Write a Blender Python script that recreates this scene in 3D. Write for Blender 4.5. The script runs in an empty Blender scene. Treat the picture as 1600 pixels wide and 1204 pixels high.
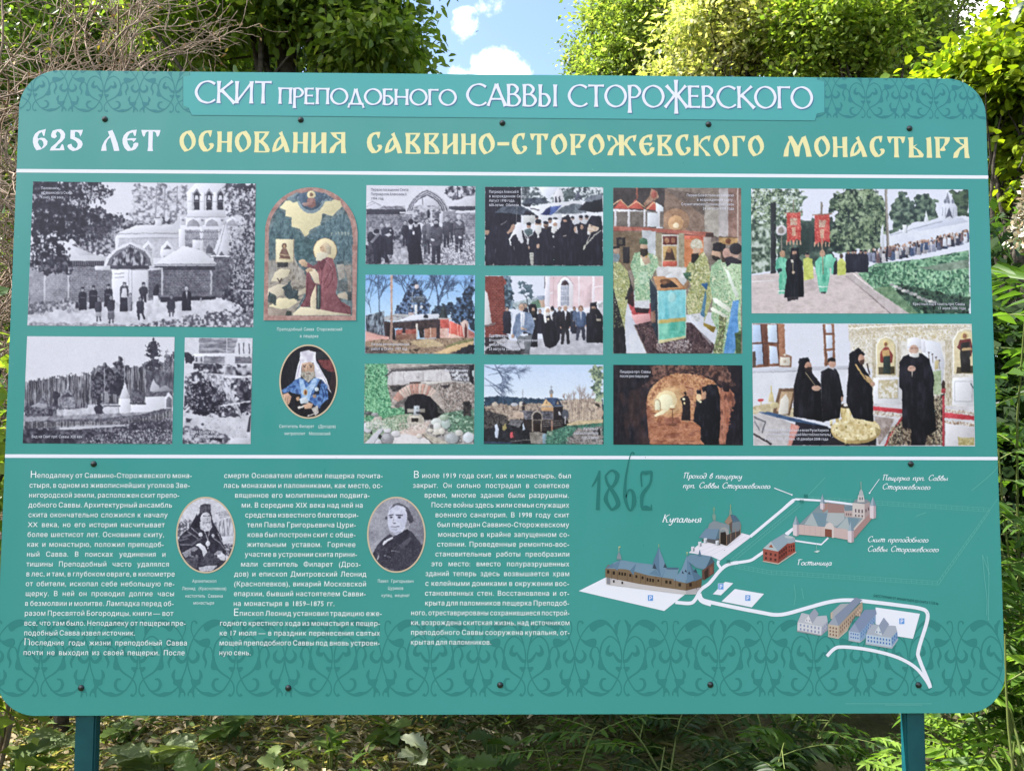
import bpy, bmesh, math, random
import numpy as np
from mathutils import Vector, Matrix
R = math.radians
scn = bpy.context.scene
col = scn.collection

# ------------------------------------------------------------------ camera
CAM = np.array([-0.01319, -1.86635, 1.59324]); PITCH, YAW, ROLL, F = 0.0577154, 0.0146216, 0.0024969, 1202.0
_f = np.array([math.sin(YAW)*math.cos(PITCH), math.cos(YAW)*math.cos(PITCH), math.sin(PITCH)])
_r = np.array([math.cos(YAW), -math.sin(YAW), 0.0]); _u = np.cross(_r, _f)
_r, _u = math.cos(ROLL)*_r + math.sin(ROLL)*_u, -math.sin(ROLL)*_r + math.cos(ROLL)*_u
cd = bpy.data.cameras.new('camera'); cam = bpy.data.objects.new('camera', cd); col.objects.link(cam)
m = Matrix.Identity(4)
for i in range(3):
    m[i][0], m[i][1], m[i][2], m[i][3] = _r[i], _u[i], -_f[i], CAM[i]
cam.matrix_world = m
cd.sensor_width = 36.0; cd.lens = F / 1600 * 36.0; cd.clip_start = 0.05; cd.clip_end = 2000
scn.camera = cam

# ------------------------------------------------------------------ sky, sun, exposure
SUN_DIR = Vector((-0.62, 0.09, 0.78)).normalized()
SUN_EL = math.asin(SUN_DIR.z); SUN_AZ = math.atan2(SUN_DIR.x, SUN_DIR.y)
SKY_STRENGTH = 0.08
w = bpy.data.worlds.new('World'); scn.world = w; w.use_nodes = True
N, L = w.node_tree.nodes, w.node_tree.links
N.clear()
wo = N.new('ShaderNodeOutputWorld'); bg = N.new('ShaderNodeBackground'); bg.inputs['Strength'].default_value = SKY_STRENGTH
L.new(bg.outputs[0], wo.inputs[0])
sky = N.new('ShaderNodeTexSky'); sky.sky_type = 'NISHITA'; sky.sun_disc = False
sky.sun_elevation = SUN_EL; sky.sun_rotation = SUN_AZ; sky.air_density = 1.0; sky.dust_density = 0.8; sky.ozone_density = 0.4
tc = N.new('ShaderNodeTexCoord')
def wmath(op, a, b=None):
    n = N.new('ShaderNodeMath'); n.operation = op
    for i, v in enumerate((a, b)):
        if v is None: continue
        if isinstance(v, (int, float)): n.inputs[i].default_value = v
        else: L.new(v, n.inputs[i])
    return n.outputs[0]
def sky_dir(px, py):
    d = _f + _r*(px-800)/F - _u*(py-602)/F
    return d/np.linalg.norm(d)
nz = N.new('ShaderNodeTexNoise'); nz.inputs['Scale'].default_value = 20; nz.inputs['Detail'].default_value = 7; nz.inputs['Roughness'].default_value = .58
L.new(tc.outputs['Generated'], nz.inputs['Vector'])
cl = None
for px, py, rad, amp in ((768, 124, .034, 1.1), (722, 128, .022, .7), (800, 126, .024, .8), (728, 44, .022, .52), (772, 4, .022, .46), (1530, 60, .07, 1.2), (330, 100, .06, .9), (100, 60, .15, .7), (1300, 40, .12, .6)):
    d = sky_dir(px, py)
    vd = N.new('ShaderNodeVectorMath'); vd.operation = 'DISTANCE'; L.new(tc.outputs['Generated'], vd.inputs[0]); vd.inputs[1].default_value = d
    q = wmath('MULTIPLY', wmath('SUBTRACT', 1.0, wmath('DIVIDE', vd.outputs['Value'], rad*1.5)), amp)
    q = wmath('MAXIMUM', q, 0.0)
    cl = q if cl is None else wmath('MAXIMUM', cl, q)
# unseen cloud cover behind the viewer, added as fill light, denser on the left
nb = N.new('ShaderNodeTexNoise'); nb.inputs['Scale'].default_value = 3.2; nb.inputs['Detail'].default_value = 6
L.new(tc.outputs['Generated'], nb.inputs['Vector'])
cl2 = wmath('ADD', cl, wmath('MULTIPLY', wmath('SUBTRACT', nz.outputs['Fac'], .5), 1.5))
mr = N.new('ShaderNodeMapRange'); mr.interpolation_type = 'SMOOTHSTEP'
mr.inputs['From Min'].default_value = .22; mr.inputs['From Max'].default_value = .72
L.new(wmath('MULTIPLY', cl2, wmath('MINIMUM', wmath('MULTIPLY', cl, 6.0), 1.0)), mr.inputs['Value'])
mb = N.new('ShaderNodeMapRange'); mb.inputs['From Min'].default_value = .30; mb.inputs['From Max'].default_value = .60; mb.inputs['To Max'].default_value = 0.9
sx = N.new('ShaderNodeSeparateXYZ'); L.new(tc.outputs['Generated'], sx.inputs[0])
L.new(nb.outputs['Fac'], mb.inputs['Value'])
back = wmath('MULTIPLY', wmath('MULTIPLY', mb.outputs[0], wmath('LESS_THAN', sx.outputs['Y'], 0.2)), wmath('MAXIMUM', wmath('MINIMUM', wmath('SUBTRACT', .62, wmath('MULTIPLY', sx.outputs['X'], .9)), 1.0), .12))
mx = N.new('ShaderNodeMix'); mx.data_type = 'RGBA'
L.new(wmath('MAXIMUM', mr.outputs[0], back), mx.inputs['Factor']); L.new(sky.outputs[0], mx.inputs['A']); mx.inputs['B'].default_value = (15.5, 15.2, 15.0, 1)
L.new(mx.outputs['Result'], bg.inputs['Color'])
sd = bpy.data.lights.new('sun', 'SUN'); sd.energy = 4.2; sd.angle = R(.53); sd.color = (1, .95, .86)
so = bpy.data.objects.new('sun', sd); col.objects.link(so)
so.rotation_euler = SUN_DIR.to_track_quat('Z', 'Y').to_euler(); so.location = (4, 3, 12)
vs = scn.view_settings; vs.view_transform = 'Standard'; vs.look = 'None'; vs.gamma = 1; vs.exposure = 2.08
scn.cycles.max_bounces = 6; scn.cycles.transparent_max_bounces = 8; scn.cycles.sample_clamp_indirect = 8

# ------------------------------------------------------------------ helpers
def lin(c):
    c = np.asarray(c, float)/255.0
    return np.where(c <= .04045, c/12.92, ((c+.055)/1.055)**2.4)
def tag(o, label=None, cat=None, group=None, kind=None):
    if label: o['label'] = label
    if cat: o['category'] = cat
    if group: o['group'] = group
    if kind: o['kind'] = kind
    return o
def empty(name, loc=(0, 0, 0), label=None, cat=None, group=None):
    o = bpy.data.objects.new(name, None); col.objects.link(o); o.location = loc; o.empty_display_size = .1
    return tag(o, label, cat, group)
def link(name, me, mat=None, parent=None):
    o = bpy.data.objects.new(name, me); col.objects.link(o)
    if mat:
        me.materials.clear(); me.materials.append(mat)
    if parent: o.parent = parent
    return o
def mesh_np(name, V, Fc, n=4, cols=None):
    """V (k,3); Fc (m,n) constant-size faces; cols (m,3) linear colour per face or (k,3) per vertex."""
    me = bpy.data.meshes.new(name); V = np.asarray(V, np.float32); Fc = np.asarray(Fc, np.int32)
    me.vertices.add(len(V)); me.vertices.foreach_set('co', V.ravel())
    me.loops.add(Fc.size); me.loops.foreach_set('vertex_index', Fc.ravel())
    me.polygons.add(len(Fc)); me.polygons.foreach_set('loop_start', np.arange(0, Fc.size, n, dtype=np.int32))
    try: me.polygons.foreach_set('loop_total', np.full(len(Fc), n, np.int32))
    except Exception: pass
    me.update(calc_edges=True)
    if cols is not None:
        dom = 'POINT' if len(cols) == len(V) else 'FACE'
        at = me.attributes.new('ink', 'FLOAT_COLOR', dom)
        at.data.foreach_set('color', np.c_[np.asarray(cols, np.float32), np.ones(len(cols), np.float32)].ravel())
    return me
def mat(name, base=(.5, .5, .5), rough=.5, spec=.5, noise=None, bump=None, attr=None, metal=0):
    m = bpy.data.materials.new(name); m.use_nodes = True; n = m.node_tree.nodes; l = m.node_tree.links
    b = n['Principled BSDF']; b.inputs['Roughness'].default_value = rough; b.inputs['Specular IOR Level'].default_value = spec; b.inputs['Metallic'].default_value = metal
    b.inputs['Base Color'].default_value = (*base, 1)
    if attr:
        a = n.new('ShaderNodeAttribute'); a.attribute_name = attr; l.new(a.outputs['Color'], b.inputs['Base Color'])
    if noise:                      # (scale, other colour, detail)
        t = n.new('ShaderNodeTexNoise'); t.inputs['Scale'].default_value = noise[0]; t.inputs['Detail'].default_value = 6
        c = n.new('ShaderNodeTexCoord'); l.new(c.outputs['Object'], t.inputs['Vector'])
        x = n.new('ShaderNodeMix'); x.data_type = 'RGBA'; x.inputs['A'].default_value = (*base, 1); x.inputs['B'].default_value = (*noise[1], 1)
        g = n.new('ShaderNodeMapRange'); g.inputs['From Min'].default_value = .35; g.inputs['From Max'].default_value = .65
        l.new(t.outputs['Fac'], g.inputs['Value']); l.new(g.outputs[0], x.inputs['Factor']); l.new(x.outputs['Result'], b.inputs['Base Color'])
    if bump:
        t = n.new('ShaderNodeTexNoise'); t.inputs['Scale'].default_value = bump[0]; t.inputs['Detail'].default_value = 4
        c = n.new('ShaderNodeTexCoord'); l.new(c.outputs['Object'], t.inputs['Vector'])
        u = n.new('ShaderNodeBump'); u.inputs['Strength'].default_value = bump[1]; u.inputs['Distance'].default_value = bump[2]
        l.new(t.outputs['Fac'], u.inputs['Height']); l.new(u.outputs[0], b.inputs['Normal'])
    return m

# ------------------------------------------------------------------ the board plane: x right, z up, printed face at y = 0
BW, BH, BZ = 2.4, 1.55553, 0.0
def _solve_bottom():
    return B(np.array([[-8.8, 1118.]]))[0][1]
def B(p):
    """points of the artwork, measured on the board face, as (x, z) metres on that face"""
    p = np.asarray(p, float).reshape(-1, 2)
    d = _f + _r*((p[:, :1]-800)/F) - _u*((p[:, 1:]-602)/F)
    t = -CAM[1]/d[:, 1:2]
    q = CAM + d*t
    return q[:, [0, 2]]
BZ = B([[780, 1115.8]])[0][1]
MM = BW/1543.0                     # one artwork unit, metres
# ------------------------------------------------------------------ printed ink: flat decals and strokes
INK = mat('printed_ink', attr='ink', rough=.40, spec=.30)
ZSTEP = 0.000015
class Decal:
    """flat coloured polygons printed one over another, collected into ONE mesh"""
    def __init__(s, z0=.0003): s.V = []; s.F = []; s.C = []; s.z = z0; s.n = 0
    def poly(s, pts, c, step=True, board=True):
        q = B(pts) if board else np.asarray(pts, float).reshape(-1, 2)
        if step: s.z += ZSTEP
        i = s.n
        s.V += [(x, -s.z, z) for x, z in q]; s.n += len(q)
        s.F.append(list(range(i, i+len(q)))); s.C.append(lin(c))
    def stroke(s, pts, wid, c, closed=False, board=True, step=True):
        """ribbon along pts; wid scalar or per-point (artwork units)"""
        p = np.asarray(pts, float).reshape(-1, 2); n = len(p)
        wd = np.broadcast_to(np.asarray(wid, float), (n,))/2
        if closed: t = np.roll(p, -1, 0)-np.roll(p, 1, 0)
        else:
            t = np.gradient(p, axis=0)
        t /= np.maximum(np.linalg.norm(t, axis=1, keepdims=True), 1e-9)
        nn = np.c_[-t[:, 1], t[:, 0]]
        a, b = p+nn*wd[:, None], p-nn*wd[:, None]
        q = np.r_[a, b]; q = B(q) if board else q
        if step: s.z += ZSTEP
        i = s.n; s.V += [(x, -s.z, z) for x, z in q]; s.n += 2*n
        for k in range(n if closed else n-1):
            j = (k+1) % n
            s.F.append([i+k, i+j, i+n+j, i+n+k]); s.C.append(lin(c))
    def build(s, name, parent=None):
        me = bpy.data.meshes.new(name)
        V = np.array(s.V); fixed = []
        for f in s.F:                                   # every face towards the reader (-Y)
            q = V[f][:, [0, 2]]; x, y = q[:, 0], q[:, 1]
            ar = np.dot(x, np.roll(y, -1))-np.dot(y, np.roll(x, -1))
            fixed.append(f if ar > 0 else f[::-1])
        me.from_pydata(s.V, [], fixed)
        at = me.attributes.new('ink', 'FLOAT_COLOR', 'FACE')
        at.data.foreach_set('color', np.c_[np.array(s.C, np.float32), np.ones(len(s.C), np.float32)].ravel())
        me.update()
        return link(name, me, INK, parent)
def cat_rom(pts, k=8, closed=False):
    p = np.asarray(pts, float).reshape(-1, 2); n = len(p); out = []
    for i in range(n if closed else n-1):
        if closed: a, b, c, d = p[(i-1) % n], p[i], p[(i+1) % n], p[(i+2) % n]
        else: a, b, c, d = p[max(i-1, 0)], p[i], p[i+1], p[min(i+2, n-1)]
        for t in np.linspace(0, 1, k, endpoint=False):
            out.append(.5*((2*b)+(c-a)*t+(2*a-5*b+4*c-d)*t*t+(3*b-a-3*c+d)*t**3))
    if not closed: out.append(p[-1])
    return np.array(out)

# ---- drawn alphabets: strokes on a unit cap height; 'C' smooth, 'O' closed, 'L' straight
def S_(kind, s, w=1.0): return (kind, np.array([float(v) for v in s.split()]).reshape(-1, 2), w)
def stem(x, a=0, b=1, w=1.0): return ('L', np.array([[x, a], [x, b]], float), w)
def bar(y, a, b, w=1.0): return ('L', np.array([[a, y], [b, y]], float), w)
TITLE = {
 'С': (.86, [S_('C', '.80 .86 .66 .95 .48 .98 .24 .88 .08 .62 .08 .38 .24 .12 .48 .02 .66 .05 .82 .16')]),
 'К': (.72, [stem(.1), S_('L', '.64 1 .14 .52'), S_('L', '.22 .58 .74 0')]),
 'И': (.82, [stem(.1), S_('L', '.1 .06 .68 .94', .8), stem(.68)]),
 'Т': (.66, [bar(.965, .0, .66), stem(.33)]),
 'А': (.76, [S_('L', '.03 0 .36 1', .8), S_('L', '.36 1 .74 0'), bar(.32, .15, .6)]),
 'В': (.64, [stem(.1), S_('C', '.1 .97 .32 .96 .46 .78 .34 .57 .1 .53'), S_('C', '.1 .53 .38 .52 .55 .28 .40 .04 .1 .03')]),
 'Ы': (.82, [stem(.1), S_('C', '.1 .56 .34 .54 .47 .29 .34 .04 .1 .03'), stem(.70)]),
 'О': (.98, [S_('O', '.49 .98 .78 .84 .91 .5 .78 .16 .49 .02 .20 .16 .07 .5 .20 .84')]),
 'Р': (.60, [stem(.1, -.26), S_('C', '.1 .97 .36 .96 .53 .72 .38 .47 .1 .45')]),
 'Ж': (.94, [stem(.47, -.28, 1.26), S_('L', '.06 1 .44 .54'), S_('L', '.42 .58 .0 0'), S_('L', '.88 1 .50 .54'), S_('L', '.52 .58 .94 0')]),
 'Е': (.58, [stem(.1), bar(.965, .1, .5), bar(.53, .1, .46), bar(.035, .1, .54)]),
 'Г': (.56, [stem(.1), bar(.965, .1, .56)]),
 'П': (.78, [stem(.12), stem(.66), bar(.965, .02, .76)]),
 'Д': (.80, [S_('L', '.36 .98 .14 .05', .8), S_('L', '.38 .98 .64 .05'), bar(.04, .02, .78), S_('L', '.05 .04 .0 -.2', .7), S_('L', '.74 .04 .80 -.2', .7)]),
 'Б': (.62, [stem(.1), bar(.965, .1, .52), S_('C', '.1 .55 .36 .54 .53 .29 .38 .04 .1 .03')]),
 'Н': (.80, [stem(.1), stem(.68), bar(.5, .1, .68)]),
}
def OG(base, top, *cs):
    """traced letter outline: baseline and top of its crop, then contours"""
    h = float(base-top); cs = [np.array([float(v) for v in c.replace(',', ' ').split()]).reshape(-1, 2) for c in cs]; x0 = min(c[:, 0].min() for c in cs); x1 = max(c[:, 0].max() for c in cs)
    return (x1-x0)/h, [np.c_[(c[:, 0]-x0)/h, (base-c[:, 1])/h] for c in cs]
HEAD = {
 'С': OG(388, 115, '200,108 193,160 182,195 172,192 162,158 150,138 120,150 98,190 95,245 110,300 150,358 175,335 180,305 160,287 185,272 215,275 228,300 215,335 180,365 150,382 100,384 70,350 45,300 38,245 45,190 70,145 110,118 155,110'),
 'Т': OG(388, 115, '258,115 485,115 472,175 455,203 442,195 432,152 415,136 395,135 395,330 402,386 338,386 345,330 345,135 325,136 310,152 300,195 288,203 272,178'),
 'О': OG(388, 115, '645,110 685,165 705,220 708,260 700,300 670,345 620,375 575,390 540,345 518,300 510,250 515,200 540,155 585,125', '600,150 570,195 560,240 570,295 600,345 620,360 650,320 660,280 655,235 635,190'),
 'Р': OG(388, 115, '740,115 938,118 932,160 908,202 866,242 870,265 882,285 860,298 815,298 803,284 850,230 872,180 870,135 806,135 805,340 818,388 752,388 755,340 755,150 746,138'),
 'Ж': OG(388, 115, '1340,120 1405,122 1405,225 1425,180 1470,140 1560,120 1550,180 1535,210 1522,200 1515,152 1480,170 1455,205 1445,235 1480,290 1530,345 1558,388 1495,388 1470,330 1420,265 1405,250 1405,340 1408,390 1345,390 1345,250 1310,270 1280,310 1262,388 1200,390 1210,345 1240,295 1300,240 1290,190 1265,155 1240,147 1235,200 1222,208 1205,170 1198,125 1260,135 1305,165 1335,225 1343,220'),
 'А': OG(305, 76, '300,95 335,72 345,110 385,195 418,298 370,302 352,232 332,262 296,287 240,302 240,260 255,205 280,160 320,126', '319,150 299,180 283,225 277,266 303,248 332,206 326,175'),
 'В': OG(305, 78, '450,82 605,80 590,120 545,180 590,225 613,275 605,302 570,305 455,305 460,260 460,130', '502,98 562,98 548,130 514,174 502,168', '502,202 515,202 555,245 570,290 502,290'),
 'И': OG(309, 82, '838,90 888,86 888,225 945,175 945,90 965,88 995,88 995,260 1000,310 948,310 948,200 900,245 888,270 893,308 840,308 845,260 845,120'),
 'Н': OG(312, 85, '1035,92 1082,90 1084,195 1138,195 1138,95 1188,90 1185,260 1190,312 1140,312 1140,212 1084,212 1084,312 1035,312 1042,260 1042,130'),
 '-': OG(312, 85, '1420,180 1540,178 1540,214 1420,216'),
 'Е': OG(325, 78, '250,75 240,145 225,150 210,107 175,120 155,155 150,182 195,175 248,175 240,195 220,220 205,200 150,200 160,240 195,295 215,270 218,240 240,225 270,230 270,260 245,300 210,318 160,325 125,290 105,240 100,190 112,145 145,105 195,82'),
 'К': OG(325, 78, '710,90 765,78 768,190 800,125 850,92 905,85 895,130 880,158 868,122 830,135 800,165 790,195 830,245 880,290 903,325 850,325 830,280 775,215 768,205 768,325 712,325 718,280 718,120'),
 'Г': OG(325, 78, '1147,90 1297,85 1290,130 1275,160 1262,130 1245,107 1205,105 1205,280 1208,325 1152,325 1155,280 1155,115'),
 'М': OG(230, 60, '108,65 140,60 185,142 215,72 245,58 270,140 290,228 248,230 240,170 222,110 203,152 192,228 160,228 145,160 125,108 115,150 108,228 70,230 78,180 105,115 118,95'),
 'Ы': OG(235, 65, '1042,74 1085,66 1083,140 1118,124 1092,146 1140,180 1163,210 1155,232 1045,235 1050,180 1050,95', '1083,157 1108,170 1128,216 1085,218', '1182,76 1222,64 1225,190 1228,235 1185,235 1188,190 1188,95'),
 'Я': OG(235, 66, '1395,70 1508,66 1510,190 1518,235 1480,235 1478,150 1445,175 1425,232 1390,236 1398,195 1440,150 1468,136 1420,105', '1440,82 1478,82 1478,128 1450,110'),
 '6': OG(325, 75, '225,72 210,155 200,155 180,107 150,130 135,170 140,187 175,175 215,180 248,215 245,255 215,290 180,312 128,325 100,280 85,230 85,180 105,130 145,95', '150,197 140,230 160,270 185,300 205,260 200,225 180,202'),
 '2': OG(325, 75, '285,130 300,90 350,75 390,72 420,95 440,130 438,175 410,215 365,255 335,300 385,300 410,245 425,260 440,320 275,325 290,285 345,235 385,185 392,140 375,110 350,98 335,130 350,160 325,182 295,175 283,155'),
 '5': OG(325, 78, '495,85 632,82 620,130 605,162 592,122 570,105 545,105 545,165 590,185 625,215 635,250 620,290 580,318 530,330 490,310 465,275 475,255 510,245 520,275 555,300 575,280 580,245 560,215 525,195 495,185'),
 'Л': OG(330, 80, '938,100 985,82 1010,140 1045,235 1068,328 1010,330 990,250 965,170 940,195 920,250 930,328 870,330 880,270 905,210 955,150'),
}
def set_outline(d, word, x0, y0, x1, y1, cap, c, gap=.115):
    adv = sum(HEAD[ch][0] for ch in word)+gap*(len(word)-1); a, b = B([[x0, y0], [x1, y1]]); ax = (b-a)/adv; up = np.array([-ax[1], ax[0]])/np.linalg.norm(ax)*cap*MM; x = 0
    for ch in word:
        w_, cs = HEAD[ch]; P, Ed = [], []
        for k in cs:
            n = len(P); P += [tuple(v) for v in k]; Ed += [(n+i, n+(i+1) % len(k)) for i in range(len(k))]
        V, Fs = fill_outline(P, Ed); q = a+np.outer(V[:, 0]+x, ax)+np.outer(V[:, 1], up); i = d.n; d.V += [(p[0], -d.z, p[1]) for p in q]; d.n += len(q)
        for f in Fs: d.F.append([i+k for k in f]); d.C.append(lin(c))
        x += w_+gap
CURS = {   # a slanted pen hand (drawn upright, sheared when set)
 'П': (.62, [S_('C', '.12 .02 .14 .5 .12 .95'), S_('C', '.02 .86 .14 .97 .4 .93 .6 .98'), S_('C', '.46 .94 .46 .4 .48 .06 .56 .06')]),
 'С': (.60, [S_('C', '.52 .78 .46 .96 .3 .95 .1 .66 .08 .3 .24 .03 .42 .06 .54 .22')]),
 'К': (.66, [S_('C', '.1 .0 .12 .5 .14 .98'), S_('C', '.56 .96 .36 .80 .16 .52'), S_('C', '.2 .56 .38 .30 .44 .04 .6 .06')]),
 'Г': (.48, [S_('C', '.14 .02 .14 .5 .12 .90'), S_('C', '.0 .82 .16 .96 .34 .90 .5 .98')]),
 'р': (.42, [S_('C', '.08 .5 .1 .1 .08 -.36'), S_('C', '.09 .30 .2 .50 .34 .46 .34 .16 .22 .02 .1 .10')]),
 'о': (.40, [S_('O', '.2 .5 .34 .38 .34 .14 .2 .02 .06 .14 .06 .38')]),
 'х': (.46, [S_('C', '.02 .48 .12 .46 .22 .26 .30 .06 .42 .04'), S_('L', '.40 .50 .04 .0', .8)]),
 'д': (.42, [S_('O', '.2 .5 .34 .36 .34 .14 .2 .02 .06 .14 .06 .36'), S_('C', '.34 .2 .36 .62 .26 .86 .08 .86 .06 .76')]),
 'в': (.40, [S_('C', '.08 .2 .12 .62 .26 .88 .30 .74 .18 .48'), S_('C', '.18 .48 .34 .42 .32 .12 .18 .02 .08 .16 .08 .3')]),
 'п': (.46, [S_('C', '.08 .5 .08 .26 .07 .02'), S_('C', '.08 .3 .2 .5 .34 .48 .33 .1 .38 .02 .45 .08')]),
 'е': (.36, [S_('C', '.06 .24 .28 .30 .28 .48 .16 .5 .06 .3 .08 .08 .2 .02 .34 .12')]),
 'щ': (.70, [S_('C', '.08 .5 .06 .14 .14 .02 .28 .2 .3 .5'), S_('C', '.3 .5 .28 .14 .36 .02 .5 .2 .54 .5'), S_('C', '.54 .5 .53 .06 .62 -.04 .60 -.22 .52 -.14 .66 .06')]),
 'к': (.42, [S_('C', '.08 .5 .08 .26 .07 .02'), S_('C', '.36 .5 .24 .4 .1 .26'), S_('C', '.12 .28 .26 .2 .28 .02 .4 .06')]),
 'у': (.42, [S_('C', '.06 .5 .06 .2 .16 .06 .30 .3 .34 .5'), S_('C', '.34 .5 .32 .0 .2 -.34 .04 -.26')]),
 'с': (.34, [S_('C', '.30 .40 .22 .5 .08 .36 .06 .14 .18 .02 .32 .12')]),
 'т': (.62, [S_('C', '.0 .54 .1 .54 .09 .02'), S_('C', '.09 .3 .2 .5 .3 .46 .3 .02'), S_('C', '.3 .3 .4 .5 .52 .46 .5 .06 .62 .08'), bar(.56, .08, .56, .9)]),
 'ж': (.62, [S_('C', '.3 .5 .3 .02'), S_('C', '.04 .48 .14 .48 .2 .3 .3 .26'), S_('C', '.56 .48 .46 .48 .4 .3 .3 .26'), S_('C', '.28 .26 .16 .2 .12 .02 .02 .06'), S_('C', '.32 .26 .44 .2 .48 .02 .6 .06')]),
 'г': (.32, [S_('C', '.06 .38 .16 .52 .26 .42 .08 .12 .16 .0 .30 .08')]),
 'а': (.42, [S_('O', '.2 .5 .32 .38 .32 .14 .18 .02 .06 .14 .06 .38'), S_('C', '.34 .5 .33 .1 .42 .06')]),
 'ы': (.58, [S_('C', '.08 .5 .08 .1 .2 .02 .3 .14 .26 .28 .1 .26'), S_('C', '.46 .5 .45 .1 .56 .06')]),
 'л': (.42, [S_('C', '.0 .04 .1 .06 .2 .5'), S_('C', '.2 .5 .32 .5 .32 .1 .42 .06')]),
 'ь': (.36, [S_('C', '.08 .5 .08 .1 .2 .02 .3 .14 .26 .28 .1 .26')]),
 'н': (.46, [S_('C', '.08 .5 .07 .02'), S_('C', '.08 .26 .34 .28'), S_('C', '.35 .5 .34 .1 .45 .06')]),
 'и': (.48, [S_('C', '.08 .5 .07 .12 .16 .02 .32 .3'), S_('C', '.36 .5 .35 .1 .47 .06')]),
 'ц': (.50, [S_('C', '.08 .5 .07 .12 .16 .02 .32 .3'), S_('C', '.36 .5 .36 .06 .44 -.02 .42 -.2 .36 -.14 .50 .06')]),
 'я': (.42, [S_('C', '.34 .02 .34 .5 .18 .5 .1 .38 .18 .26 .34 .26'), S_('C', '.2 .26 .12 .04 .02 .04')]),
 'б': (.40, [S_('O', '.2 .5 .34 .38 .34 .14 .2 .02 .06 .14 .06 .38'), S_('C', '.07 .34 .1 .7 .24 .78 .38 .9')]),
 '.': (.2, [S_('L', '.05 .0 .05 .09', 1.4)]), ' ': (.34, []),
}
def strokes_of(kind, pts, w, thick, thin, flare, ang):
    if kind == 'L':
        p = np.array([pts[0]+(pts[-1]-pts[0])*t for t in (0, .12, .5, .88, 1)]); fl = np.array([1+flare, 1+flare*.35, 1-.06*(flare > 0), 1+flare*.35, 1+flare]); closed = False
    elif kind == 'C':
        p = cat_rom(pts, 7); fl = np.ones(len(p)); fl[0] = fl[-1] = 1+flare*.5; closed = False
    else:
        p = cat_rom(pts, 6, True); fl = np.ones(len(p)); closed = True
    t = (np.roll(p, -1, 0)-np.roll(p, 1, 0)) if closed else np.gradient(p, axis=0)
    a = np.arctan2(t[:, 1], t[:, 0])
    return p, (thin+(thick-thin)*np.abs(np.sin(a-ang)))*fl*w, closed
def set_word(d, font, word, x0, y0, x1, y1, cap, c, thick=.11, thin=.055, flare=.5, ang=0.15, shear=0, dx=0, dy=0):
    """draw a word between two artwork points; letters stretched to fill the measured width"""
    adv = sum(font[ch][0] for ch in word)
    a, b = B([[x0, y0], [x1, y1]]); ax = (b-a)/adv; up = np.array([-ax[1], ax[0]])/np.linalg.norm(ax)*cap*MM
    hx = np.linalg.norm(ax)/(cap*MM)          # horizontal stretch against the cap height
    x = 0; zb = d.z
    for n_, ch in enumerate(word):
        w_, st = font[ch]; d.z = zb+(n_ % 2)*ZSTEP*.5
        for s in st:
            p, wd, closed = strokes_of(*s, thick, thin, flare, ang)
            q = p.copy(); q[:, 0] = (q[:, 0]+x)*hx + shear*q[:, 1]
            q = a + np.outer(q[:, 0], ax/hx) + np.outer(q[:, 1], up) + np.array([dx, -dy])*MM
            d.stroke(q, wd*cap*MM, c, closed, board=False)
        x += w_
    d.z = zb

def fill_outline(V, Ed):
    """constrained triangles inside closed outlines, even-odd"""
    from mathutils.geometry import delaunay_2d_cdt
    r = delaunay_2d_cdt([Vector(v) for v in np.asarray(V).tolist()], Ed, [], 0, 1e-6); nv = np.array([tuple(v) for v in r[0]]); V = np.asarray(V)
    A, Q = V[[e[0] for e in Ed]], V[[e[1] for e in Ed]]; Fs = []
    for f in r[2]:
        cx, cy = nv[list(f)].mean(0); cr = (A[:, 1] > cy) != (Q[:, 1] > cy); dy = np.where(cr, Q[:, 1]-A[:, 1], 1)
        if (cr & (cx < A[:, 0]+(cy-A[:, 1])*(Q[:, 0]-A[:, 0])/dy)).sum() % 2: Fs.append(list(f))
    return nv, Fs

# ---- plain sans lettering from Blender's own built-in face
_tc = {}
def glyph_mesh(word, bold=0.0, shear=0.0):
    k = (word, bold, shear)
    if k not in _tc:
        cu = bpy.data.curves.new('t', 'FONT'); cu.body = word; cu.size = 1; cu.resolution_u = 2; cu.offset = bold; cu.space_character = 1.07; cu.shear = shear; cu.fill_mode = 'NONE'
        o = bpy.data.objects.new('t', cu); col.objects.link(o); dg = bpy.context.evaluated_depsgraph_get()
        me = bpy.data.meshes.new_from_object(o.evaluated_get(dg))
        V = np.array([v.co[:2] for v in me.vertices]) if len(me.vertices) else np.zeros((0, 2)); Fs = []
        if len(V): V, Fs = fill_outline(V, [tuple(e.vertices) for e in me.edges])
        bpy.data.objects.remove(o); bpy.data.curves.remove(cu); bpy.data.meshes.remove(me)
        _tc[k] = (V, Fs)
    return _tc[k]
SPACE = .28
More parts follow.
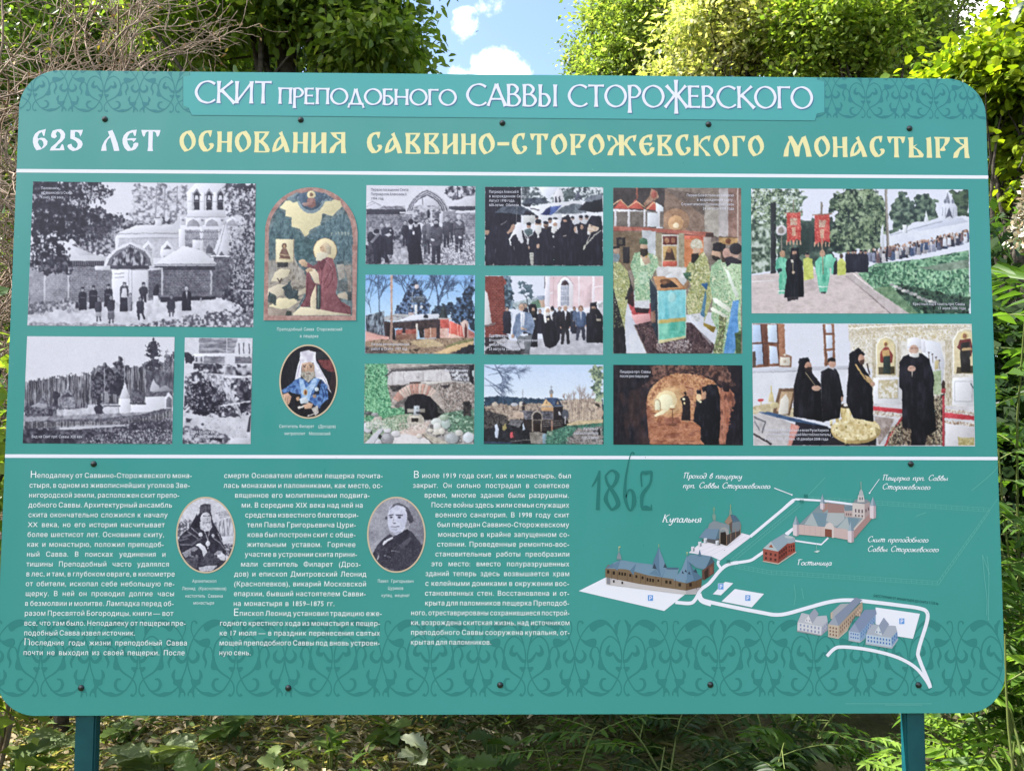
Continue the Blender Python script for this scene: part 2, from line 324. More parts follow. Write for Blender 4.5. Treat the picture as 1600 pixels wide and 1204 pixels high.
class Text:
    def __init__(s, z=.0012): s.V = []; s.F = []; s.C = []; s.n = 0; s.z = z
    def line(s, txt, x0, y0, x1, y1, cap, c, bold=0.0, justify=True, cond=1.0, shear=0.0, drop=None):
        words = txt.split(' '); size = cap/.727
        ws = [glyph_mesh(q, bold, shear) for q in words]
        wid = [v[:, 0].max()-0*v[:, 0].min() if len(v) else 0 for v, _ in ws]
        a, b = B([[x0, y0], [x1, y1]]); Ln = np.linalg.norm(b-a); ax = (b-a)/Ln; up = np.array([-ax[1], ax[0]])
        sx = size*MM*cond
        gap = SPACE*sx
        tot = sum(wid)*sx
        if drop: tot += 0.0
        if justify and len(words) > 1:
            gap = (Ln-tot)/(len(words)-1)
            if gap < .27*sx or gap > 1.5*sx:
                k = Ln/(tot+SPACE*sx*(len(words)-1)); sx *= k; gap = SPACE*sx
        elif justify: sx *= Ln/tot
        x = 0
        for i, ((v, f), wv) in enumerate(zip(ws, wid)):
            q = a+np.outer(v[:, 0]*sx+x, ax)+np.outer(v[:, 1]*size*MM, up)
            if drop and i == 0:                                  # a larger first letter
                big = v[:, 0] < drop[0]
                q = a+np.outer(v[:, 0]*sx*np.where(big, drop[1], 1)+np.where(big, 0, (drop[1]-1)*drop[0]*sx)+x, ax)+np.outer(v[:, 1]*size*MM*np.where(big, drop[1], 1), up)
                x += (drop[1]-1)*drop[0]*sx
            s.V += [(p[0], -s.z, p[1]) for p in q]
            for ff in f: s.F.append([k+s.n for k in ff])
            s.n += len(v); s.C += [lin(c)]*len(f)
            x += wv*sx+gap
    def build(s, name, parent=None):
        me = bpy.data.meshes.new(name); me.from_pydata(s.V, [], s.F)
        at = me.attributes.new('ink', 'FLOAT_COLOR', 'FACE'); at.data.foreach_set('color', np.c_[np.array(s.C, np.float32), np.ones(len(s.C), np.float32)].ravel())
        bm = bmesh.new(); bm.from_mesh(me)
        for f in bm.faces:
            f.normal_update()
            if f.normal.y > 0: f.normal_flip()
        bm.to_mesh(me); bm.free(); me.update()
        return link(name, me, INK, parent)
# ------------------------------------------------------------------ printed pictures: painted on a fine grid of ink points
def K(v): t = v/255.0; return np.array([18+t*216, 16+t*216, 32+t*214])
def C_(c):
    if isinstance(c, (int, float)): return K(c)
    if isinstance(c, str): return np.array([int(c[i:i+2], 16) for i in (0, 2, 4)], float)
    return np.asarray(c, float)
def up2(g, h, w_):
    """bilinear blow-up of a small random grid"""
    y = np.linspace(0, g.shape[0]-1.001, h); x = np.linspace(0, g.shape[1]-1.001, w_)
    yi, xi = y.astype(int), x.astype(int); fy, fx = (y-yi)[:, None], (x-xi)[None]
    fy, fx = fy*fy*(3-2*fy), fx*fx*(3-2*fx)
    a = g[yi][:, xi]; b = g[yi][:, xi+1]; c = g[yi+1][:, xi]; d = g[yi+1][:, xi+1]
    return (a*(1-fx)+b*fx)*(1-fy)+(c*(1-fx)+d*fx)*fy
class Cv:
    def __init__(s, reg, zw, res=1.5, seed=1):
        s.reg = reg; s.k = zw/(reg[2]-reg[0]); s.zw = zw; s.zh = (reg[3]-reg[1])*s.k
        s.W = int((reg[2]-reg[0])*res); s.H = int((reg[3]-reg[1])*res); s.s = s.W/zw
        s.im = np.zeros((s.H, s.W, 3)); s.rng = np.random.default_rng(seed)
        s.X, s.Y = np.meshgrid((np.arange(s.W)+.5)/s.s, (np.arange(s.H)+.5)/s.s)
    def noise(s, nx, ny=None, oct=2):
        ny = ny or nx; o = np.zeros((s.H, s.W)); a = 1; t = 0
        for i in range(oct):
            gw, gh = int(s.zw/nx*2**i)+2, int(s.zh/ny*2**i)+2
            o += a*up2(s.rng.random((gh, gw)), s.H, s.W); t += a; a *= .6
        o /= t; return np.clip((o-.5)*1.7+.5, 0, 1)
    def inside(s, p, warp=0, ws=30):
        p = np.asarray(p, float).reshape(-1, 2)
        x0, y0 = p.min(0)-warp-2/s.s; x1, y1 = p.max(0)+warp+2/s.s
        i0, i1 = max(int(x0*s.s), 0), min(int(x1*s.s)+1, s.W); j0, j1 = max(int(y0*s.s), 0), min(int(y1*s.s)+1, s.H)
        if i1 <= i0 or j1 <= j0: return None
        sl = (slice(j0, j1), slice(i0, i1)); cov = np.zeros((j1-j0, i1-i0)); X, Y = s.X[sl], s.Y[sl]
        if warp:
            X = X+(s.noise(ws)[sl]-.5)*2*warp; Y = Y+(s.noise(ws)[sl]-.5)*2*warp
        ss = (-.33, 0, .33); q = np.roll(p, -1, 0)
        for ax in ss:
            for ay in ss:
                xx, yy = X+ax/s.s, Y+ay/s.s; c = np.zeros(xx.shape, bool)
                for (xa, ya), (xb, yb) in zip(p, q):
                    if ya == yb: continue
                    c ^= ((ya > yy) != (yb > yy)) & (xx < (xb-xa)*(yy-ya)/(yb-ya)+xa)
                cov += c
        return sl, cov/9
    def put(s, sl, cov, c, c2=None, n=20, ny=None, sh=1.0, gy=None, a=1.0):
        """c: colour or list of colours used as a ramp over noise of grain n"""
        if c2 is not None: c = [c, c2]
        if isinstance(c, list):
            r = np.array([C_(x) for x in c])
            if gy: t = np.clip((s.Y[sl]-gy[0])/(gy[1]-gy[0]), 0, 1)+ (s.noise(n)[sl]-.5)*.15
            else: t = np.clip((s.noise(n, ny)[sl]-.5)*sh+.5, 0, 1)
            t = np.clip(t, 0, 1)*(len(r)-1); i = np.minimum(t.astype(int), len(r)-2); f = (t-i)[..., None]
            v = r[i]*(1-f)+r[i+1]*f
        else:
            v = C_(c); hh, ww = cov.shape
            if 4 < hh and 4 < ww and hh*ww < .55*s.H*s.W:              # rounded tone: each shape runs from its lit to its far side
                g = .5-.62*np.linspace(0, 1, ww)[None]-.38*np.linspace(0, 1, hh)[:, None]
                v = v*(1+.26*g)[..., None]+(14*g)[..., None]
        k = (cov*a)[..., None]; s.im[sl] = s.im[sl]*(1-k)+v*k
    def P(s, pts, c, warp=0, ws=30, **kw):
        if isinstance(pts, str): pts = [float(v) for v in pts.split()]
        r = s.inside(pts, warp, ws)
        if r: s.put(*r, c, **kw)
    def R(s, x0, y0, x1, y1, c, **kw): s.P([x0, y0, x1, y0, x1, y1, x0, y1], c, **kw)
    def E(s, x, y, rx, ry, c, rot=0, a0=0, a1=360, **kw):
        t = np.radians(np.linspace(a0, a1, 24, endpoint=(a1-a0 < 360))); ca, sa = math.cos(R(rot)), math.sin(R(rot))
        ex, ey = rx*np.cos(t), ry*np.sin(t)
        s.P(np.c_[x+ex*ca-ey*sa, y+ex*sa+ey*ca].ravel(), c, **kw)
    def L(s, pts, w_, c, a=1.0):
        if isinstance(pts, str): pts = [float(v) for v in pts.split()]
        p = np.asarray(pts, float).reshape(-1, 2); h = max(w_/2, .35/s.s); a = a*min(1, w_*s.s/.7)
        x0, y0 = p.min(0)-h-2/s.s; x1, y1 = p.max(0)+h+2/s.s
        i0, i1 = max(int(x0*s.s), 0), min(int(x1*s.s)+1, s.W); j0, j1 = max(int(y0*s.s), 0), min(int(y1*s.s)+1, s.H)
        if i1 <= i0 or j1 <= j0: return
        sl = (slice(j0, j1), slice(i0, i1)); X, Y = s.X[sl], s.Y[sl]; D = np.full(X.shape, 1e9)
        for (xa, ya), (xb, yb) in zip(p[:-1], p[1:]):
            l2 = (xb-xa)**2+(yb-ya)**2+1e-9; t = np.clip(((X-xa)*(xb-xa)+(Y-ya)*(yb-ya))/l2, 0, 1)
            D = np.minimum(D, np.hypot(X-xa-t*(xb-xa), Y-ya-t*(yb-ya)))
        s.put(sl, np.clip((h-D)*s.s+.5, 0, 1), c, a=a)
    def leaves(s, pts, cs, n, r, warp=0, a=.72):
        n, r = int(n*2.6), r*.62
        """scatter n dabs of radius about r inside an outline"""
        if isinstance(pts, str): pts = [float(v) for v in pts.split()]
        p = np.asarray(pts, float).reshape(-1, 2); lo, hi = p.min(0), p.max(0)
        q = lo+(hi-lo)*s.rng.random((n*3, 2)); c = np.zeros(len(q), bool)
        for (xa, ya), (xb, yb) in zip(p, np.roll(p, -1, 0)):
            if ya != yb: c ^= ((ya > q[:, 1]) != (yb > q[:, 1])) & (q[:, 0] < (xb-xa)*(q[:, 1]-ya)/(yb-ya)+xa)
        q = q[c][:n]
        for x, y in q:
            x += s.rng.normal()*warp; y += s.rng.normal()*warp; rr = r*s.rng.uniform(.5, 1.4)
            i0, i1 = max(int((x-rr)*s.s)-1, 0), min(int((x+rr)*s.s)+2, s.W); j0, j1 = max(int((y-rr)*s.s)-1, 0), min(int((y+rr)*s.s)+2, s.H)
            if i1 <= i0 or j1 <= j0: continue
            sl = (slice(j0, j1), slice(i0, i1)); e = s.rng.uniform(.6, 1.6)
            D = np.hypot((s.X[sl]-x)*e, (s.Y[sl]-y)/e)
            cov = np.clip((rr-D)*s.s+.5, 0, 1)*a; s.im[sl] += (C_(cs[s.rng.integers(len(cs))])-s.im[sl])*cov[..., None]
    def twigs(s, x, y, ln, ang, w_, c, depth=4, spread=35, a=.9):
        x2, y2 = x+ln*math.cos(R(ang)), y-ln*math.sin(R(ang))
        s.L([x, y, x2, y2], w_, c, a)
        if depth:
            for k in range(3 if depth > 1 else 2):
                t = s.rng.uniform(.45, 1)
                s.twigs(x+(x2-x)*t, y+(y2-y)*t, ln*s.rng.uniform(.5, .8), ang+s.rng.uniform(-spread, spread), w_*.65, c, depth-1, spread, a)
    def bricks(s, pts, sx, sy, c, a=.5, w_=2):
        """mortar joints inside an outline"""
        if isinstance(pts, str): pts = [float(v) for v in pts.split()]
        r = s.inside(pts)
        if not r: return
        sl, cov = r; Y = s.Y[sl]; X = s.X[sl]
        row = np.floor(Y/sy); j = ((Y % sy) < w_*1.3) | (((X+row*sx/2) % sx) < w_)
        s.put(sl, cov*j, c, a=a)
    # ---- figures
    def robe(s, x, top, bot, w_, c, fl=1.25, sh=.55, lean=0):
        h = bot-top
        s.P([x-w_*.18, top, x+w_*.18, top, x+w_*sh, top+h*.07, x+w_*.62, top+h*.25, x+w_*.56+lean*.4, top+h*.5, x+w_*.55*fl+lean, bot, x-w_*.55*fl+lean, bot, x-w_*.58+lean*.4, top+h*.5, x-w_*.62, top+h*.25, x-w_*sh, top+h*.07], c)
    def head(s, x, y, r, skin, hair=None, beard=None, side=0):
        if hair is not None: s.E(x, y-r*.2, r*.95, r*1.12, hair)
        s.E(x+side*r*.15, y+r*.08, r*.72, r*.98, skin)
        k = C_(skin)*.55
        s.E(x-r*.3+side*r*.3, y-r*.06, r*.16, r*.08, k); s.E(x+r*.3+side*r*.3, y-r*.06, r*.16, r*.08, k)
        s.L([x+side*r*.4, y, x+side*r*.45, y+r*.25], r*.14, C_(skin)*.75)
        if beard is not None:
            s.P([x-r*.7, y+r*.2, x-r*.3, y+r*.42, x+side*r*.3, y+r*.36, x+r*.3, y+r*.42, x+r*.7, y+r*.2, x+r*.62, y+r*1.0, x+r*.1, y+r*1.7, x-r*.1, y+r*1.7, x-r*.62, y+r*1.0], beard)
            s.L([x-r*.22+side*r*.2, y+r*.55, x+r*.22+side*r*.2, y+r*.55], r*.1, C_(skin)*.6)
        else: s.L([x-r*.25+side*r*.2, y+r*.52, x+r*.25+side*r*.2, y+r*.52], r*.1, C_(skin)*.6)
    def klobuk(s, x, y, r, c, h=1.35, veil=True):
        """tall flat-topped monk's hat with a veil behind"""
        if veil: s.P([x-r*.95, y-r*1.4, x+r*.95, y-r*1.4, x+r*1.25, y+r*1.2, x+r*1.5, y+r*2.6, x-r*1.5, y+r*2.6, x-r*1.25, y+r*1.2], c)
    def kl_top(s, x, y, r, c, h=1.35):
        s.P([x-r*.85, y-r*.35, x-r*1.0, y-r*(.4+h), x+r*1.0, y-r*(.4+h), x+r*.85, y-r*.35], c)
    def monk(s, x, y, r, bot, w_, robe, skin, beard, hat=None, veil=True, fl=1.2, side=0):
        hat = robe if hat is None else hat
        s.robe(x, y+r*1.0, bot, w_, robe, fl)
        if veil: s.klobuk(x, y, r, hat)
        s.head(x, y, r, skin, None, beard, side); s.kl_top(x, y, r, hat)
    def man(s, x, y, r, bot, w_, coat, trousers, skin, hair, side=0, shirt=None, walk=0):
        h = bot-y; hip = y+h*.52
        s.P([x-w_*.42, hip-10*0, x+w_*.42, hip, x+w_*.42+walk, bot, x+w_*.12+walk, bot, x, hip+h*.12, x-w_*.12-walk, bot, x-w_*.42-walk, bot], trousers)
        s.P([x-w_*.2, y+r*.9, x+w_*.2, y+r*.9, x+w_*.55, y+r*1.5, x+w_*.68, y+h*.34, x+w_*.6, hip, x+w_*.46, hip+h*.04, x-w_*.46, hip+h*.04, x-w_*.6, hip, x-w_*.68, y+h*.34, x-w_*.55, y+r*1.5], coat)
        s.L([x-w_*.47, y+h*.25, x-w_*.42, hip], w_*.05, C_(coat)*.6); s.L([x+w_*.47, y+h*.25, x+w_*.42, hip], w_*.05, C_(coat)*.6)
        if shirt is not None: s.P([x-w_*.14, y+r*.9, x+w_*.14, y+r*.9, x+w_*.02, y+h*.36], shirt)
        s.E(x-w_*.56, hip+r*.2, r*.3, r*.35, skin); s.E(x+w_*.56, hip+r*.2, r*.3, r*.35, skin)
        s.head(x, y, r, skin, hair, None, side)
    def grain(s, amt=6): s.im = np.clip(s.im+s.rng.normal(size=(s.H, s.W, 1))*amt, 0, 255)
    def finish(s, q):
        """photographic tone: soft folds in the darks, texture in the midtones, local contrast, a slightly soft print"""
        im = s.im; lum = im.mean(2)
        def blur(a, n):
            for _ in range(n):
                for ax in (0, 1): a = (np.roll(a, 1, ax)+2*a+np.roll(a, -1, ax))/4
            return a
        wx = (s.noise(s.zw/70)-.5)*1.5; wy = (s.noise(s.zw/70)-.5)*1.5                      # uneven outlines
        jj, ii = np.mgrid[0:s.H, 0:s.W]; im = im[np.clip(np.round(jj+wy*(s.zw > 0)), 0, s.H-1).astype(int), np.clip(np.round(ii+wx), 0, s.W-1).astype(int)]
        wide = blur(im, 26); im = im+.16*(im-wide)                                           # tone runs off towards edges
        dark = np.clip(1-lum/85, 0, 1); mid = np.clip(1-np.abs(lum-125)/105, 0, 1)
        fold = s.noise(s.zw/75, s.zw/16, 3); im = im+(dark*np.clip(fold-.48, 0, 1)*58)[..., None]*np.array([.92, .95, 1.1])
        tex = (s.noise(s.zw/200, None, 3)-.5)*34+(s.noise(s.zw/40, None, 2)-.5)*34; im = im+(mid*tex)[..., None]
        im = im*(1+(s.noise(s.zw/7)-.5)*.10*np.clip(1-lum/250, 0, 1))[..., None]
        s.im = np.clip(blur(im, 1), 0, 250)
    # ---- to a mesh
    def sample(s, zx, zy):
        x = np.clip(zx*s.s-.5, 0, s.W-1.001); y = np.clip(zy*s.s-.5, 0, s.H-1.001); i, j = x.astype(int), y.astype(int); fx, fy = (x-i)[..., None], (y-j)[..., None]
        return (s.im[j, i]*(1-fx)+s.im[j, i+1]*fx)*(1-fy)+(s.im[j+1, i]*(1-fx)+s.im[j+1, i+1]*fx)*fy
    def topx(s, z):
        z = np.asarray(z, float).reshape(-1, 2); return np.c_[s.reg[0]+z[:, 0]/s.k, s.reg[1]+z[:, 1]/s.k]
    def quad(s, corners, name, parent, z=.0006, dens=1.25):
        q = np.asarray(corners, float).reshape(4, 2)           # TL TR BR BL in crop units
        nx = int(np.linalg.norm(q[1]-q[0])/s.k*dens); ny = int(np.linalg.norm(q[3]-q[0])/s.k*dens)
        u, v = np.meshgrid(np.linspace(0, 1, nx), np.linspace(0, 1, ny)); u, v = u[..., None], v[..., None]
        Z = (q[0]*(1-u)+q[1]*u)*(1-v)+(q[3]*(1-u)+q[2]*u)*v
        c = s.sample(Z[..., 0], Z[..., 1]).reshape(-1, 3)
        return s._grid(Z, nx, ny, c, name, parent, z)
    def _grid(s, Z, nx, ny, c, name, parent, z):
        p = B(s.topx(Z)); V = np.c_[p[:, 0], np.full(len(p), -z), p[:, 1]]
        i = np.arange((ny-1)*nx).reshape(ny-1, nx)[:, :-1].ravel()
        me = mesh_np(name, V, np.c_[i, i+nx, i+nx+1, i+1], 4, lin(c))
        return link(name, me, INK, parent)
    def disc(s, cx, cy, rx, ry, name, parent, z=.0006, arch=False):
        """oval picture: rings of points"""
        nr = int(max(rx, ry)/s.k*1.2); na = int(2*math.pi*max(rx, ry)/s.k*1.1)
        rr, aa = np.meshgrid(np.linspace(.003, 1, nr), np.linspace(0, 2*np.pi, na, endpoint=False), indexing='ij')
        Z = np.stack([cx+rx*rr*np.cos(aa), cy+ry*rr*np.sin(aa)], -1)
        c = s.sample(Z[..., 0], Z[..., 1]).reshape(-1, 3)
        p = B(s.topx(Z)); V = np.c_[p[:, 0], np.full(len(p), -z), p[:, 1]]
        k = np.arange(nr*na).reshape(nr, na); a, b = k[:-1], k[1:]
        Fc = np.stack([a, np.roll(a, -1, 1), np.roll(b, -1, 1), b], -1).reshape(-1, 4)
        me = mesh_np(name, V, Fc, 4, lin(c))
        if me.polygons[0].normal.y > 0: me.flip_normals()
        return link(name, me, INK, parent)
# ------------------------------------------------------------------ the printed pictures (each painted in the units of its own crop)
def pic_gate():                                        # people before a monastery gate, black and white
    c = Cv((30, 270, 410, 520), 1600, 1.6, 11); P, E, Rr, Ln = c.P, c.E, c.R, c.L
    Rr(0, 0, 1600, 1053, 240)
    P('730 420 740 260 760 120 800 70 860 110 900 60 970 70 1010 110 1060 80 1120 100 1130 420', [120, 200, 236], warp=22, ws=40, n=16, sh=1.4)
    for x in (905, 960, 1040): Ln([x, 90, x-6, 330], 8, 150)
    P('320 480 450 380 540 320 620 290 720 300 800 330 900 310 1010 300 1060 340 900 400 660 400 640 520 560 560', [60, 130, 200], warp=22, ws=40, n=18, sh=1.6)
    P('1310 60 1600 60 1600 1053 1380 1053 1360 700 1420 560 1400 330 1370 200', [55, 130, 225], warp=28, ws=50, n=18, sh=1.7)
    P('1400 70 1560 70 1560 110 1470 130', 45, warp=20, ws=30)
    # church body
    P('650 395 770 345 1010 340 1060 290 1090 290 1090 560 630 560 630 430', 232)
    P('660 430 1050 420 1050 560 640 560', [190, 222], n=10)
    P('640 400 770 350 1000 340 1062 380 1060 405 640 405', 240); Ln('640 402 1060 398', 5, 150); Ln('650 432 1050 428', 4, 165)
    Rr(895, 305, 938, 350, 235); Ln('938 305 938 345', 5, 160); Rr(888, 300, 945, 312, 225)
    for x in (850, 975):
        P([x-42, 560, x-42, 490, x, 445, x+42, 490, x+42, 560], 244); P([x-24, 560, x-24, 500, x, 470, x+24, 500, x+24, 560], [150, 215], n=10)
    P('955 500 975 475 1000 500', 90); Rr(930, 505, 1020, 545, 240)
    Rr(1060, 290, 1480, 560, 226); P('1090 375 1310 375 1310 560 1090 560', [140, 190], n=9); Rr(1050, 370, 1088, 490, 246); Rr(1190, 350, 1212, 520, 235)
    Rr(1320, 370, 1480, 480, [160, 205], n=10)
    for x in (1145, 1270, 1405):
        P([x-62, 352, x-50, 318, x, 290, x+50, 318, x+62, 352], 246); P([x-42, 352, x-34, 325, x, 303, x+34, 325, x+42, 352], 165)
    for x in (1078, 1205, 1335, 1465): P([x-16, 345, x-20, 305, x, 285, x+20, 305, x+16, 345], 215); E(x, 312, 8, 8, 120)
    for y in (385, 432): 
        for x in range(1095, 1310, 16): Ln([x, y, x+8, y+10, x+16, y], 4, 105)
    P('1230 530 1230 500 1250 470 1275 500 1275 530', 90, n=8); Rr(1140, 440, 1190, 500, 238); E(1118, 480, 22, 16, 120)
    # belfry
    P('1110 290 1100 130 1160 70 1310 70 1350 130 1360 290', 238); Rr(1105, 245, 1350, 290, 228)
    for x in (1168, 1250, 1325): P([x-19, 245, x-19, 145, x, 118, x+19, 145, x+19, 245], 42); Ln([x-26, 150, x, 108, x+26, 150], 6, 130); P([x-8, 150, x+8, 150, x+14, 178, x-14, 178], 225)
    for x in (1130, 1208, 1290): Rr(x-12, 130, x+12, 245, 246); Ln([x+13, 130, x+13, 245], 4, 165)
    Ln('1110 190 1350 190', 3, 175); Ln('1108 292 1360 292', 5, 165); Ln('1360 230 1364 290', 10, 235)
    # turret
    P('1360 320 1440 545 1265 545', 236); P('1360 320 1395 545 1330 545', 214); Ln('1360 320 1300 545', 4, 150); Ln('1360 320 1410 545', 4, 140)
    for x in (1280, 1332, 1392): P([x-20, 545, x, 515, x+20, 545], 100)
    P('1278 552 1420 552 1410 640 1290 640', [70, 120], n=8); Rr(1260, 543, 1450, 553, 240)
    # left roof and wall
    P('70 600 150 510 290 450 500 540 590 550 570 600', 238); P('330 470 500 540 400 545', 215)
    P('70 578 560 580 560 618 70 622', 60); P('70 620 1270 620 1280 870 60 900', [120, 165], n=9)
    c.bricks('70 625 600 625 600 850 60 900', 26, 13, 70, .45, 3); Rr(70, 625, 330, 870, 205, a=.35)
    for x, w_ in ((168, 12), (325, 10)): Rr(x-w_/2, 640, x+w_/2, 870, 215)
    P('850 640 940 640 940 830 850 830', [70, 130], n=8); P('945 630 1265 630 1265 810 945 810', [95, 140], n=9); c.bricks('850 640 1400 640 1400 820 850 820', 24, 12, 40, .5, 3)
    Rr(935, 640, 947, 810, 205); Rr(1258, 625, 1270, 805, 190); P('1270 640 1400 640 1380 830 1270 820', [60, 110], n=10)
    P('890 600 1080 480 1200 510 1300 595 1290 612', 244); Ln('890 603 1290 603', 7, 130); P('890 612 1290 612 1290 640 890 640', 50)
    for x in range(340, 560, 14): Ln([x, 585, x+2, 612], 4, 120)
    Rr(500, 612, 610, 640, 226); Rr(845, 625, 945, 640, 215); P('610 635 850 640 850 850 615 850', 238)
    # arch
    P('560 610 575 560 620 510 680 475 735 455 790 475 850 515 880 570 885 615', 236)
    P('578 610 595 565 640 515 735 470 825 515 860 560 872 612', 120); P('600 612 615 570 655 530 735 490 800 525 838 565 850 614', [35, 90, 200], n=14, ny=34, sh=1.6)
    Ln('575 605 592 560 640 510 735 466 828 512 862 560 876 610', 6, 245); Rr(600, 610, 855, 632, 60)
    for x in range(585, 880, 13):
        t = (x-728)/150.0; y = 600-118*math.sqrt(max(0, 1-t*t)); Ln([x, y, x, y+10], 4, 220)
    for x in (720, 742, 845): Ln([x, 640, x, 850], 4, 175)
    for y in (665, 690): Ln([630, y, 690, y-5], 5, 165)
    # ground
    P('60 900 340 850 620 850 860 840 1300 830 1545 860 1545 1053 55 1053', [205, 240], n=30)
    P('60 850 330 830 380 860 300 905 60 935', [80, 140, 220], n=14, warp=12); P('300 905 420 860 500 880 330 930', [150, 220], n=10)
    P('620 1053 800 985 1100 945 1300 910 1545 900 1545 1053', [70, 140, 225], n=14, warp=14, sh=1.6); P('55 985 300 985 700 1000 700 1053 55 1053', [130, 210], n=14, warp=8)
    P('930 812 1290 806 1295 832 930 850', 28); P('930 806 1290 800 1290 812 930 818', 110); Rr(1190, 820, 1200, 850, 170)
    P('1320 840 1400 660 1480 640 1545 700 1545 900', [25, 70, 170], warp=25, ws=40, n=20, sh=1.5); P('1380 480 1545 350 1545 700 1420 640', [50, 110, 190], warp=25, n=18, sh=1.6)
    Ln('1430 778 1545 776', 12, 200); Ln('1462 785 1485 915', 22, 40)
    # people
    sk = 190
    for x, y, r, b, w_ in ((418, 770, 13, 902, 44), (488, 758, 13, 893, 46), (588, 750, 14, 880, 46)):
        c.robe(x, y+10, b, w_, 30, 1.15); c.head(x, y, r, sk, 40); Rr(x-11, y-17, x+11, y-6, 30); Ln([x-14, y+50, x+16, y+52], 7, 90)
    Rr(370, 850, 390, 890, 40)
    c.robe(692, 735, 910, 48, 60, 1.0); P('680 760 706 760 716 830 668 830', 225); P('665 820 715 820 712 912 662 912', 26); c.head(694, 735, 12, sk, 60); E(694, 723, 12, 6, 60)
    P('712 815 742 815 746 905 735 910 716 908', 150); c.head(733, 803, 10, sk, 60); P('738 850 746 850 742 908 734 908', 80)
    c.man(818, 735, 13, 850, 46, 50, 30, sk, 40); E(818, 726, 13, 7, 50)
    P('884 770 906 735 922 750 918 810 884 812', 30); P('884 808 916 808 922 880 880 880', 232); E(908, 745, 10, 12, 35)
    c.robe(1102, 775, 906, 50, 24, 1.15); P('1095 780 1108 780 1104 830', 215); c.head(1102, 764, 12, 200, 225)
    for x, y, b, w_, cl, cs in ((522, 830, 975, 42, 55, 170), (605, 822, 988, 46, 45, 110), (1000, 818, 945, 50, 40, 60)):
        P([x-w_/2, y+20, x+w_/2, y+16, x+w_*.55, y+70, x+w_*.35, y+90, x-w_*.35, y+90, x-w_*.55, y+70], cl)
        P([x-w_*.4, y+85, x+w_*.45, y+85, x+w_*.5, b-25, x-w_*.45, b-25], cs); Ln([x-8, b-28, x-9, b], 9, 60); Ln([x+10, b-28, x+13, b-4], 9, 60); c.head(x, y, 13, 150, 40)
    P('770 850 800 835 822 850 820 925 775 925', 38); Ln('785 920 790 962', 14, 35); Ln('810 920 824 958', 13, 30); c.head(796, 832, 12, 130, 30)
    # great dark tree
    T = '92 40 470 55 560 95 620 130 560 185 470 185 420 215 470 230 560 250 640 290 720 300 640 325 570 400 480 430 400 470 330 430 280 470 240 400 80 460 70 300'
    P(T, [22, 26, 60, 175], warp=34, ws=45, n=26, sh=1.3); c.leaves(T, [20, 30, 24], 420, 13, 18); c.leaves('400 60 620 130 560 180 430 180', [220, 60, 235], 60, 9, 10); c.leaves('300 180 420 240 460 160', [215, 235, 50], 40, 9, 10)
    T = '75 450 240 420 300 520 340 570 350 640 200 660 80 600'
    P(T, [24, 50, 236, 230], warp=30, ws=36, n=26, sh=1.6); c.leaves(T, [22, 34], 150, 11, 16); c.leaves('400 380 560 330 620 300 700 300 560 430', [40, 70, 90], 120, 9, 14)
    P('90 560 330 575 340 650 170 665 100 610', [26, 40, 120], warp=24, ws=30, n=20, sh=1.7, a=.9)
    c.leaves('1360 100 1545 100 1545 900 1400 900', [40, 70, 225, 200], 260, 9, 8)
    c.grain(5); return c, [92, 58, 1558, 72, 1540, 1015, 55, 1005]

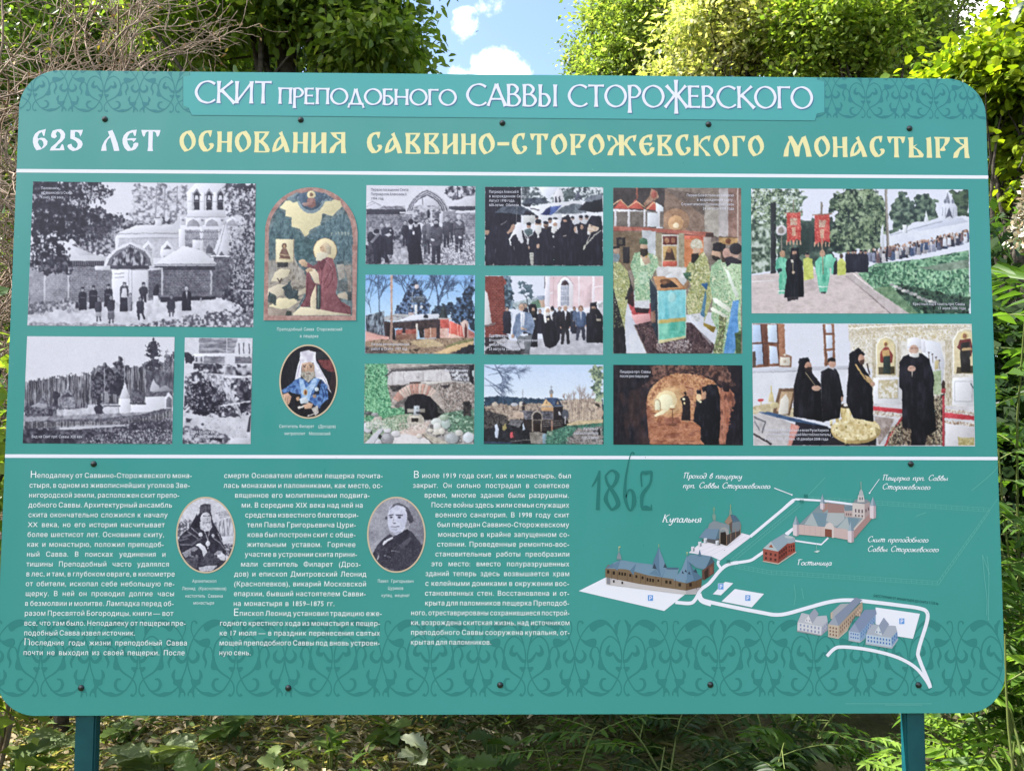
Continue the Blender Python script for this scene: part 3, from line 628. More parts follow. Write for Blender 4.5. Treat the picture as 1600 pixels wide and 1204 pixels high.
def pic_forest():                                      # old view of the hermitage below a forest
    c = Cv((20, 515, 410, 705), 1600, 1.6, 12); P, E, Rr, Ln = c.P, c.E, c.R, c.L
    Rr(0, 0, 1600, 779, 236)
    P('60 330 180 320 300 300 400 290 500 280 520 245 560 235 700 240 780 230 830 220 960 210 1040 140 1040 500 60 520', [50, 95, 150], warp=14, ws=14, n=7, ny=60, sh=1.8)
    for x in range(90, 1040, 11):
        y = 330-(x-80)*.12+c.rng.uniform(-14, 14); Ln([x, y, x+c.rng.uniform(-3, 3), 470], 3, c.rng.choice([60, 170, 40, 190]), .75)
    for x, y, r_ in ((590, 220, 40), (545, 260, 36), (690, 180, 42)): 
        P([x, y-10, x+r_, y+50, x+r_*.9, y+190, x-r_*.9, y+190, x-r_, y+50], [28, 60, 120], warp=16, ws=24, n=14, sh=1.5)
    P('640 330 720 320 720 420 640 420', [22, 50], warp=18, n=20)
    # tall pine
    for y, w_ in ((70, 25), (95, 45), (125, 50), (155, 58), (195, 50), (215, 55), (250, 40)):
        P([900-w_, y+14, 900, y-14, 900+w_, y+8, 900+w_*.5, y+26, 900-w_*.4, y+28], [26, 60], warp=10, ws=14, n=12)
    Ln('902 80 906 330', 8, 50); P('985 120 1020 330 960 330', [70, 150], warp=10, ws=10, n=8); Ln('588 250 590 480', 7, 170)
    P('860 260 960 260 1030 300 1030 420 850 420', [60, 120], warp=10, n=10, ny=40)
    # buildings
    P('150 480 195 420 235 480 235 560 120 560', [70, 150], n=14); P('110 495 160 470 220 480 220 500', 175); P('300 430 350 370 400 430 400 500 310 500', [100, 190], n=12); Ln('352 350 352 380', 10, 200); P('310 430 350 400 395 430', 70)
    P('880 380 900 310 915 340 940 360 940 420 880 420', 205); P('760 380 840 390 840 460 760 460', [50, 120], n=14); P('850 400 1000 380 1000 430 850 430', [70, 130], n=12); P('940 370 980 355 1030 390 900 400', 170)
    P('280 515 480 500 480 480 680 475 680 560 280 580', [190, 232], n=20); P('265 400 300 410 300 500 260 500', [30, 60], warp=14, n=14)
    P('540 440 565 440 575 550 520 550', [24, 50], warp=12, ws=18, n=14); P('70 490 280 520 300 580 70 590', [30, 80, 150], warp=10, n=14)
    P('680 440 755 440 755 560 680 560', 238); P('718 330 752 440 684 440', 234); Ln('716 180 718 340', 5, 200); P('752 440 735 400 725 440', 190); P('755 470 850 470 850 430 1020 425 1020 510 850 550 755 560', 236); P('975 500 975 430 1000 400 1024 430 1024 500', 232); P('985 500 985 445 1000 425 1020 445 1020 500', 120); Ln('755 474 850 474', 10, 60)
    Rr(580, 485, 690, 492, 80); Ln('678 480 682 560', 5, 150)
    # fence and field
    P('70 560 1030 520 1030 779 60 779', [120, 190], n=20); P('870 530 950 508 1020 508 1020 560 880 560', [50, 90], n=14)
    P('80 590 300 575 540 570 760 550 900 530 1020 505 1020 560 900 590 700 600 300 615 70 640', [55, 130], n=9)
    for x in range(75, 1020, 10): 
        y = 590-(max(0, x-600)**2)*.00045; Ln([x, y, x, y+46], 3, c.rng.choice([205, 60]), .9)
    P('70 635 500 615 850 590 1020 590 1010 740 60 740', [40, 70, 150], n=12, sh=1.5); P('300 625 830 600 700 620 300 645', 205)
    P('60 640 500 640 700 680 500 740 60 740', [26, 45, 90], n=20, sh=1.3); c.leaves('520 680 1020 620 1020 740 400 740', [200, 220, 60, 40], 420, 6, 3)
    c.leaves('700 590 1020 570 1020 640 760 640', [30, 50], 120, 6, 3); c.grain(5)
    return c, [93, 42, 1038, 47, 1022, 732, 64, 727]

def pic_cavemouth():                                   # old picture of the cave entrance
    c = Cv((20, 515, 410, 705), 1600, 1.6, 13); P, E, Rr, Ln = c.P, c.E, c.R, c.L
    Rr(1060, 0, 1600, 779, 215)
    P('1105 50 1540 50 1530 310 1105 310', [225, 240], n=20); P('1195 55 1370 55 1370 150 1195 150', [120, 190], n=60, ny=8, sh=1.6); P('1375 55 1440 55 1420 150 1375 150', [130, 200], n=60, ny=8)
    for x in (1450, 1480, 1515): Ln([x, 90, x+4, 190], 7, 70)
    Rr(1160, 155, 1540, 172, 242); P('1225 172 1365 172 1365 215 1225 215', [110, 170], n=40, ny=7); P('1425 172 1532 180 1532 215 1425 215', [90, 140], n=40, ny=7); Rr(1165, 172, 1220, 215, 215); Rr(1170, 175, 1185, 205, 100); Rr(1205, 175, 1215, 205, 110)
    P('1105 150 1155 155 1160 210 1105 230', [24, 60], warp=14, n=12); P('1160 215 1530 225 1530 300 1160 270', [40, 140, 230], n=22, sh=1.7); P('1360 235 1530 245 1530 290 1360 290', [20, 200], n=30, ny=60, sh=2); Ln('1355 310 1530 300', 12, 240); Ln('1365 160 1355 310', 8, 225)
    P('1105 290 1200 260 1360 310 1530 310 1530 560 1095 560', [40, 110, 225], n=16, sh=1.8); P('1210 280 1340 290 1420 440 1470 540 1330 440 1250 340', [120, 232], n=12, ny=20, sh=1.4)
    P('1100 390 1170 330 1260 320 1320 380 1360 440 1330 530 1250 545 1180 540 1100 490', [16, 28, 90], warp=24, ws=34, n=24, sh=1.5); P('1180 420 1220 385 1255 440 1250 540 1170 540', 18); P('1450 340 1530 330 1525 540 1440 540', [18, 40, 120], warp=22, n=22, sh=1.5)
    Ln('1360 340 1462 545', 14, 205); Ln('1335 488 1520 458', 9, 235); c.leaves('1120 340 1300 320 1400 440 1330 540 1110 520', [220, 190, 30], 100, 7, 6)
    P('1095 530 1280 560 1525 545 1525 735 1090 735', [205, 236], n=40); P('1330 560 1420 525 1460 555', 60, warp=8); P('1515 560 1528 540 1520 655 1500 655', 60); P('1090 610 1260 640 1400 690 1340 735 1090 735', [60, 130, 210], n=16, warp=10, sh=1.5); P('1400 700 1525 690 1520 735 1380 735', 225)
    Ln('1095 530 1130 500', 16, 232); Ln('1100 500 1120 485', 8, 230); E(1216, 605, 9, 9, 70); c.leaves('1100 560 1480 570 1500 690 1110 690', [150, 100, 180], 60, 4, 3); P('1110 565 1150 570 1140 590 1110 590', 60, warp=6); P('1260 690 1340 690 1340 715 1260 712', 30, warp=8)
    Ln('1540 55 1528 735', 5, 150); c.grain(6)
    return c, [1104, 50, 1538, 54, 1525, 732, 1088, 730]

def pic_icon():                                        # arched painting: a kneeling hermit among rocks
    c = Cv((400, 280, 570, 520), 853, 1.9, 14); P, E, Rr, Ln = c.P, c.E, c.R, c.L
    Rr(0, 0, 853, 1204, 'a98580'); Rr(0, 0, 853, 1204, ['9c7470', 'b39089'], n=40, a=.6)
    inner = [95, 1070, 100, 470] + [v for t in np.linspace(180, 0, 24) for v in (428+328*math.cos(R(t)), 430-330*math.sin(R(t)))] + [755, 1070]
    P(inner, ['5c6d72', '74838a', '47565e'], n=30, sh=1.3)
    P('105 430 180 230 250 290 290 380 360 430 380 460 400 520 300 480 160 470 110 640', ['3f5560', '5f7880', '4b646c'], warp=6, n=18, ny=40)
    P('440 430 520 350 620 300 690 260 740 350 756 460 756 640 640 640 560 560 450 600 380 640 380 470', ['435a66', '667e88', '3d525c'], warp=6, n=18, ny=40)
    P('180 480 450 470 470 640 320 660 300 600 180 620', ['3a5158', '557078'], n=24, ny=12)
    P('186 225 235 170 330 160 340 200 430 240 520 200 560 150 660 170 675 215 600 290 520 270 505 360 420 400 410 440 380 450 345 390 280 375 280 300 230 290 235 245', 'dcd0ac')
    E(432, 110, 118, 160, '8697a4', a0=0, a1=180); E(432, 110, 104, 135, '46586c', a0=0, a1=180); P('240 150 330 100 350 170 290 185', '7f939d', n=12); P('610 160 540 110 520 180 590 170', '7f939d')
    P('260 150 330 120 430 90 530 110 610 150 590 175 540 160 500 200 430 225 360 200 330 160', ['4a5c70', '8796a2'], n=16, sh=1.5); E(432, 110, 100, 118, '4e6076', a0=0, a1=180)
    E(434, 124, 33, 33, 'e0d2ac'); P('400 165 412 148 455 148 468 165 470 210 440 228 404 215', '8f6a68'); E(434, 122, 13, 17, '8a6b60'); P('360 190 410 180 410 215 380 212', 'a88a88'); P('500 180 470 185 470 215 500 212', '3c4a5c')
    # rocks
    P('95 640 160 630 260 650 330 700 400 760 400 860 330 1000 280 1070 95 1070', ['8f8782', 'a79d94', '6d6661'], n=30)
    P('105 660 130 630 165 670 160 800 100 800', ['8d8988', 'a8a29e'], n=14, ny=40); P('255 650 295 600 340 690 380 720 370 800 330 790', ['8d8785', 'b0a8a2', '77706d'], n=14, ny=50)
    P('630 670 690 665 700 780 650 790', 'a29b96'); P('690 680 750 665 750 940 720 950 720 800', ['7f7773', '9b918b'], n=16); P('640 790 720 800 720 880 640 880', ['4c5358', '6d7275'], n=14)
    P('120 800 150 730 200 700 270 710 250 760 170 800', 'd5c9b2'); P('95 860 180 820 230 830 210 910 120 930 95 910', 'cfc3b1'); P('100 1000 180 930 300 935 330 965 260 1010 200 1020 110 1000', 'e0d3b4'); P('290 1050 350 1000 500 1010 700 1040 745 1065 290 1068', 'd9ccb4'); P('95 1010 290 1030 280 1070 95 1070', 'a3948c'); P('320 890 400 840 400 890 340 910', 'c4b8a6'); P('640 900 700 880 750 950 640 930', 'b3a697')
    P('210 860 250 830 265 800 290 870 330 860 320 910 350 950 240 930', ['2c363c', '46555c'], warp=8); P('95 930 110 880 165 930 160 990 95 960', ['343d40', '4e5c60'], warp=8); P('230 1070 240 1030 280 1035 280 1070', '3a4140'); Rr(720, 880, 748, 950, '3b4246'); Ln('170 780 190 810 200 780', 10, '4a3f3a')
    P('165 640 255 640 250 690 170 690', '3a3a3e')
    # small panel on the rock
    Rr(155, 470, 300, 652, 'cfc0a4'); Rr(160, 474, 293, 645, 'e2d6b8'); E(222, 523, 19, 21, '6d5048'); P('185 630 185 590 205 545 238 545 265 600 270 630', '755850'); E(224, 528, 10, 13, 'b99a80'); Ln('190 590 260 600', 7, 'b9a284'); Ln('190 625 265 630', 8, 'd2bf9c'); Rr(293, 474, 300, 652, '8d7d70')
    # kneeling figure
    E(543, 560, 95, 100, '6d5a50'); E(543, 560, 91, 97, 'd9c7a2'); E(543, 560, 83, 90, 'e3d4b2')
    P('490 640 545 610 600 620 625 690 640 800 625 900 660 950 740 1000 748 1060 600 1040 505 1020 470 1020 470 880 480 720', '84525a')
    P('480 640 500 600 560 620 520 720 490 680', '6a3b46'); P('340 640 400 650 450 680 490 650 500 720 420 700 360 680', '80525c'); P('395 720 410 700 440 790 480 830 450 960 420 1000 340 1000 390 940', '7b4b54')
    P('400 700 460 700 490 740 500 820 460 815 435 760', 'dccbb4'); P('470 830 475 1020 425 1000 430 920 445 880', 'e0d0b6'); P('478 820 512 830 505 1020 472 1020', '3c4448'); Ln('490 840 490 1010', 6, '6a7a72')
    P('330 640 370 625 400 650 405 690 360 680', 'c9ab92'); P('385 710 430 690 450 720 400 730', 'c9ab92')
    for q in ('560 640 590 700 560 760 530 830', '600 680 600 780 560 850', '625 900 680 990 740 1010', '640 920 700 1010 720 1050', '520 700 510 850 510 1000', '410 760 400 900 360 990'): Ln(q, 5, '5c2f3a')
    Ln('545 630 600 690 610 800', 5, 'a07880'); E(552, 540, 34, 42, 'c9b49a', rot=-15); P('470 620 480 580 520 570 560 580 570 600 510 640 470 640', 'd6cdbb'); E(520, 545, 18, 26, 'c4a488', rot=-15); P('550 505 590 530 588 590 560 590', 'b8ac9a'); Ln('505 540 515 538', 4, '6d4a3c')
    for i, x in enumerate((590, 625, 650, 675, 700, 722)): Ln([x, 415, x+2, 440], 4, 'b9b8a8'); Ln([x, 420+8*(i % 2), x+14, 425], 3, 'b9b8a8')
    c.grain(6); return c, None

def pic_metropolitan():                                # oval: seated old man in white veil and blue robe
    c = Cv((420, 500, 550, 700), 783, 2.0, 15); P, E, Rr, Ln = c.P, c.E, c.R, c.L
    Rr(0, 0, 783, 1204, '16151f'); P('430 300 640 290 640 420 480 400', '23262c'); P('460 375 640 370 650 500 560 480 500 440', ['5c2c30', '7a4044'], n=30); P('600 480 650 500 650 700 560 640', '2a1c22')
    P('295 300 365 282 440 300 445 380 500 480 545 560 590 690 560 650 480 560 440 540 420 400 310 410 300 560 245 560 270 430 290 380', ['e2dfec', 'f0eef6', 'c9c4d6'], n=60)
    Ln('440 390 500 500 575 660', 8, 'b8b4cc'); Ln('300 390 265 540', 8, 'bdb8d0')
    P('310 410 340 400 400 395 430 420 430 500 310 500', 'c8a793'); P('310 450 325 420 340 480 320 520', 'a98a7c'); Ln('322 428 352 424', 9, '6d5850'); Ln('382 424 412 428', 9, '6d5850'); E(338, 440, 10, 6, '4a3a38'); E(396, 440, 10, 6, '4a3a38'); Ln('366 435 364 478 374 482', 7, 'a5806e')
    P('305 475 340 490 370 480 400 490 435 480 440 530 400 560 370 590 340 560 305 530', ['9a938c', 'c6c0b8', '6f6862'], n=16, ny=36); Ln('350 505 392 505', 7, '7d5a52')
    P('120 660 180 620 250 560 300 540 340 560 375 600 400 560 440 540 500 560 555 620 560 740 500 790 480 830 430 800 380 760 300 760 200 670 140 690', ['3d5f9c', '6b90c8', '2d4478'], n=40, sh=1.2)
    P('285 545 320 560 350 640 390 600 420 545 465 545 440 620 400 680 380 760 320 760 300 660', ['8fb0dc', 'b6cdec'], n=24); P('420 700 480 560 500 560 470 700', '1a2238'); P('200 680 300 700 300 800 400 780 400 880 300 900 180 800', '121119')
    E(345, 680, 20, 30, 'c9a878'); E(345, 680, 11, 18, '7d4a40'); E(450, 650, 20, 20, 'c8d2dc'); E(430, 715, 17, 17, '9a8070'); E(275, 740, 18, 20, 'b89478'); P('290 740 350 720 380 780 300 785', 'c8d0dc')
    P('135 700 180 680 215 720 190 790 160 800 140 750', 'c6a08c'); Ln('160 720 150 770', 5, '8a6a5c'); Ln('180 725 175 780', 5, '8a6a5c'); P('320 800 380 775 420 790 400 830 340 835', 'caa590'); P('270 815 330 800 330 820 280 835', 'd8d0cc'); P('400 830 460 800 470 870 440 900', ['a8a0a0', 'cfc8c4'], n=14); Ln('370 900 430 880', 8, 'd0c8c4')
    for q in ('480 600 520 700 500 770', '180 640 250 620', '520 620 545 720'): Ln(q, 8, '28406e')
    c.grain(5); return c, None

def pic_visit94():                                     # churchmen and villagers before the ruined gate
    c = Cv((560, 280, 755, 425), 1600, 1.7, 16); P, E, Rr, Ln = c.P, c.E, c.R, c.L
    Rr(0, 0, 1600, 1190, 236)
    P('1140 90 1500 90 1500 260 1300 280 1180 260 1120 200', [50, 110, 225], warp=20, n=40, sh=1.7); Ln('1270 95 1275 260', 14, 70)
    P('1200 300 1330 240 1400 215 1500 215 1500 340 1160 350', 228); P('100 370 100 280 160 290 290 345 600 340 600 390 270 380', 222); Ln('110 350 210 310', 6, 150); Ln('120 320 190 290', 6, 160); Ln('160 280 290 340', 6, 130); P('270 375 330 345 560 350 600 385', [90, 170], n=20, ny=10)
    P('100 385 600 385 620 440 560 455 100 460', 50); P('1160 350 1500 345 1500 400 1250 405 1160 380', 55)
    P('100 455 690 450 690 800 100 800', [110, 165], n=26); P('1080 440 1500 430 1500 820 1080 800', [120, 185], n=26); c.bricks('100 460 690 460 690 720 100 720', 46, 26, 60, .35, 6); c.bricks('1080 460 1500 450 1500 620 1080 620', 46, 26, 60, .35, 6)
    P('615 410 650 330 700 250 780 180 880 125 980 170 1060 230 1120 310 1170 400', 205); P('650 410 670 340 720 265 800 205 880 170 960 205 1040 270 1090 350 1110 410', 80); P('690 410 710 330 770 265 880 210 980 265 1040 330 1070 410', 226)
    Ln('630 410 660 335 712 256 790 190 880 147 970 190 1050 250 1105 330 1140 405', 10, 60); Ln('668 410 690 335 745 262 815 215 880 190 950 215 1025 278 1070 345 1095 410', 10, 215)
    P('700 340 1060 340 1060 560 690 560', [90, 160, 220], n=34, sh=1.6); Ln('720 380 1040 375', 10, 190); Rr(885, 400, 915, 500, 30); Rr(925, 420, 945, 560, 225); Ln('820 250 825 330', 10, 120); Rr(1040, 440, 1085, 560, 220); P('530 420 690 420 690 440 530 440', 220); Ln('540 470 690 470', 6, 200); P('1085 410 1250 405 1250 440 1085 440', 150)
    P('100 760 600 700 700 760 1500 700 1500 1100 95 1090', [90, 150, 215], n=26, sh=1.6); P('1050 800 1500 780 1500 1100 1060 1100', [110, 200, 235], n=16, sh=1.9); P('440 900 620 860 640 1080 420 1090', [150, 225], n=30); P('440 620 600 640 600 880 440 900', [50, 110, 180], n=30, sh=1.5); P('95 850 190 830 230 1090 95 1090', [25, 80], n=30, warp=14)
    # figures
    c.man(600, 560, 26, 860, 70, 40, 34, 190, 40); c.man(1130, 520, 28, 880, 88, 70, 40, 200, 160); c.man(1195, 540, 22, 820, 40, 55, 45, 180, 30); c.man(880, 540, 28, 960, 80, 110, 45, 190, 60, walk=8); c.man(845, 570, 22, 830, 46, 95, 60, 180, 50)
    P('300 640 300 590 320 570', 60); E(297, 595, 22, 26, 195); c.man(160, 650, 28, 950, 70, 40, 60, 190, 190); P('290 660 330 615 430 620 460 690 440 760 445 970 330 970 310 760', 36); E(378, 578, 30, 36, 205); E(378, 556, 30, 18, 150); P('330 715 400 690 430 715 380 740', 215); E(412, 655, 12, 14, 225)
    P('150 800 200 720 280 710 350 760 370 940 340 960 400 1060 300 1000 290 1085 200 1090 190 900', 26); E(222, 676, 38, 40, 200); E(232, 668, 40, 30, 26); P('150 800 240 700 270 720 180 820', 130); P('330 930 360 930 400 1070 340 1070', 24)
    P('690 580 790 580 815 700 800 840 830 1085 660 1085 690 800', 24); E(738, 585, 26, 28, 190); Rr(716, 540, 756, 575, 26)
    P('610 640 640 600 700 600 730 650 770 760 790 1085 650 1090 625 860 600 760', 22); E(672, 590, 30, 34, 190); P('645 595 700 595 690 640 670 650 650 640', 232); E(674, 545, 33, 36, 28); E(708, 690, 16, 24, 235); Ln('690 640 700 670', 6, 150)
    c.man(996, 560, 36, 1085, 130, 75, 36, 200, 35); P('965 575 1035 570 1030 610 1000 625 970 605', 40); E(955, 775, 26, 20, 225); Ln('925 740 1010 790 1070 720', 14, 55); Ln('920 620 930 760', 8, 110)
    c.man(1290, 490, 34, 940, 118, 80, 40, 220, 190); E(1303, 745, 20, 18, 235); P('1240 550 1290 530 1330 560 1300 600', 190); Ln('1230 640 1340 640', 14, 45)
    c.leaves('1100 850 1480 820 1480 1080 1080 1090', [225, 80, 236, 100], 200, 9, 4); c.grain(6)
    return c, [104, 78, 1500, 92, 1496, 1102, 92, 1088]

def pic_restoration():                                 # red brick corner tower under bare trees, blue sky
    c = Cv((560, 420, 755, 560), 1600, 1.7, 17); P, E, Rr, Ln = c.P, c.E, c.R, c.L
    Rr(0, 0, 1600, 1149, ['86b4ee', 'a9ccf4', 'b9d6f6'], n=300)
    Rr(0, 60, 1600, 700, ['8ab6ee', 'c4dcf6'], gy=(60, 650))
    for x, y, l, a_, w_ in ((270, 560, 230, 92, 16), (620, 560, 240, 88, 20), (1030, 600, 260, 92, 26), (780, 420, 180, 80, 12), (160, 560, 180, 100, 9), (1330, 400, 160, 70, 10), (120, 300, 160, 70, 12), (900, 400, 180, 70, 12), (1150, 380, 150, 100, 9)): c.twigs(x, y, l, a_, w_, '3c4a66', 5, 40, .75)
    P('1180 520 1240 400 1340 350 1400 250 1490 130 1490 800 1180 650', ['1e2432', '2f3a4c', '5f7aa4'], warp=40, ws=60, n=30, sh=1.3); P('930 560 980 480 1040 470 1180 420 1200 600 930 620', ['222a38', '40506a'], warp=24, n=24)
    P('470 590 500 470 560 420 640 200 740 170 800 240 900 400 920 600', ['222838', '49597a', '8098c0'], warp=26, ws=40, n=26, sh=1.6); P('95 600 330 540 340 800 330 860 95 830', ['2f3440', '6d7280', '9aa6b8'], n=16, ny=60, sh=1.5)
    E(745, 225, 30, 30, 'd8c8cc'); Rr(720, 460, 755, 580, 'dcdce4'); P('660 400 820 330 860 420 820 430 700 430', ['38404e', '7d8490'], n=20); E(810, 490, 18, 22, 'd0cfd6'); E(690, 480, 16, 20, 'c0bfc8'); P('640 560 720 560 720 600 640 600', 'b8a8ac'); Ln('660 360 870 370', 8, 'aab2c0'); Ln('690 300 690 420', 8, 'aab2c0'); Ln('640 480 640 580', 6, '9098a8'); Ln('910 440 910 580', 6, '8c96a8')
    P('320 620 480 575 620 580 680 610 480 670 330 660', ['a8a8ae', 'c8c8d0', '70707a'], n=60, ny=14); P('450 680 700 590 1030 575 1040 640 800 655', 'dfe0ee'); Ln('460 684 1040 640', 10, '5f5f6d'); E(865, 612, 30, 26, '22222c', a0=180, a1=360); Rr(835, 610, 895, 632, '22222c')
    P('330 670 460 690 1040 645 1040 800 460 760 480 900 340 900', ['241f26', '4a3a3c', '362c30'], n=24); P('480 780 745 770 745 900 480 920', ['9c5048', 'b26a60', '7d3f3c'], n=24); P('480 840 745 830 745 920 480 920', ['7c5a50', '96705f'], n=20); Rr(565, 755, 605, 825, '241e26'); Rr(560, 825, 612, 838, 'cdb9b4'); P('740 700 762 700 762 880 738 880', 'd8cfcc'); P('768 760 840 750 845 885 790 885', '221c20'); P('845 765 1010 755 1020 880 850 890', ['9c6c5c', 'b08474'], n=20); Ln('925 760 928 880', 12, 'd0b8ac'); Ln('795 790 845 880', 8, '5c4a48')
    for y in range(785, 900, 16): Ln([480, y, 745, y-6], 3, '6a3834', .5)
    P('350 720 430 690 470 790 470 910 350 900', '2a2026')
    P('1000 660 1060 640 1050 920 1000 900', '352a30'); P('1045 640 1150 640 1150 950 1045 945', ['d3a19a', 'e0b8b0'], gy=(640, 950)); P('1050 650 1160 645 1160 760 1050 760', 'c05c56'); E(1062, 762, 17, 18, '6d302e'); P('1045 760 1140 760 1140 950 1045 950', ['e2c4bc', 'cfa298'], n=30); P('1025 640 1085 440 1150 635', ['343c42', '525c60'], n=40); P('1085 440 1110 635 1150 635', '2a3034'); Rr(1025, 632, 1190, 648, 'c8b4b4')
    P('1165 660 1350 740 1350 890 1150 920 1160 760', 'd4695f'); P('1160 820 1350 880 1350 900 1140 930', 'e0bdb2'); 
    for x in (1180, 1270, 1310): Ln([x, 690, x+4, 900], 7, 'e2b8b0')
    P('1315 690 1360 650 1410 680 1415 880 1350 890', 'cdb4b0'); P('1360 770 1375 690 1395 770 1392 885 1362 885', '5c2826'); P('1410 770 1490 820 1490 880 1410 885', ['a4605a', 'c08880'], n=14); P('1420 720 1490 640 1490 800 1440 780', '2a3444')
    P('90 800 200 820 340 860 395 870 395 920 90 930', ['d49c98', 'e0b6ae'], n=30); Ln('90 800 340 862', 14, '9a8080')
    P('85 930 300 900 520 910 1000 890 1480 880 1480 1090 85 1085', ['8c7466', 'b39a84', '6d5a50'], n=20, sh=1.4); P('650 930 900 900 1050 940 1100 990 800 1010', ['b49c80', 'cdb898'], n=20); P('1100 1000 1300 920 1480 890 1480 930 1200 1000', ['6f6f50', '8c8a62'], n=20); P('970 1085 1200 985 1480 920 1480 965 1150 1085', 'd8b992'); P('1180 1085 1320 1020 1490 960 1490 1095', ['1c1c24', '30303a'], warp=14, n=30); P('85 1000 300 1000 420 1085 85 1085', ['4a4044', '786a66'], n=20); P('640 1040 800 1020 760 1060', '3c342f', warp=10)
    P('410 80 442 80 436 400 440 700 436 930 400 940 415 600', ['b08e86', 'd8b4a4', '94766f'], n=30, ny=60); P('415 640 440 640 436 940 398 945', 'a3857c')
    c.grain(6); return c, [92, 75, 1496, 80, 1488, 1090, 82, 1084]
def pic_brickarch():                                   # brick arch over the cave mouth with a stone cross
    c = Cv((560, 560, 755, 705), 1600, 1.7, 21); P, E, Rr, Ln = c.P, c.E, c.R, c.L
    Rr(0, 0, 1600, 1190, ['9a9494', 'c6bec0', '6f6a6c'], n=40, sh=1.5)
    P('80 60 360 60 360 200 400 320 420 560 590 650 600 800 520 960 80 960', ['3f7a5c', '6cab84', '98c9a4', '2f6149'], n=26, warp=20, sh=1.4); c.leaves('80 60 350 60 400 400 460 620 580 700 560 860 80 760', ['8fcaa0', '4a8a68', 'b0dab4', '2f6a50'], 420, 14, 6)
    P('350 70 1480 60 1480 160 1200 130 420 140', ['9f9694', 'c8bfbc'], n=60, ny=14); P('900 90 1450 75 1450 300 1200 280 1160 140 900 130', ['26242c', '77727a'], n=50, ny=14, sh=1.6); P('400 130 900 100 1100 95 1100 130 420 165', '6c6668'); Ln('350 225 430 160 1100 125', 16, '3a363c')
    P('380 240 430 170 1150 140 1200 290 820 280 640 320 450 350 370 330', ['c2bcc2', 'dcd8de'], n=50); 
    for x in (430, 580, 830, 1060): Ln([x, 170, x+4, 320], 5, '8e888c')
    E(765, 240, 22, 16, 'a5a0a4'); P('820 300 1190 285 1200 330 900 335', 'cfc9c8'); P('655 300 800 295 800 320 655 322', '4f3c3c'); P('1200 150 1400 140 1420 290 1200 270', ['d8d8e0', '4a464e'], n=26, ny=20, sh=1.8); P('1420 90 1480 70 1480 340 1430 300', '1c1c24'); P('1455 150 1485 150 1485 235 1460 230', 'b8c4c8')
    P('370 340 640 330 900 330 1200 300 1480 330 1480 760 1100 720 480 600 420 560', ['8d8384', 'b4a8a4', '5e5656'], n=30, sh=1.5); c.leaves('1000 330 1440 320 1460 600 1150 690', ['cfc8c8', '5c5454', 'b8a49c', '7a6c68'], 300, 14, 4); P('400 350 620 340 520 420 430 420', ['24222a', '55504f'], n=24); P('1030 345 1180 330 1120 390', '3a3438', warp=10)
    # arch
    for t in range(0, 178, 7):
        a1, a2 = R(178-t), R(178-t-6); cx, cy = 760, 640
        cc = c.rng.choice(['b98a80', 'c99c90', 'b07a70', 'cbb0a8', 'd2bcb4']) if 20 < t < 130 else c.rng.choice(['b5a8a4', 'cbbfba', '958a88'])
        P([cx+215*1.1*math.cos(a1), cy-190*math.sin(a1), cx+215*1.1*math.cos(a2), cy-190*math.sin(a2), cx+345*math.cos(a2), cy-320*math.sin(a2), cx+345*math.cos(a1), cy-320*math.sin(a1)], cc)
    P('460 600 500 560 600 500 640 470 620 500 590 600 500 640', ['5f5a5c', '8f8686'], n=20)
    P('590 560 640 485 720 455 830 455 920 490 1000 570 1060 650 1110 700 1080 715 960 780 700 790 600 760', '17151d'); P('1000 580 1110 690 1080 715 1020 690', ['2a2a2c', '5a5856'], n=16)
    P('1110 660 1200 600 1240 590 1130 680', ['8c8684', 'b0a8a4'], n=12); P('1080 700 1480 640 1480 960 1150 940', ['4a6a58', '7fa890', '2a3c34', 'a9c4b0'], n=26, sh=1.5); P('1330 560 1440 540 1450 740 1350 730', ['1c1a20', '4a4444'], warp=20, n=24)
    P('80 820 500 720 700 700 640 900 500 1000 80 1085', ['7f9a84', 'b4b8a4', '5c7a64'], n=24, sh=1.4); P('520 930 780 840 920 800 860 920 900 1090 480 1090', ['c6aca6', 'ddccc8'], n=40); P('440 1000 600 960 950 1040 960 1090 440 1090', ['d6d0d6', 'e4dee4'], n=40)
    # cross
    P('620 780 650 720 800 710 850 780 840 840 640 850', ['a8a098', 'ccc4ba'], n=20); Rr(680, 765, 770, 812, '241d1f'); P('660 740 790 735 800 755 655 760', 'd6cfc6'); Rr(625, 645, 855, 690, 'a49d98'); Ln('625 690 855 690', 6, '6a6462'); Rr(708, 605, 785, 725, 'a9adb6'); Rr(715, 612, 778, 690, 'c4c9d4'); Rr(738, 680, 790, 706, '3a3a40'); E(755, 640, 12, 12, '8a8f9a')
    # stones
    for x, y, rx, ry, cc in ((250, 780, 60, 40, 'b8a8a4'), (130, 700, 50, 26, '55585a'), (210, 715, 50, 24, '98989c'), (120, 880, 60, 70, 'd0ccd6'), (240, 840, 90, 50, 'c2bac0'), (370, 1020, 78, 76, '94929a'), (250, 1070, 50, 40, 'c8c4d0'), (480, 960, 60, 40, 'cfcad2'), (370, 910, 50, 40, 'd8d4de'), (1000, 810, 70, 50, 'ccd0d0'), (1120, 830, 60, 70, 'a8b6b4'), (1010, 870, 50, 50, 'd6d6d6'), (1000, 940, 60, 40, 'd4ccc4'), (1200, 1020, 90, 70, 'a6aab0'), (1290, 950, 50, 40, 'c6c2c0'), (1410, 1010, 70, 70, 'ccd0da'), (1100, 750, 60, 40, '9cae9c'), (780, 990, 40, 30, 'd6cac6'), (920, 920, 40, 24, 'd0c8c0'), (1070, 930, 40, 40, 'd6cfc8')):
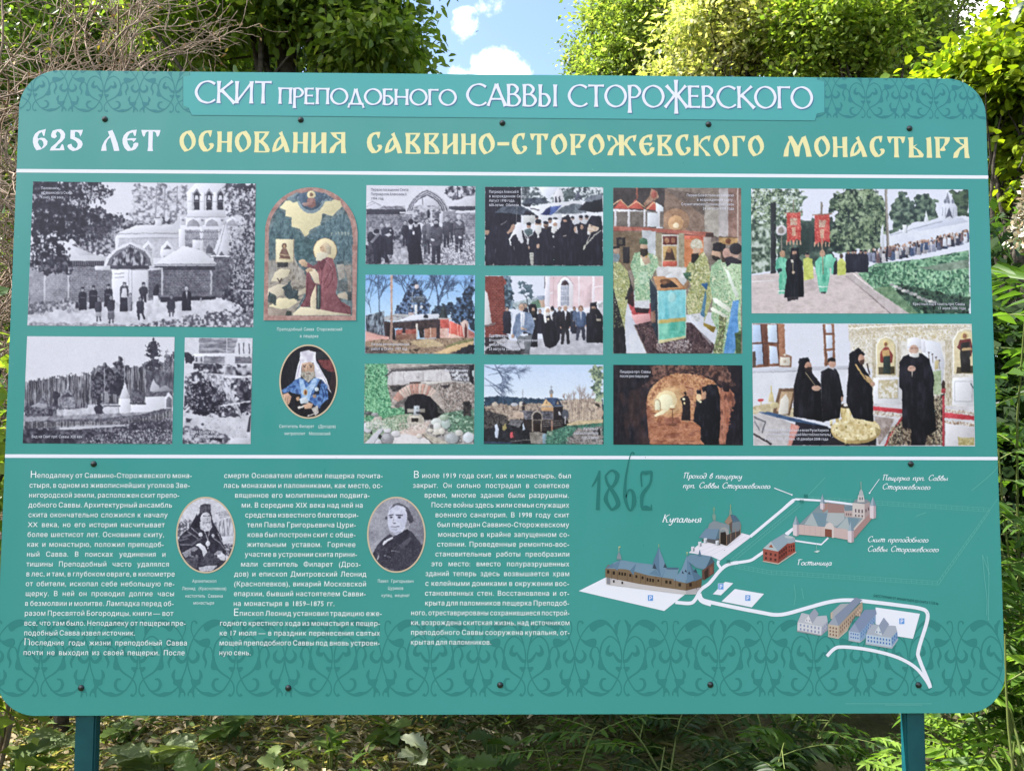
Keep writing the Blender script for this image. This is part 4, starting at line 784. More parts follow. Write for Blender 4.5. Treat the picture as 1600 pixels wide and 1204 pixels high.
        E(x+6, y+8, rx, ry, '4a4a50', a=.6); E(x, y, rx, ry, cc); E(x-rx*.2, y-ry*.3, rx*.55, ry*.45, C_(cc)*.5+np.array([120, 119, 124.]), a=.6)
    P('80 1085 300 860 350 870 200 1085', 'cccad6'); Ln('200 1085 350 872', 6, '6a6872'); P('820 970 850 940 1160 1085 940 1085', ['a89e96', 'c8c0b6'], n=30); Ln('820 972 950 1085', 12, '6a625e'); E(165, 950, 14, 20, '26262c'); E(275, 1000, 20, 30, '2a2a30')
    c.leaves('520 820 900 800 900 900 520 960', ['d8cfc8', '8d827c', 'e6dede'], 120, 10, 4); c.leaves('90 800 500 760 480 900 100 900', ['d6d8cc', '6c8a74', 'c8d0c0'], 140, 12, 4)
    c.grain(6); return c, [82, 66, 1492, 70, 1482, 1094, 70, 1088]

def pic_umbrellas():                                   # clergy in black under umbrellas
    c = Cv((750, 280, 955, 425), 1600, 1.7, 22); P, E, Rr, Ln = c.P, c.E, c.R, c.L
    Rr(0, 0, 1600, 1132, 'e2e2ee'); D = '1e1c2a'
    P('500 95 700 95 740 180 860 260 900 160 960 110 1200 95 1500 95 1500 220 1250 270 1000 300 520 330', ['4a545c', 'c2c8d0', 'e2e4ee'], n=30, warp=14, sh=1.7); P('720 95 970 95 930 130 870 200 840 250 760 180', 'dcdeee'); P('1000 140 1160 100 1130 260 1020 270', ['3a4448', '707c80'], warp=20, n=24); P('500 100 590 95 600 180 560 260 500 260', ['3a3f48', '8c929a'], warp=16, n=20)
    P('900 290 895 190 940 125 990 125 1015 190 1010 290', 'd8d6e0'); P('915 285 915 220 930 205 945 285', '3a3a48'); P('960 285 960 220 975 205 990 285', '3a3a48'); P('1155 245 1195 130 1250 260 1200 235 1160 260', '55586a'); Ln('1140 160 1140 290', 5, '70707c')
    P('630 330 900 290 1200 260 1250 280 1200 480 600 560', 'd6d6e0'); Ln('620 360 720 380', 14, '5c5a62'); P('330 430 490 440 490 540 380 560 330 480', ['b4b4aa', '8d8d86'], n=12); P('520 450 690 440 660 540 530 550', 'c8c8cc'); Rr(1000, 430, 1340, 560, 'd2d2dc')
    Rr(60, 92, 500, 600, D); P('60 300 330 420 330 500 360 560 60 620', D)
    U = ['3c4252', '5c6474']
    P('510 300 570 245 660 220 780 235 850 285 760 305 640 300', U, n=60); Ln('660 222 660 300', 4, '2c303c'); Ln('660 222 580 295', 3, '2c303c'); Ln('660 222 760 300', 3, '2c303c'); P('510 300 640 296 600 340 540 330', '2a2c38')
    P('175 408 260 345 360 315 480 320 590 370 690 440 520 440 330 415', U, n=60); P('560 380 690 440 520 438', '24242e')
    for q in ('440 318 260 405', '440 318 380 415', '450 318 520 430', '440 318 320 370'): Ln(q, 4, '2a2e3a')
    Ln('455 280 440 540', 5, 'a0a0a8'); P('740 435 800 370 860 335 870 440', '2a3260'); P('860 335 1000 320 900 420 850 440', '4a5c98'); P('905 420 1000 340 1150 295 1270 320 1300 410 1100 425', ['565d6a', '727a86'], n=60); Ln('1150 297 1020 425', 3, '343844'); Ln('1150 297 1150 420', 3, '343844'); Ln('1150 297 1230 410', 3, '343844'); P('1190 375 1300 270 1490 190 1500 400 1380 405', '22222c'); P('1260 270 1350 200 1500 180 1490 240 1330 280', ['5c6270', '868c9a'], n=30); Ln('1148 420 1150 560', 4, 'a8a8b0')
    # faces behind
    for x, y, r_ in ((855, 500, 22), (690, 470, 18), (1230, 475, 24), (1300, 470, 22), (1130, 480, 18)): E(x, y, r_, r_*1.2, 'a89088'); E(x, y-r_*.7, r_*1.05, r_*.8, D)
    P('240 560 330 515 370 560 400 600 300 660 130 680 150 570', D); Ln('255 556 325 515', 9, '8c8a90')
    # main dark mass
    P('60 640 140 570 300 600 420 640 520 620 560 660 640 680 700 560 760 600 860 580 960 620 1000 470 1080 430 1150 560 1220 520 1290 560 1350 450 1480 450 1500 700 1500 1055 60 1055', D, warp=5)
    E(85, 640, 30, 38, 'b09080'); Rr(60, 590, 115, 622, D)
    # white-veiled figure leaning
    P('430 560 450 525 495 525 520 580 510 640 520 700 535 770 510 785 470 750 440 670 400 690 370 740 385 815 365 800 355 730 400 640', 'e4e2ec'); P('325 650 370 600 385 560 420 545 430 590 400 640 340 670', 'b99888'); Ln('520 600 560 720 590 780', 7, 'cfcdd4'); Ln('400 545 440 540', 14, D)
    E(595, 565, 26, 34, 'b49484'); E(595, 545, 30, 22, D); P('540 620 600 600 640 610 640 670 590 690 545 670', '5a6a70'); Ln('560 640 630 650', 5, '333c44'); Ln('545 660 580 710 625 680', 10, 'd0ced4'); P('570 720 600 720 590 800 570 790', 'cfcdd4'); E(595, 835, 12, 20, 'b89c90')
    E(710, 545, 36, 36, 'a98878'); P('670 560 750 560 748 640 710 690 672 640', 'd0ced2'); E(710, 515, 38, 30, D); E(710, 700, 15, 20, 'dcdade'); E(708, 815, 20, 30, 'b79a8c'); P('690 830 715 785 722 800 705 840', 'c8ac9c')
    E(805, 560, 32, 34, '8f7468'); P('775 570 835 570 820 610 790 610', '4a3a38'); E(805, 530, 34, 20, D); E(855, 520, 16, 22, '9a7c70')
    P('885 570 890 490 935 478 980 500 985 590 960 600', 'e0deea'); E(920, 480, 30, 14, '2a2834'); E(915, 555, 26, 28, 'b49688'); P('865 640 875 575 945 570 940 630 900 670', 'd2d0d4'); E(895, 700, 12, 16, 'd6d4da'); E(905, 825, 10, 6, '77767e')
    P('1000 500 1060 495 1060 520 1020 530', 'b08e80'); P('1150 600 1180 570 1195 670 1160 650', 'c8c0c4'); E(1240, 585, 20, 30, 'a58678'); E(1160, 610, 14, 36, 'b49484')
    P('1310 600 1330 545 1400 545 1450 590 1445 620 1400 640 1370 640 1330 680 1310 670', ['c2a290', 'd4c8c0'], n=24); E(1360, 570, 10, 7, '4a3834'); P('1310 630 1340 640 1335 680 1308 675', 'dcd8dc'); P('1340 550 1350 450 1480 450 1490 600 1450 590', D); Ln('1475 628 1400 680 1290 800', 12, 'b8b4b0'); Ln('1350 660 1290 800 1262 860', 10, 'b8b4b0'); E(1272, 830, 14, 30, 'c4c0b8', rot=20); Ln('1480 470 1440 430', 6, 'c8c8d0'); Ln('1015 700 1050 690', 8, 'c4b4b0')
    P('600 895 655 895 650 1050 620 1050', 'bab8b4'); 
    for y in (920, 950, 990, 1020): Ln([610, y, 645, y], 6, '77756f')
    P('150 1050 165 1020 175 1050', 'b8b0b4'); Ln('190 850 190 900', 8, '55535c'); Ln('415 820 420 860', 8, '77757c')
    Ln('790 600 760 1050', 3, '2e2c3a'); Ln('960 680 990 1050', 3, '2e2c3a'); Ln('1270 880 1265 1050', 3, '2e2c3a'); Ln('560 700 600 900', 3, '2e2c3a')
    c.grain(4); return c, [60, 92, 1502, 98, 1500, 1056, 58, 1052]

def pic_walk07():                                      # visitors walking past a pink church
    c = Cv((750, 420, 955, 565), 1600, 1.7, 23); P, E, Rr, Ln = c.P, c.E, c.R, c.L
    Rr(0, 0, 1600, 1132, 'dcdff0'); D = '1a1822'
    P('270 90 380 90 400 250 420 480 280 480', ['2a3844', '56687a', '7e93a6'], n=30, warp=20, sh=1.5); P('380 420 600 360 800 360 800 480 420 490', ['8c9aa2', 'c0cad4'], n=24, warp=16)
    for x, y, rx, ry in ((500, 180, 60, 40), (580, 220, 60, 50), (520, 290, 60, 40), (600, 270, 60, 40), (620, 340, 60, 36), (490, 220, 40, 30)): P([x-rx, y, x, y-ry, x+rx, y, x, y+ry], ['3c4c58', '6c8090'], n=18, warp=20)
    Ln('560 330 590 460', 10, '3a444e'); Ln('555 340 510 280', 6, '3a444e'); P('640 400 740 370 740 480 640 480', ['4c6a58', '7a9484'], n=18, warp=14)
    P('690 330 800 325 800 380 720 390', '8f98ae'); P('720 385 800 375 800 470 750 470', 'b5998a')
    P('790 90 1500 90 1500 470 800 480', ['dcc0c8', 'e8d2da'], n=80); Rr(790, 90, 850, 470, 'e6e0ee'); P('785 90 795 90 795 240 785 240', '6a6470'); Rr(850, 285, 900, 300, 'e8e2ec'); Rr(890, 90, 900, 470, 'd3b4bc'); Rr(1200, 90, 1215, 470, 'e8dee6'); Rr(1370, 90, 1400, 470, 'ebe2ec'); P('1270 260 1360 180 1360 460 1270 460', 'd6bcc4'); Ln('1400 225 1500 205', 12, 'efe6ee'); P('1410 400 1500 380 1500 640 1420 560', 'e6e0ea'); P('1430 430 1500 410 1500 520 1450 500', ['8c8f96', 'c8c4cc'], n=10)
    P('945 190 990 120 1035 90 1085 110 1140 190 1130 470 1085 470 1085 190 1035 130 985 190 985 470 945 470', 'ece6f0'); Ln('945 190 990 115 1035 92 1085 112 1138 185', 7, 'b59aa4'); P('985 200 1000 150 1035 132 1070 150 1085 200 1085 450 985 450', '9aa0b4'); P('990 200 1005 155 1035 140 1065 155 1080 200', '3f2e36')
    for x in (985, 1010, 1035, 1060, 1085): Ln([x, 200, x, 450], 7, 'd4d0de')
    for y in (205, 265, 330, 395): Ln([985, y, 1085, y], 8, 'd8d4e0')
    P('60 90 280 90 330 180 290 200 320 810 180 800 60 860', ['8d4640', '9c564e'], n=60); c.bricks('60 90 280 90 300 180 320 800 60 860', 44, 22, '4a2a2a', .7, 7); P('60 260 90 300 145 660 60 700', 'cfcad0'); Ln('60 700 180 665', 22, '7a6a6c'); P('60 840 340 800 360 900 60 960', '2a2228', warp=8)
    P('60 960 300 830 340 860 110 1045 60 1045', ['9c98a0', 'c0bcc4'], n=20); P('100 1045 350 860 560 900 1500 640 1500 1048', ['b0aeba', 'cfcdd8'], n=60); P('1270 480 1500 470 1500 660 1280 640', 'd4d0da')
    for k in range(9): Ln([300+k*50, 1045, 900+k*70, 860-k*10], 3, '9694a2', .5); Ln([500, 900+k*18, 1500, 800+k*30], 3, 'a09eac', .5)
    P('60 1000 200 900 400 1000 560 960 560 1048 60 1048', ['1e1c24', '4a464c'], warp=10, n=30)
    for x, y, r_, hc in ((330, 490, 26, D), (555, 450, 26, '55504e'), (970, 490, 22, '5a504c'), (1150, 490, 22, '3a3234'), (730, 520, 22, '30303a')):
        c.robe(x, y+20, 790, 86 if x < 400 else 60, '262432', 1.0); c.head(x, y, r_, 'b89a8e', hc)
    P('370 540 400 540 390 640', 'b4bcd0'); P('1100 520 1140 510 1130 770 1100 770', '2c3040')
    c.monk(645, 490, 36, 950, 100, D, 'b89684', '3a302e', fl=1.05); E(660, 610, 20, 14, 'c4c0c0')
    P('590 440 620 430 680 440 700 500 690 560 600 540', D); E(648, 500, 22, 30, 'b08f80'); P('625 510 670 510 660 560 640 570', '3a3230'); Rr(612, 432, 680, 472, D)
    # blue-grey suit man
    P('520 820 640 800 600 1040 545 1040 540 880 470 900 500 980 450 900 450 800', '6d7078'); P('440 560 500 525 560 525 620 540 660 640 670 690 640 800 540 760 440 850 410 700', ['6f7f9e', '8593b0'], n=30); P('490 530 550 525 545 620 530 740 500 740', 'dcdce8'); Ln('520 560 515 700', 6, 'a9b2c8'); P('400 720 430 640 460 700 420 840 395 840', '6a7896'); E(400, 820, 18, 26, 'b99a88'); E(545, 725, 44, 22, 'b99a88'); P('500 700 600 690 660 670 660 710 560 740', '7484a2'); c.head(508, 470, 42, 'c4a190', '8a8280'); Ln('470 770 540 740', 8, '5c6a86')
    # white-veil figure
    P('760 560 880 560 960 600 980 760 970 870 920 940 850 970 790 940 760 800 745 680', D); P('775 560 790 480 825 450 860 480 880 590 890 640 865 610 850 540 800 540 815 650 795 662 780 640', 'e8e6f0'); E(826, 515, 26, 32, 'b99a8c'); P('800 530 850 530 845 575 806 575', 'd0ccce'); E(832, 615, 14, 18, 'd4c8b8'); E(910, 590, 30, 18, 'a8a0a4'); P('880 560 920 500 960 580 980 760 930 720', '221f2a'); E(880, 490, 24, 30, 'a88a7c'); P('855 470 880 455 905 470 910 520 870 500', D)
    c.man(1040, 480, 34, 920, 104, '222028', '26242c', 'c2a090', 'c8c4c8', shirt='d8d8e4', walk=10); P('1035 520 1060 520 1050 580', 'd8d8e6')
    c.man(1228, 490, 32, 870, 110, '4f5f80', '343444', 'b99484', '6a4a3c', shirt='b8bcd0', walk=14); c.man(1150, 490, 20, 760, 30, '5c6a88', '30303c', 'b99484', '4a3a34')
    c.monk(1385, 480, 38, 900, 150, D, 'b28f80', '2a2426', fl=1.1); P('1300 880 1310 640 1350 500 1440 490 1500 580 1500 905', D); c.head(1382, 470, 30, 'b28f80', None, '2a2426'); P('1340 460 1345 418 1420 402 1420 455', D); Ln('1410 560 1420 600', 5, 'a8a098'); Rr(1422, 608, 1478, 636, 'a39a90', n=8)
    c.grain(5); return c, [62, 84, 1502, 88, 1500, 1048, 52, 1042]

def pic_bathhouse():                                   # dark timber bath chapel on a slope
    c = Cv((750, 560, 955, 705), 1600, 1.7, 24); P, E, Rr, Ln = c.P, c.E, c.R, c.L
    Rr(0, 0, 1600, 560, ['c4d4f2', 'dce4f4'], gy=(60, 520))
    P('50 475 200 460 400 470 540 480 800 490 1000 500 1500 500 1500 620 50 620', ['26364a', '3c5068'], n=20, warp=10)
    P('50 580 180 540 330 560 600 550 760 540 760 660 380 760 50 760', ['8c7c74', 'c4b2a4', '6a5a58'], n=26, warp=14, sh=1.5); E(180, 555, 34, 30, 'c2b4aa'); E(420, 560, 40, 22, 'b8b8c4'); E(500, 550, 24, 30, 'cdc4be')
    P('960 510 1150 500 1480 480 1500 760 1080 780 1010 620', ['b39f92', 'd4c2b2', '8a7a74'], n=26, sh=1.5)
    for x in range(1060, 1480, 26): Ln([x, 480+c.rng.uniform(-60, 40), x+c.rng.uniform(-10, 10), 740], 5, c.rng.choice(['8c7a72', 'd8c8b8', '75655f']), .8)
    for x, y, l, a_ in ((1210, 740, 200, 92), (1130, 700, 140, 95), (1300, 640, 120, 85), (1060, 600, 90, 100)): c.twigs(x, y, l, a_, 10, '8f7c78', 4, 30, .7)
    P('1340 160 1400 90 1500 80 1500 560 1430 500 1330 340 1390 300', ['4c5c58', '8c9c84', 'b8c0a0'], n=26, warp=30, ws=40, sh=1.4); P('1390 550 1460 545 1470 585 1410 580', '3a3430', warp=8); E(1470, 660, 40, 50, 'b8a294')
    for x, y, l, a_, w_ in ((60, 90, 200, -20, 12), (180, 70, 190, -60, 16), (60, 240, 180, -35, 10), (100, 200, 170, 10, 8), (60, 330, 150, 0, 7), (220, 110, 200, 0, 8), (300, 150, 160, -10, 7), (120, 300, 130, -50, 7)): c.twigs(x, y, l, a_, w_, '55607c', 4, 32, .75)
    # buildings
    P('750 590 895 580 895 760 750 700', ['c29c78', 'd4b08c'], n=80, ny=10); P('745 580 810 480 895 585', 'dab890'); P('800 545 815 500 825 550', '9a7a5c'); P('790 480 950 475 1010 575 895 580', ['3c4c6c', '4c5e82'], n=30); P('910 560 945 480 1005 575', '2a2f42'); P('930 555 948 510 965 560', 'a08a78'); Rr(895, 580, 1015, 740, '251f24'); P('960 690 960 650 975 640 988 690', 'c6c4ce'); Ln('745 582 895 585 1015 578', 8, '8c94a8')
    E(870, 408, 26, 30, '8f8f98'); Rr(858, 430, 884, 475, 'b39474'); Ln('870 330 870 400', 6, '80828e'); Ln('855 345 888 345', 4, '80828e'); Ln('522 380 522 540', 6, '8a8c98'); Ln('510 410 535 410', 4, '8a8c98'); Rr(515, 570, 550, 630, '2a242a'); E(535, 555, 22, 26, '2f2a34'); Ln('520 575 555 575', 8, 'a08870')
    P('390 715 420 660 470 635 530 660 530 740', ['b39c90', 'c8b4a8'], n=20); P('470 633 890 640 895 740 540 745 530 660', ['4c4a54', '7c7a86', '3a3842'], n=50, ny=30); E(1040, 680, 42, 60, '4f525e'); P('640 745 640 690 660 655 695 642 730 655 755 690 760 745', '282228'); P('625 740 632 680 660 645 695 632 735 645 765 690 765 745 750 745 750 695 725 662 695 652 665 662 645 695 645 745', 'a89c96')
    P('340 800 370 740 535 745 470 850 400 870', ['55545c', '7f7c82'], n=24); P('520 750 1020 740 1020 840 880 880 640 900 540 860', ['1c191e', '3a3234'], n=30); Rr(650, 800, 740, 890, '241a1a')
    for x in (640, 745): Rr(x-7, 745, x+7, 890, 'a09288')
    P('865 755 888 755 888 880 868 880', 'a87c6a'); Ln('640 750 880 745', 10, '8f847e'); 
    for y in (775, 800, 825): Ln([770, y, 1000, y-20], 7, '8a8284')
    Ln('970 745 1010 850', 12, '30282a'); Rr(1030, 700, 1048, 800, '9c98a0'); Ln('1075 690 1075 800', 8, '4a444a')
    # ground
    P('1060 790 1200 760 1500 740 1500 800 1050 830', ['b8a488', 'd6c2a2'], n=30); P('820 900 1050 820 1500 780 1500 1050 760 1045', ['3c6a5e', '5c8a78', '2c4c48'], n=26, sh=1.4); P('1060 980 1180 860 1500 820 1500 1050 1060 1045', ['77706f', 'aaa2a2', '565258'], n=26, warp=14, sh=1.4)
    P('50 620 330 700 340 800 300 860 50 900', ['2f2c32', '6a6260', '1c1a20'], n=24, sh=1.4); P('50 860 340 800 620 880 640 1040 50 1040', ['16151c', '2c2c34'], n=30); P('600 900 720 890 820 920 800 1040 620 1040', ['77706c', '9a9490'], n=14); P('760 920 810 915 800 1040 770 1040', '7d94a8'); P('820 880 900 890 880 940 820 930', ['6f8478', '9aaa98'], n=12)
    P('180 810 205 795 235 860 215 970 185 960', 'c6cce0'); P('520 800 530 785 550 860 520 880', 'b8c0d2'); P('370 900 400 890 405 960 370 965', 'c85a64'); P('410 890 430 885 435 990 405 990', '3a2a30'); P('270 830 310 790 330 850 290 890', '9a8c5c', warp=8); Ln('380 1010 640 985', 6, 'a09c98'); Ln('60 1020 380 1030', 18, '3f5c80', .6); P('1435 850 1465 850 1470 930 1440 930', '1c1a20')
    c.leaves('800 900 1100 840 1100 1040 780 1040', ['7ab098', '2c4a44'], 120, 8, 4); c.grain(5)
    return c, [52, 72, 1504, 76, 1506, 1046, 46, 1040]

def pic_liturgy():                                     # service inside the chapel, green vestments round a lectern
    c = Cv((945, 280, 1175, 570), 955, 1.7, 25); P, E, Rr, Ln = c.P, c.E, c.R, c.L
    Rr(0, 0, 955, 1204, ['7d706a', '8d8078', '695c58'], n=80)
    P('55 55 400 55 460 130 400 200 380 350 55 310', ['50484a', '3f383a'], n=60); P('390 60 620 100 650 250 640 340 380 320', ['8a7468', '7a665c'], n=50); E(460, 270, 90, 80, 'a98368', a=.7); E(460, 285, 50, 50, 'd4a880', a=.8); E(462, 300, 20, 18, 'f0dcc0'); P('640 160 740 200 740 380 650 340', ['9c948e', 'b4aca6'], n=40); P('740 60 830 60 830 370 740 370', ['a8a0a2', 'c4bcc0'], n=50); Rr(800, 60, 885, 400, ['9a7a70', '7d625c'], n=30, ny=200); Ln('862 60 862 400', 8, 'c4b4b0')
    P('380 60 650 100 650 240', '5f5654', a=.6)
    # little red gables of the screen
    for x in (55, 150, 262): P([x, 192, x+50, 130 if x < 200 else 145, x+105, 196 if x < 200 else 214, x, 190], 'c25f54')
    Ln('55 165 100 132 150 182', 7, 'd8b090'); Ln('150 182 205 145 262 185', 7, 'd8b090'); Ln('262 205 318 150 365 200', 7, 'd8b090'); P('330 150 380 180 380 320 335 320', 'd8dce6'); P('55 192 260 205 350 215 350 240 55 210', 'dcd8e0'); Rr(55, 210, 380, 310, ['6a615e', '7d736e'], n=60)
    for x in (68, 155, 258, 350): Rr(x-7, 195, x+7, 310, 'd6d2da')
    P('275 215 350 220 350 310 275 310', 'd0d2dc'); P('300 60 340 80 350 120 300 150 260 180 250 160 290 110', ['8a6a5a', 'b08c78'], n=16); E(318, 100, 18, 26, 'a86058'); P('200 55 215 55 215 130 205 130', 'a0685c')
    P('55 305 240 312 690 345 700 375 500 358 240 335 55 335', ['9c5a50', 'b47468'], n=60, ny=10); Ln('55 336 500 360 700 376', 5, '5c3430'); P('655 348 705 348 705 375 655 372', '44302e')
    Rr(55, 340, 330, 590, ['6f5e4e', '84705c'], n=60); Rr(75, 378, 133, 435, '241f24'); E(103, 408, 14, 18, '5a5048'); Rr(118, 440, 160, 545, '28242a'); P('240 330 330 340 330 560 240 560', ['d2d4dc', 'b6b8c0'], n=40)
    Rr(330, 350, 372, 640, ['a29680', '8c806c'], n=14); Rr(370, 360, 480, 640, 'c4c0bc'); Rr(378, 370, 468, 425, '5c2c2a'); E(402, 398, 16, 18, 'a87a60'); E(444, 398, 14, 18, '8a5c48'); Rr(378, 432, 466, 530, 'b89a6a'); P('388 525 395 480 415 440 435 450 450 490 455 525', '4a3630'); E(418, 460, 14, 18, 'a8805e'); Rr(375, 532, 468, 566, 'b85a4c'); Ln('330 572 520 576', 10, 'd8d4d4'); Rr(378, 586, 466, 640, '7a6858')
    Rr(480, 350, 515, 570, ['a8a08c', '8f8674'], n=14); P('515 370 645 370 640 580 515 570', ['c47c56', 'cf8a64'], n=60); P('515 365 650 368 650 395 515 392', 'c66a58'); E(585, 400, 40, 20, 'b06a4a'); Rr(640, 375, 690, 480, 'a89c98'); P('740 378 862 378 862 425 740 425', ['a07c54', 'c09c6c'], n=30); E(800, 402, 18, 18, '6a4030'); Ln('740 378 862 378', 4, '4a3828')
    Rr(340, 575, 530, 690, 'd8d8dc'); P('330 560 520 590 510 640 340 640', ['c4c0c4', 'dedce0'], n=30)
    # floor
    P('140 720 330 730 330 900 700 860 885 1130 55 1130', ['c4c6d6', 'd8d8e4'], n=60); P('145 790 330 780 300 940 190 900', ['c25c60', 'a83c40'], n=20); P('170 880 290 870 300 930 200 940', 'd8a4a8'); P('190 945 300 920 560 930 720 1080 690 1130 275 1130', ['3a2a30', '5f4a4e', '2a1e24'], n=14, sh=1.6); c.leaves('340 1060 540 1040 560 1120 340 1125', ['a8a0a4', 'c4bcc0', '4a4046'], 130, 7, 4); c.leaves('220 950 300 950 690 1100 640 1120 330 1120', ['8a6a64', 'b09890', '6a4a4c'], 160, 4, 4); Ln('190 948 275 1130', 6, '8a7a78'); P('135 720 190 720 190 830 140 800', ['4a2a2c', '2c1c20'], n=20)
    G = ['8cae8c', 'bed0b0', '6c987c', 'd6d8bc']; Y = ['94985e', 'c8c292', '76845a', 'd8d2ac']
    # centre-left bishop
    P('190 480 240 470 290 478 340 500 350 560 320 600 300 650 300 800 195 800 190 640 165 560', G, n=18, sh=1.4); P('190 790 290 780 290 840 195 835', ['d8d8e0', 'c4c4cc'], n=14); P('195 832 290 840 280 870 200 866', '2c1c20'); P('230 500 290 500 285 560 230 560', 'd8e0c8', n=10); Rr(225, 600, 278, 680, ['c8d8c8', 'a4c0a4'], n=8); P('225 490 275 480 300 540 260 555', 'c8ac98'); Ln('268 465 268 505', 7, 'c8a050'); Ln('255 480 282 482', 6, 'c8a050'); E(253, 440, 24, 30, 'c0a08c'); P('228 450 278 450 278 490 250 505 230 490', '2c2420'); P('226 420 222 390 250 380 275 390 275 425', ['3a5a4a', '5c8468'], n=10)
    c.leaves('190 560 330 560 300 790 200 790', ['e0e4cc', '4f8a68', 'a8c8a0'], 90, 5, 3)
    # left back figure
    P('55 540 95 535 150 600 165 680 130 900 130 990 55 1000', Y, n=16, sh=1.5); P('150 600 185 720 150 780 130 780 165 680', '2c2428'); E(72, 505, 24, 34, ['8a9aa4', '6a7a84'], n=14); E(75, 460, 20, 28, 'b09484'); Ln('56 445 90 440', 16, '241f22'); P('55 700 75 780 130 980 140 1130 55 1130', '1c1a20'); c.leaves('60 560 150 600 130 960 60 960', ['d8d2b0', '667450', '94986a'], 110, 5, 3)
    # right group
    P('545 545 600 500 640 470 670 520 680 600 660 780 640 860 540 880 525 780 560 690 520 610', Y, n=14, sh=1.5); P('505 610 560 600 560 660 530 650', '3a5a48'); c.leaves('540 560 670 500 660 780 540 860', ['d8d2ac', '626c48', 'a09c68', 'e4dcc4'], 160, 5, 3); P('562 500 600 480 610 500 580 545 560 540', '241e22'); E(592, 425, 38, 36, ['d8d0c0', 'a89880'], n=8); E(595, 468, 26, 22, 'c4a490'); P('560 485 610 480 600 520 570 540', '28211f'); P('560 400 595 385 630 400 635 450 560 440', ['dcd8d0', 'b0a48c'], n=8)
    P('620 880 660 680 690 670 650 900', '4f7a98'); P('640 640 700 580 770 560 780 680 700 760 640 940 720 980 700 990 640 940 660 760', Y, n=14); P('625 680 670 672 660 720', '2f5a88')
    P('690 560 740 520 880 540 885 1130 700 1130 730 980 690 900 700 780 680 680', G, n=16, sh=1.3); P('760 560 840 540 885 545 885 800 800 760', ['d4e0c8', 'a4c49c', 'e0e4d4'], n=16); c.leaves('700 600 880 560 880 880 700 980', ['e0e2cc', '76906a', '58785a', 'bcc8a0'], 240, 5, 3)
    P('780 580 800 590 870 760 850 770 790 620', 'dde4dc'); P('700 775 720 768 820 840 810 866 710 800', 'e4e6dc'); P('685 835 700 830 800 890 780 900 690 850', 'dde0d4'); P('740 880 790 900 760 1130 700 1130 740 960', ['8a9a6a', '3a3a2c', 'c0c49a'], n=12, sh=1.6); P('830 790 870 785 860 900 870 1000 840 1130 770 1130 800 960', ['4f86c4', '6f9ed4'], n=30, ny=60); P('640 930 720 960 705 995 640 950', '8a7434'); P('845 1000 885 980 885 1130 850 1130', ['2a3a28', '5c7044'], n=14)
    E(722, 485, 30, 38, 'c4a08c'); P('695 490 740 505 750 520 720 532 695 515', '2c2422'); P('700 420 740 408 785 425 775 470 740 470 700 462', '211d22'); P('750 460 785 470 780 540 760 540', '4a3a30'); E(790, 480, 26, 34, 'b8948a'); E(838, 478, 34, 46, ['b8988c', 'a8887c'], n=30); E(850, 452, 42, 38, '2c282e'); P('775 510 820 500 885 530 885 550 820 545 790 570', '26222a'); P('560 880 610 872 620 920 570 925', ['d8d8dc', 'a8a8b0'], n=8); P('535 890 560 880 690 1050 690 1080', 'd4d4e0', a=.5)
    # lectern
    P('290 640 340 722 350 1060 300 930', '2a3440'); P('298 860 325 850 330 930 300 930', '8a6a5c'); P('312 632 450 628 525 710 345 725', ['c49068', 'd4a680'], n=30); P('312 632 450 628 525 710 345 725 358 715 510 704 445 636 325 640', 'b07a50'); P('360 690 380 660 430 655 480 700 365 705', '2c2426'); E(392, 662, 36, 16, '6a4a38'); E(385, 672, 18, 12, '8a6248')
    P('340 725 527 715 525 1030 350 1060', ['5fb0c0', '8fccd4', '74c0cc'], n=40, ny=120); P('345 930 525 905 525 1030 350 1060', ['4fa898', '86c8b4'], n=40, ny=120); P('342 912 527 895 527 920 342 938', 'b8a468'); P('345 1045 525 1015 525 1030 350 1065', 'c4bc94'); E(435, 765, 26, 34, 'a0d0d4', n=8); Ln('342 725 350 1060', 5, 'c8d4d4'); Ln('526 715 524 1030', 5, 'c0d4c8'); P('510 690 540 650 545 690 528 715', '9a7a60'); P('390 630 430 610 465 640 400 640', 'dcdce4')
    c.grain(6); return c, [54, 56, 884, 58, 892, 1130, 54, 1130]

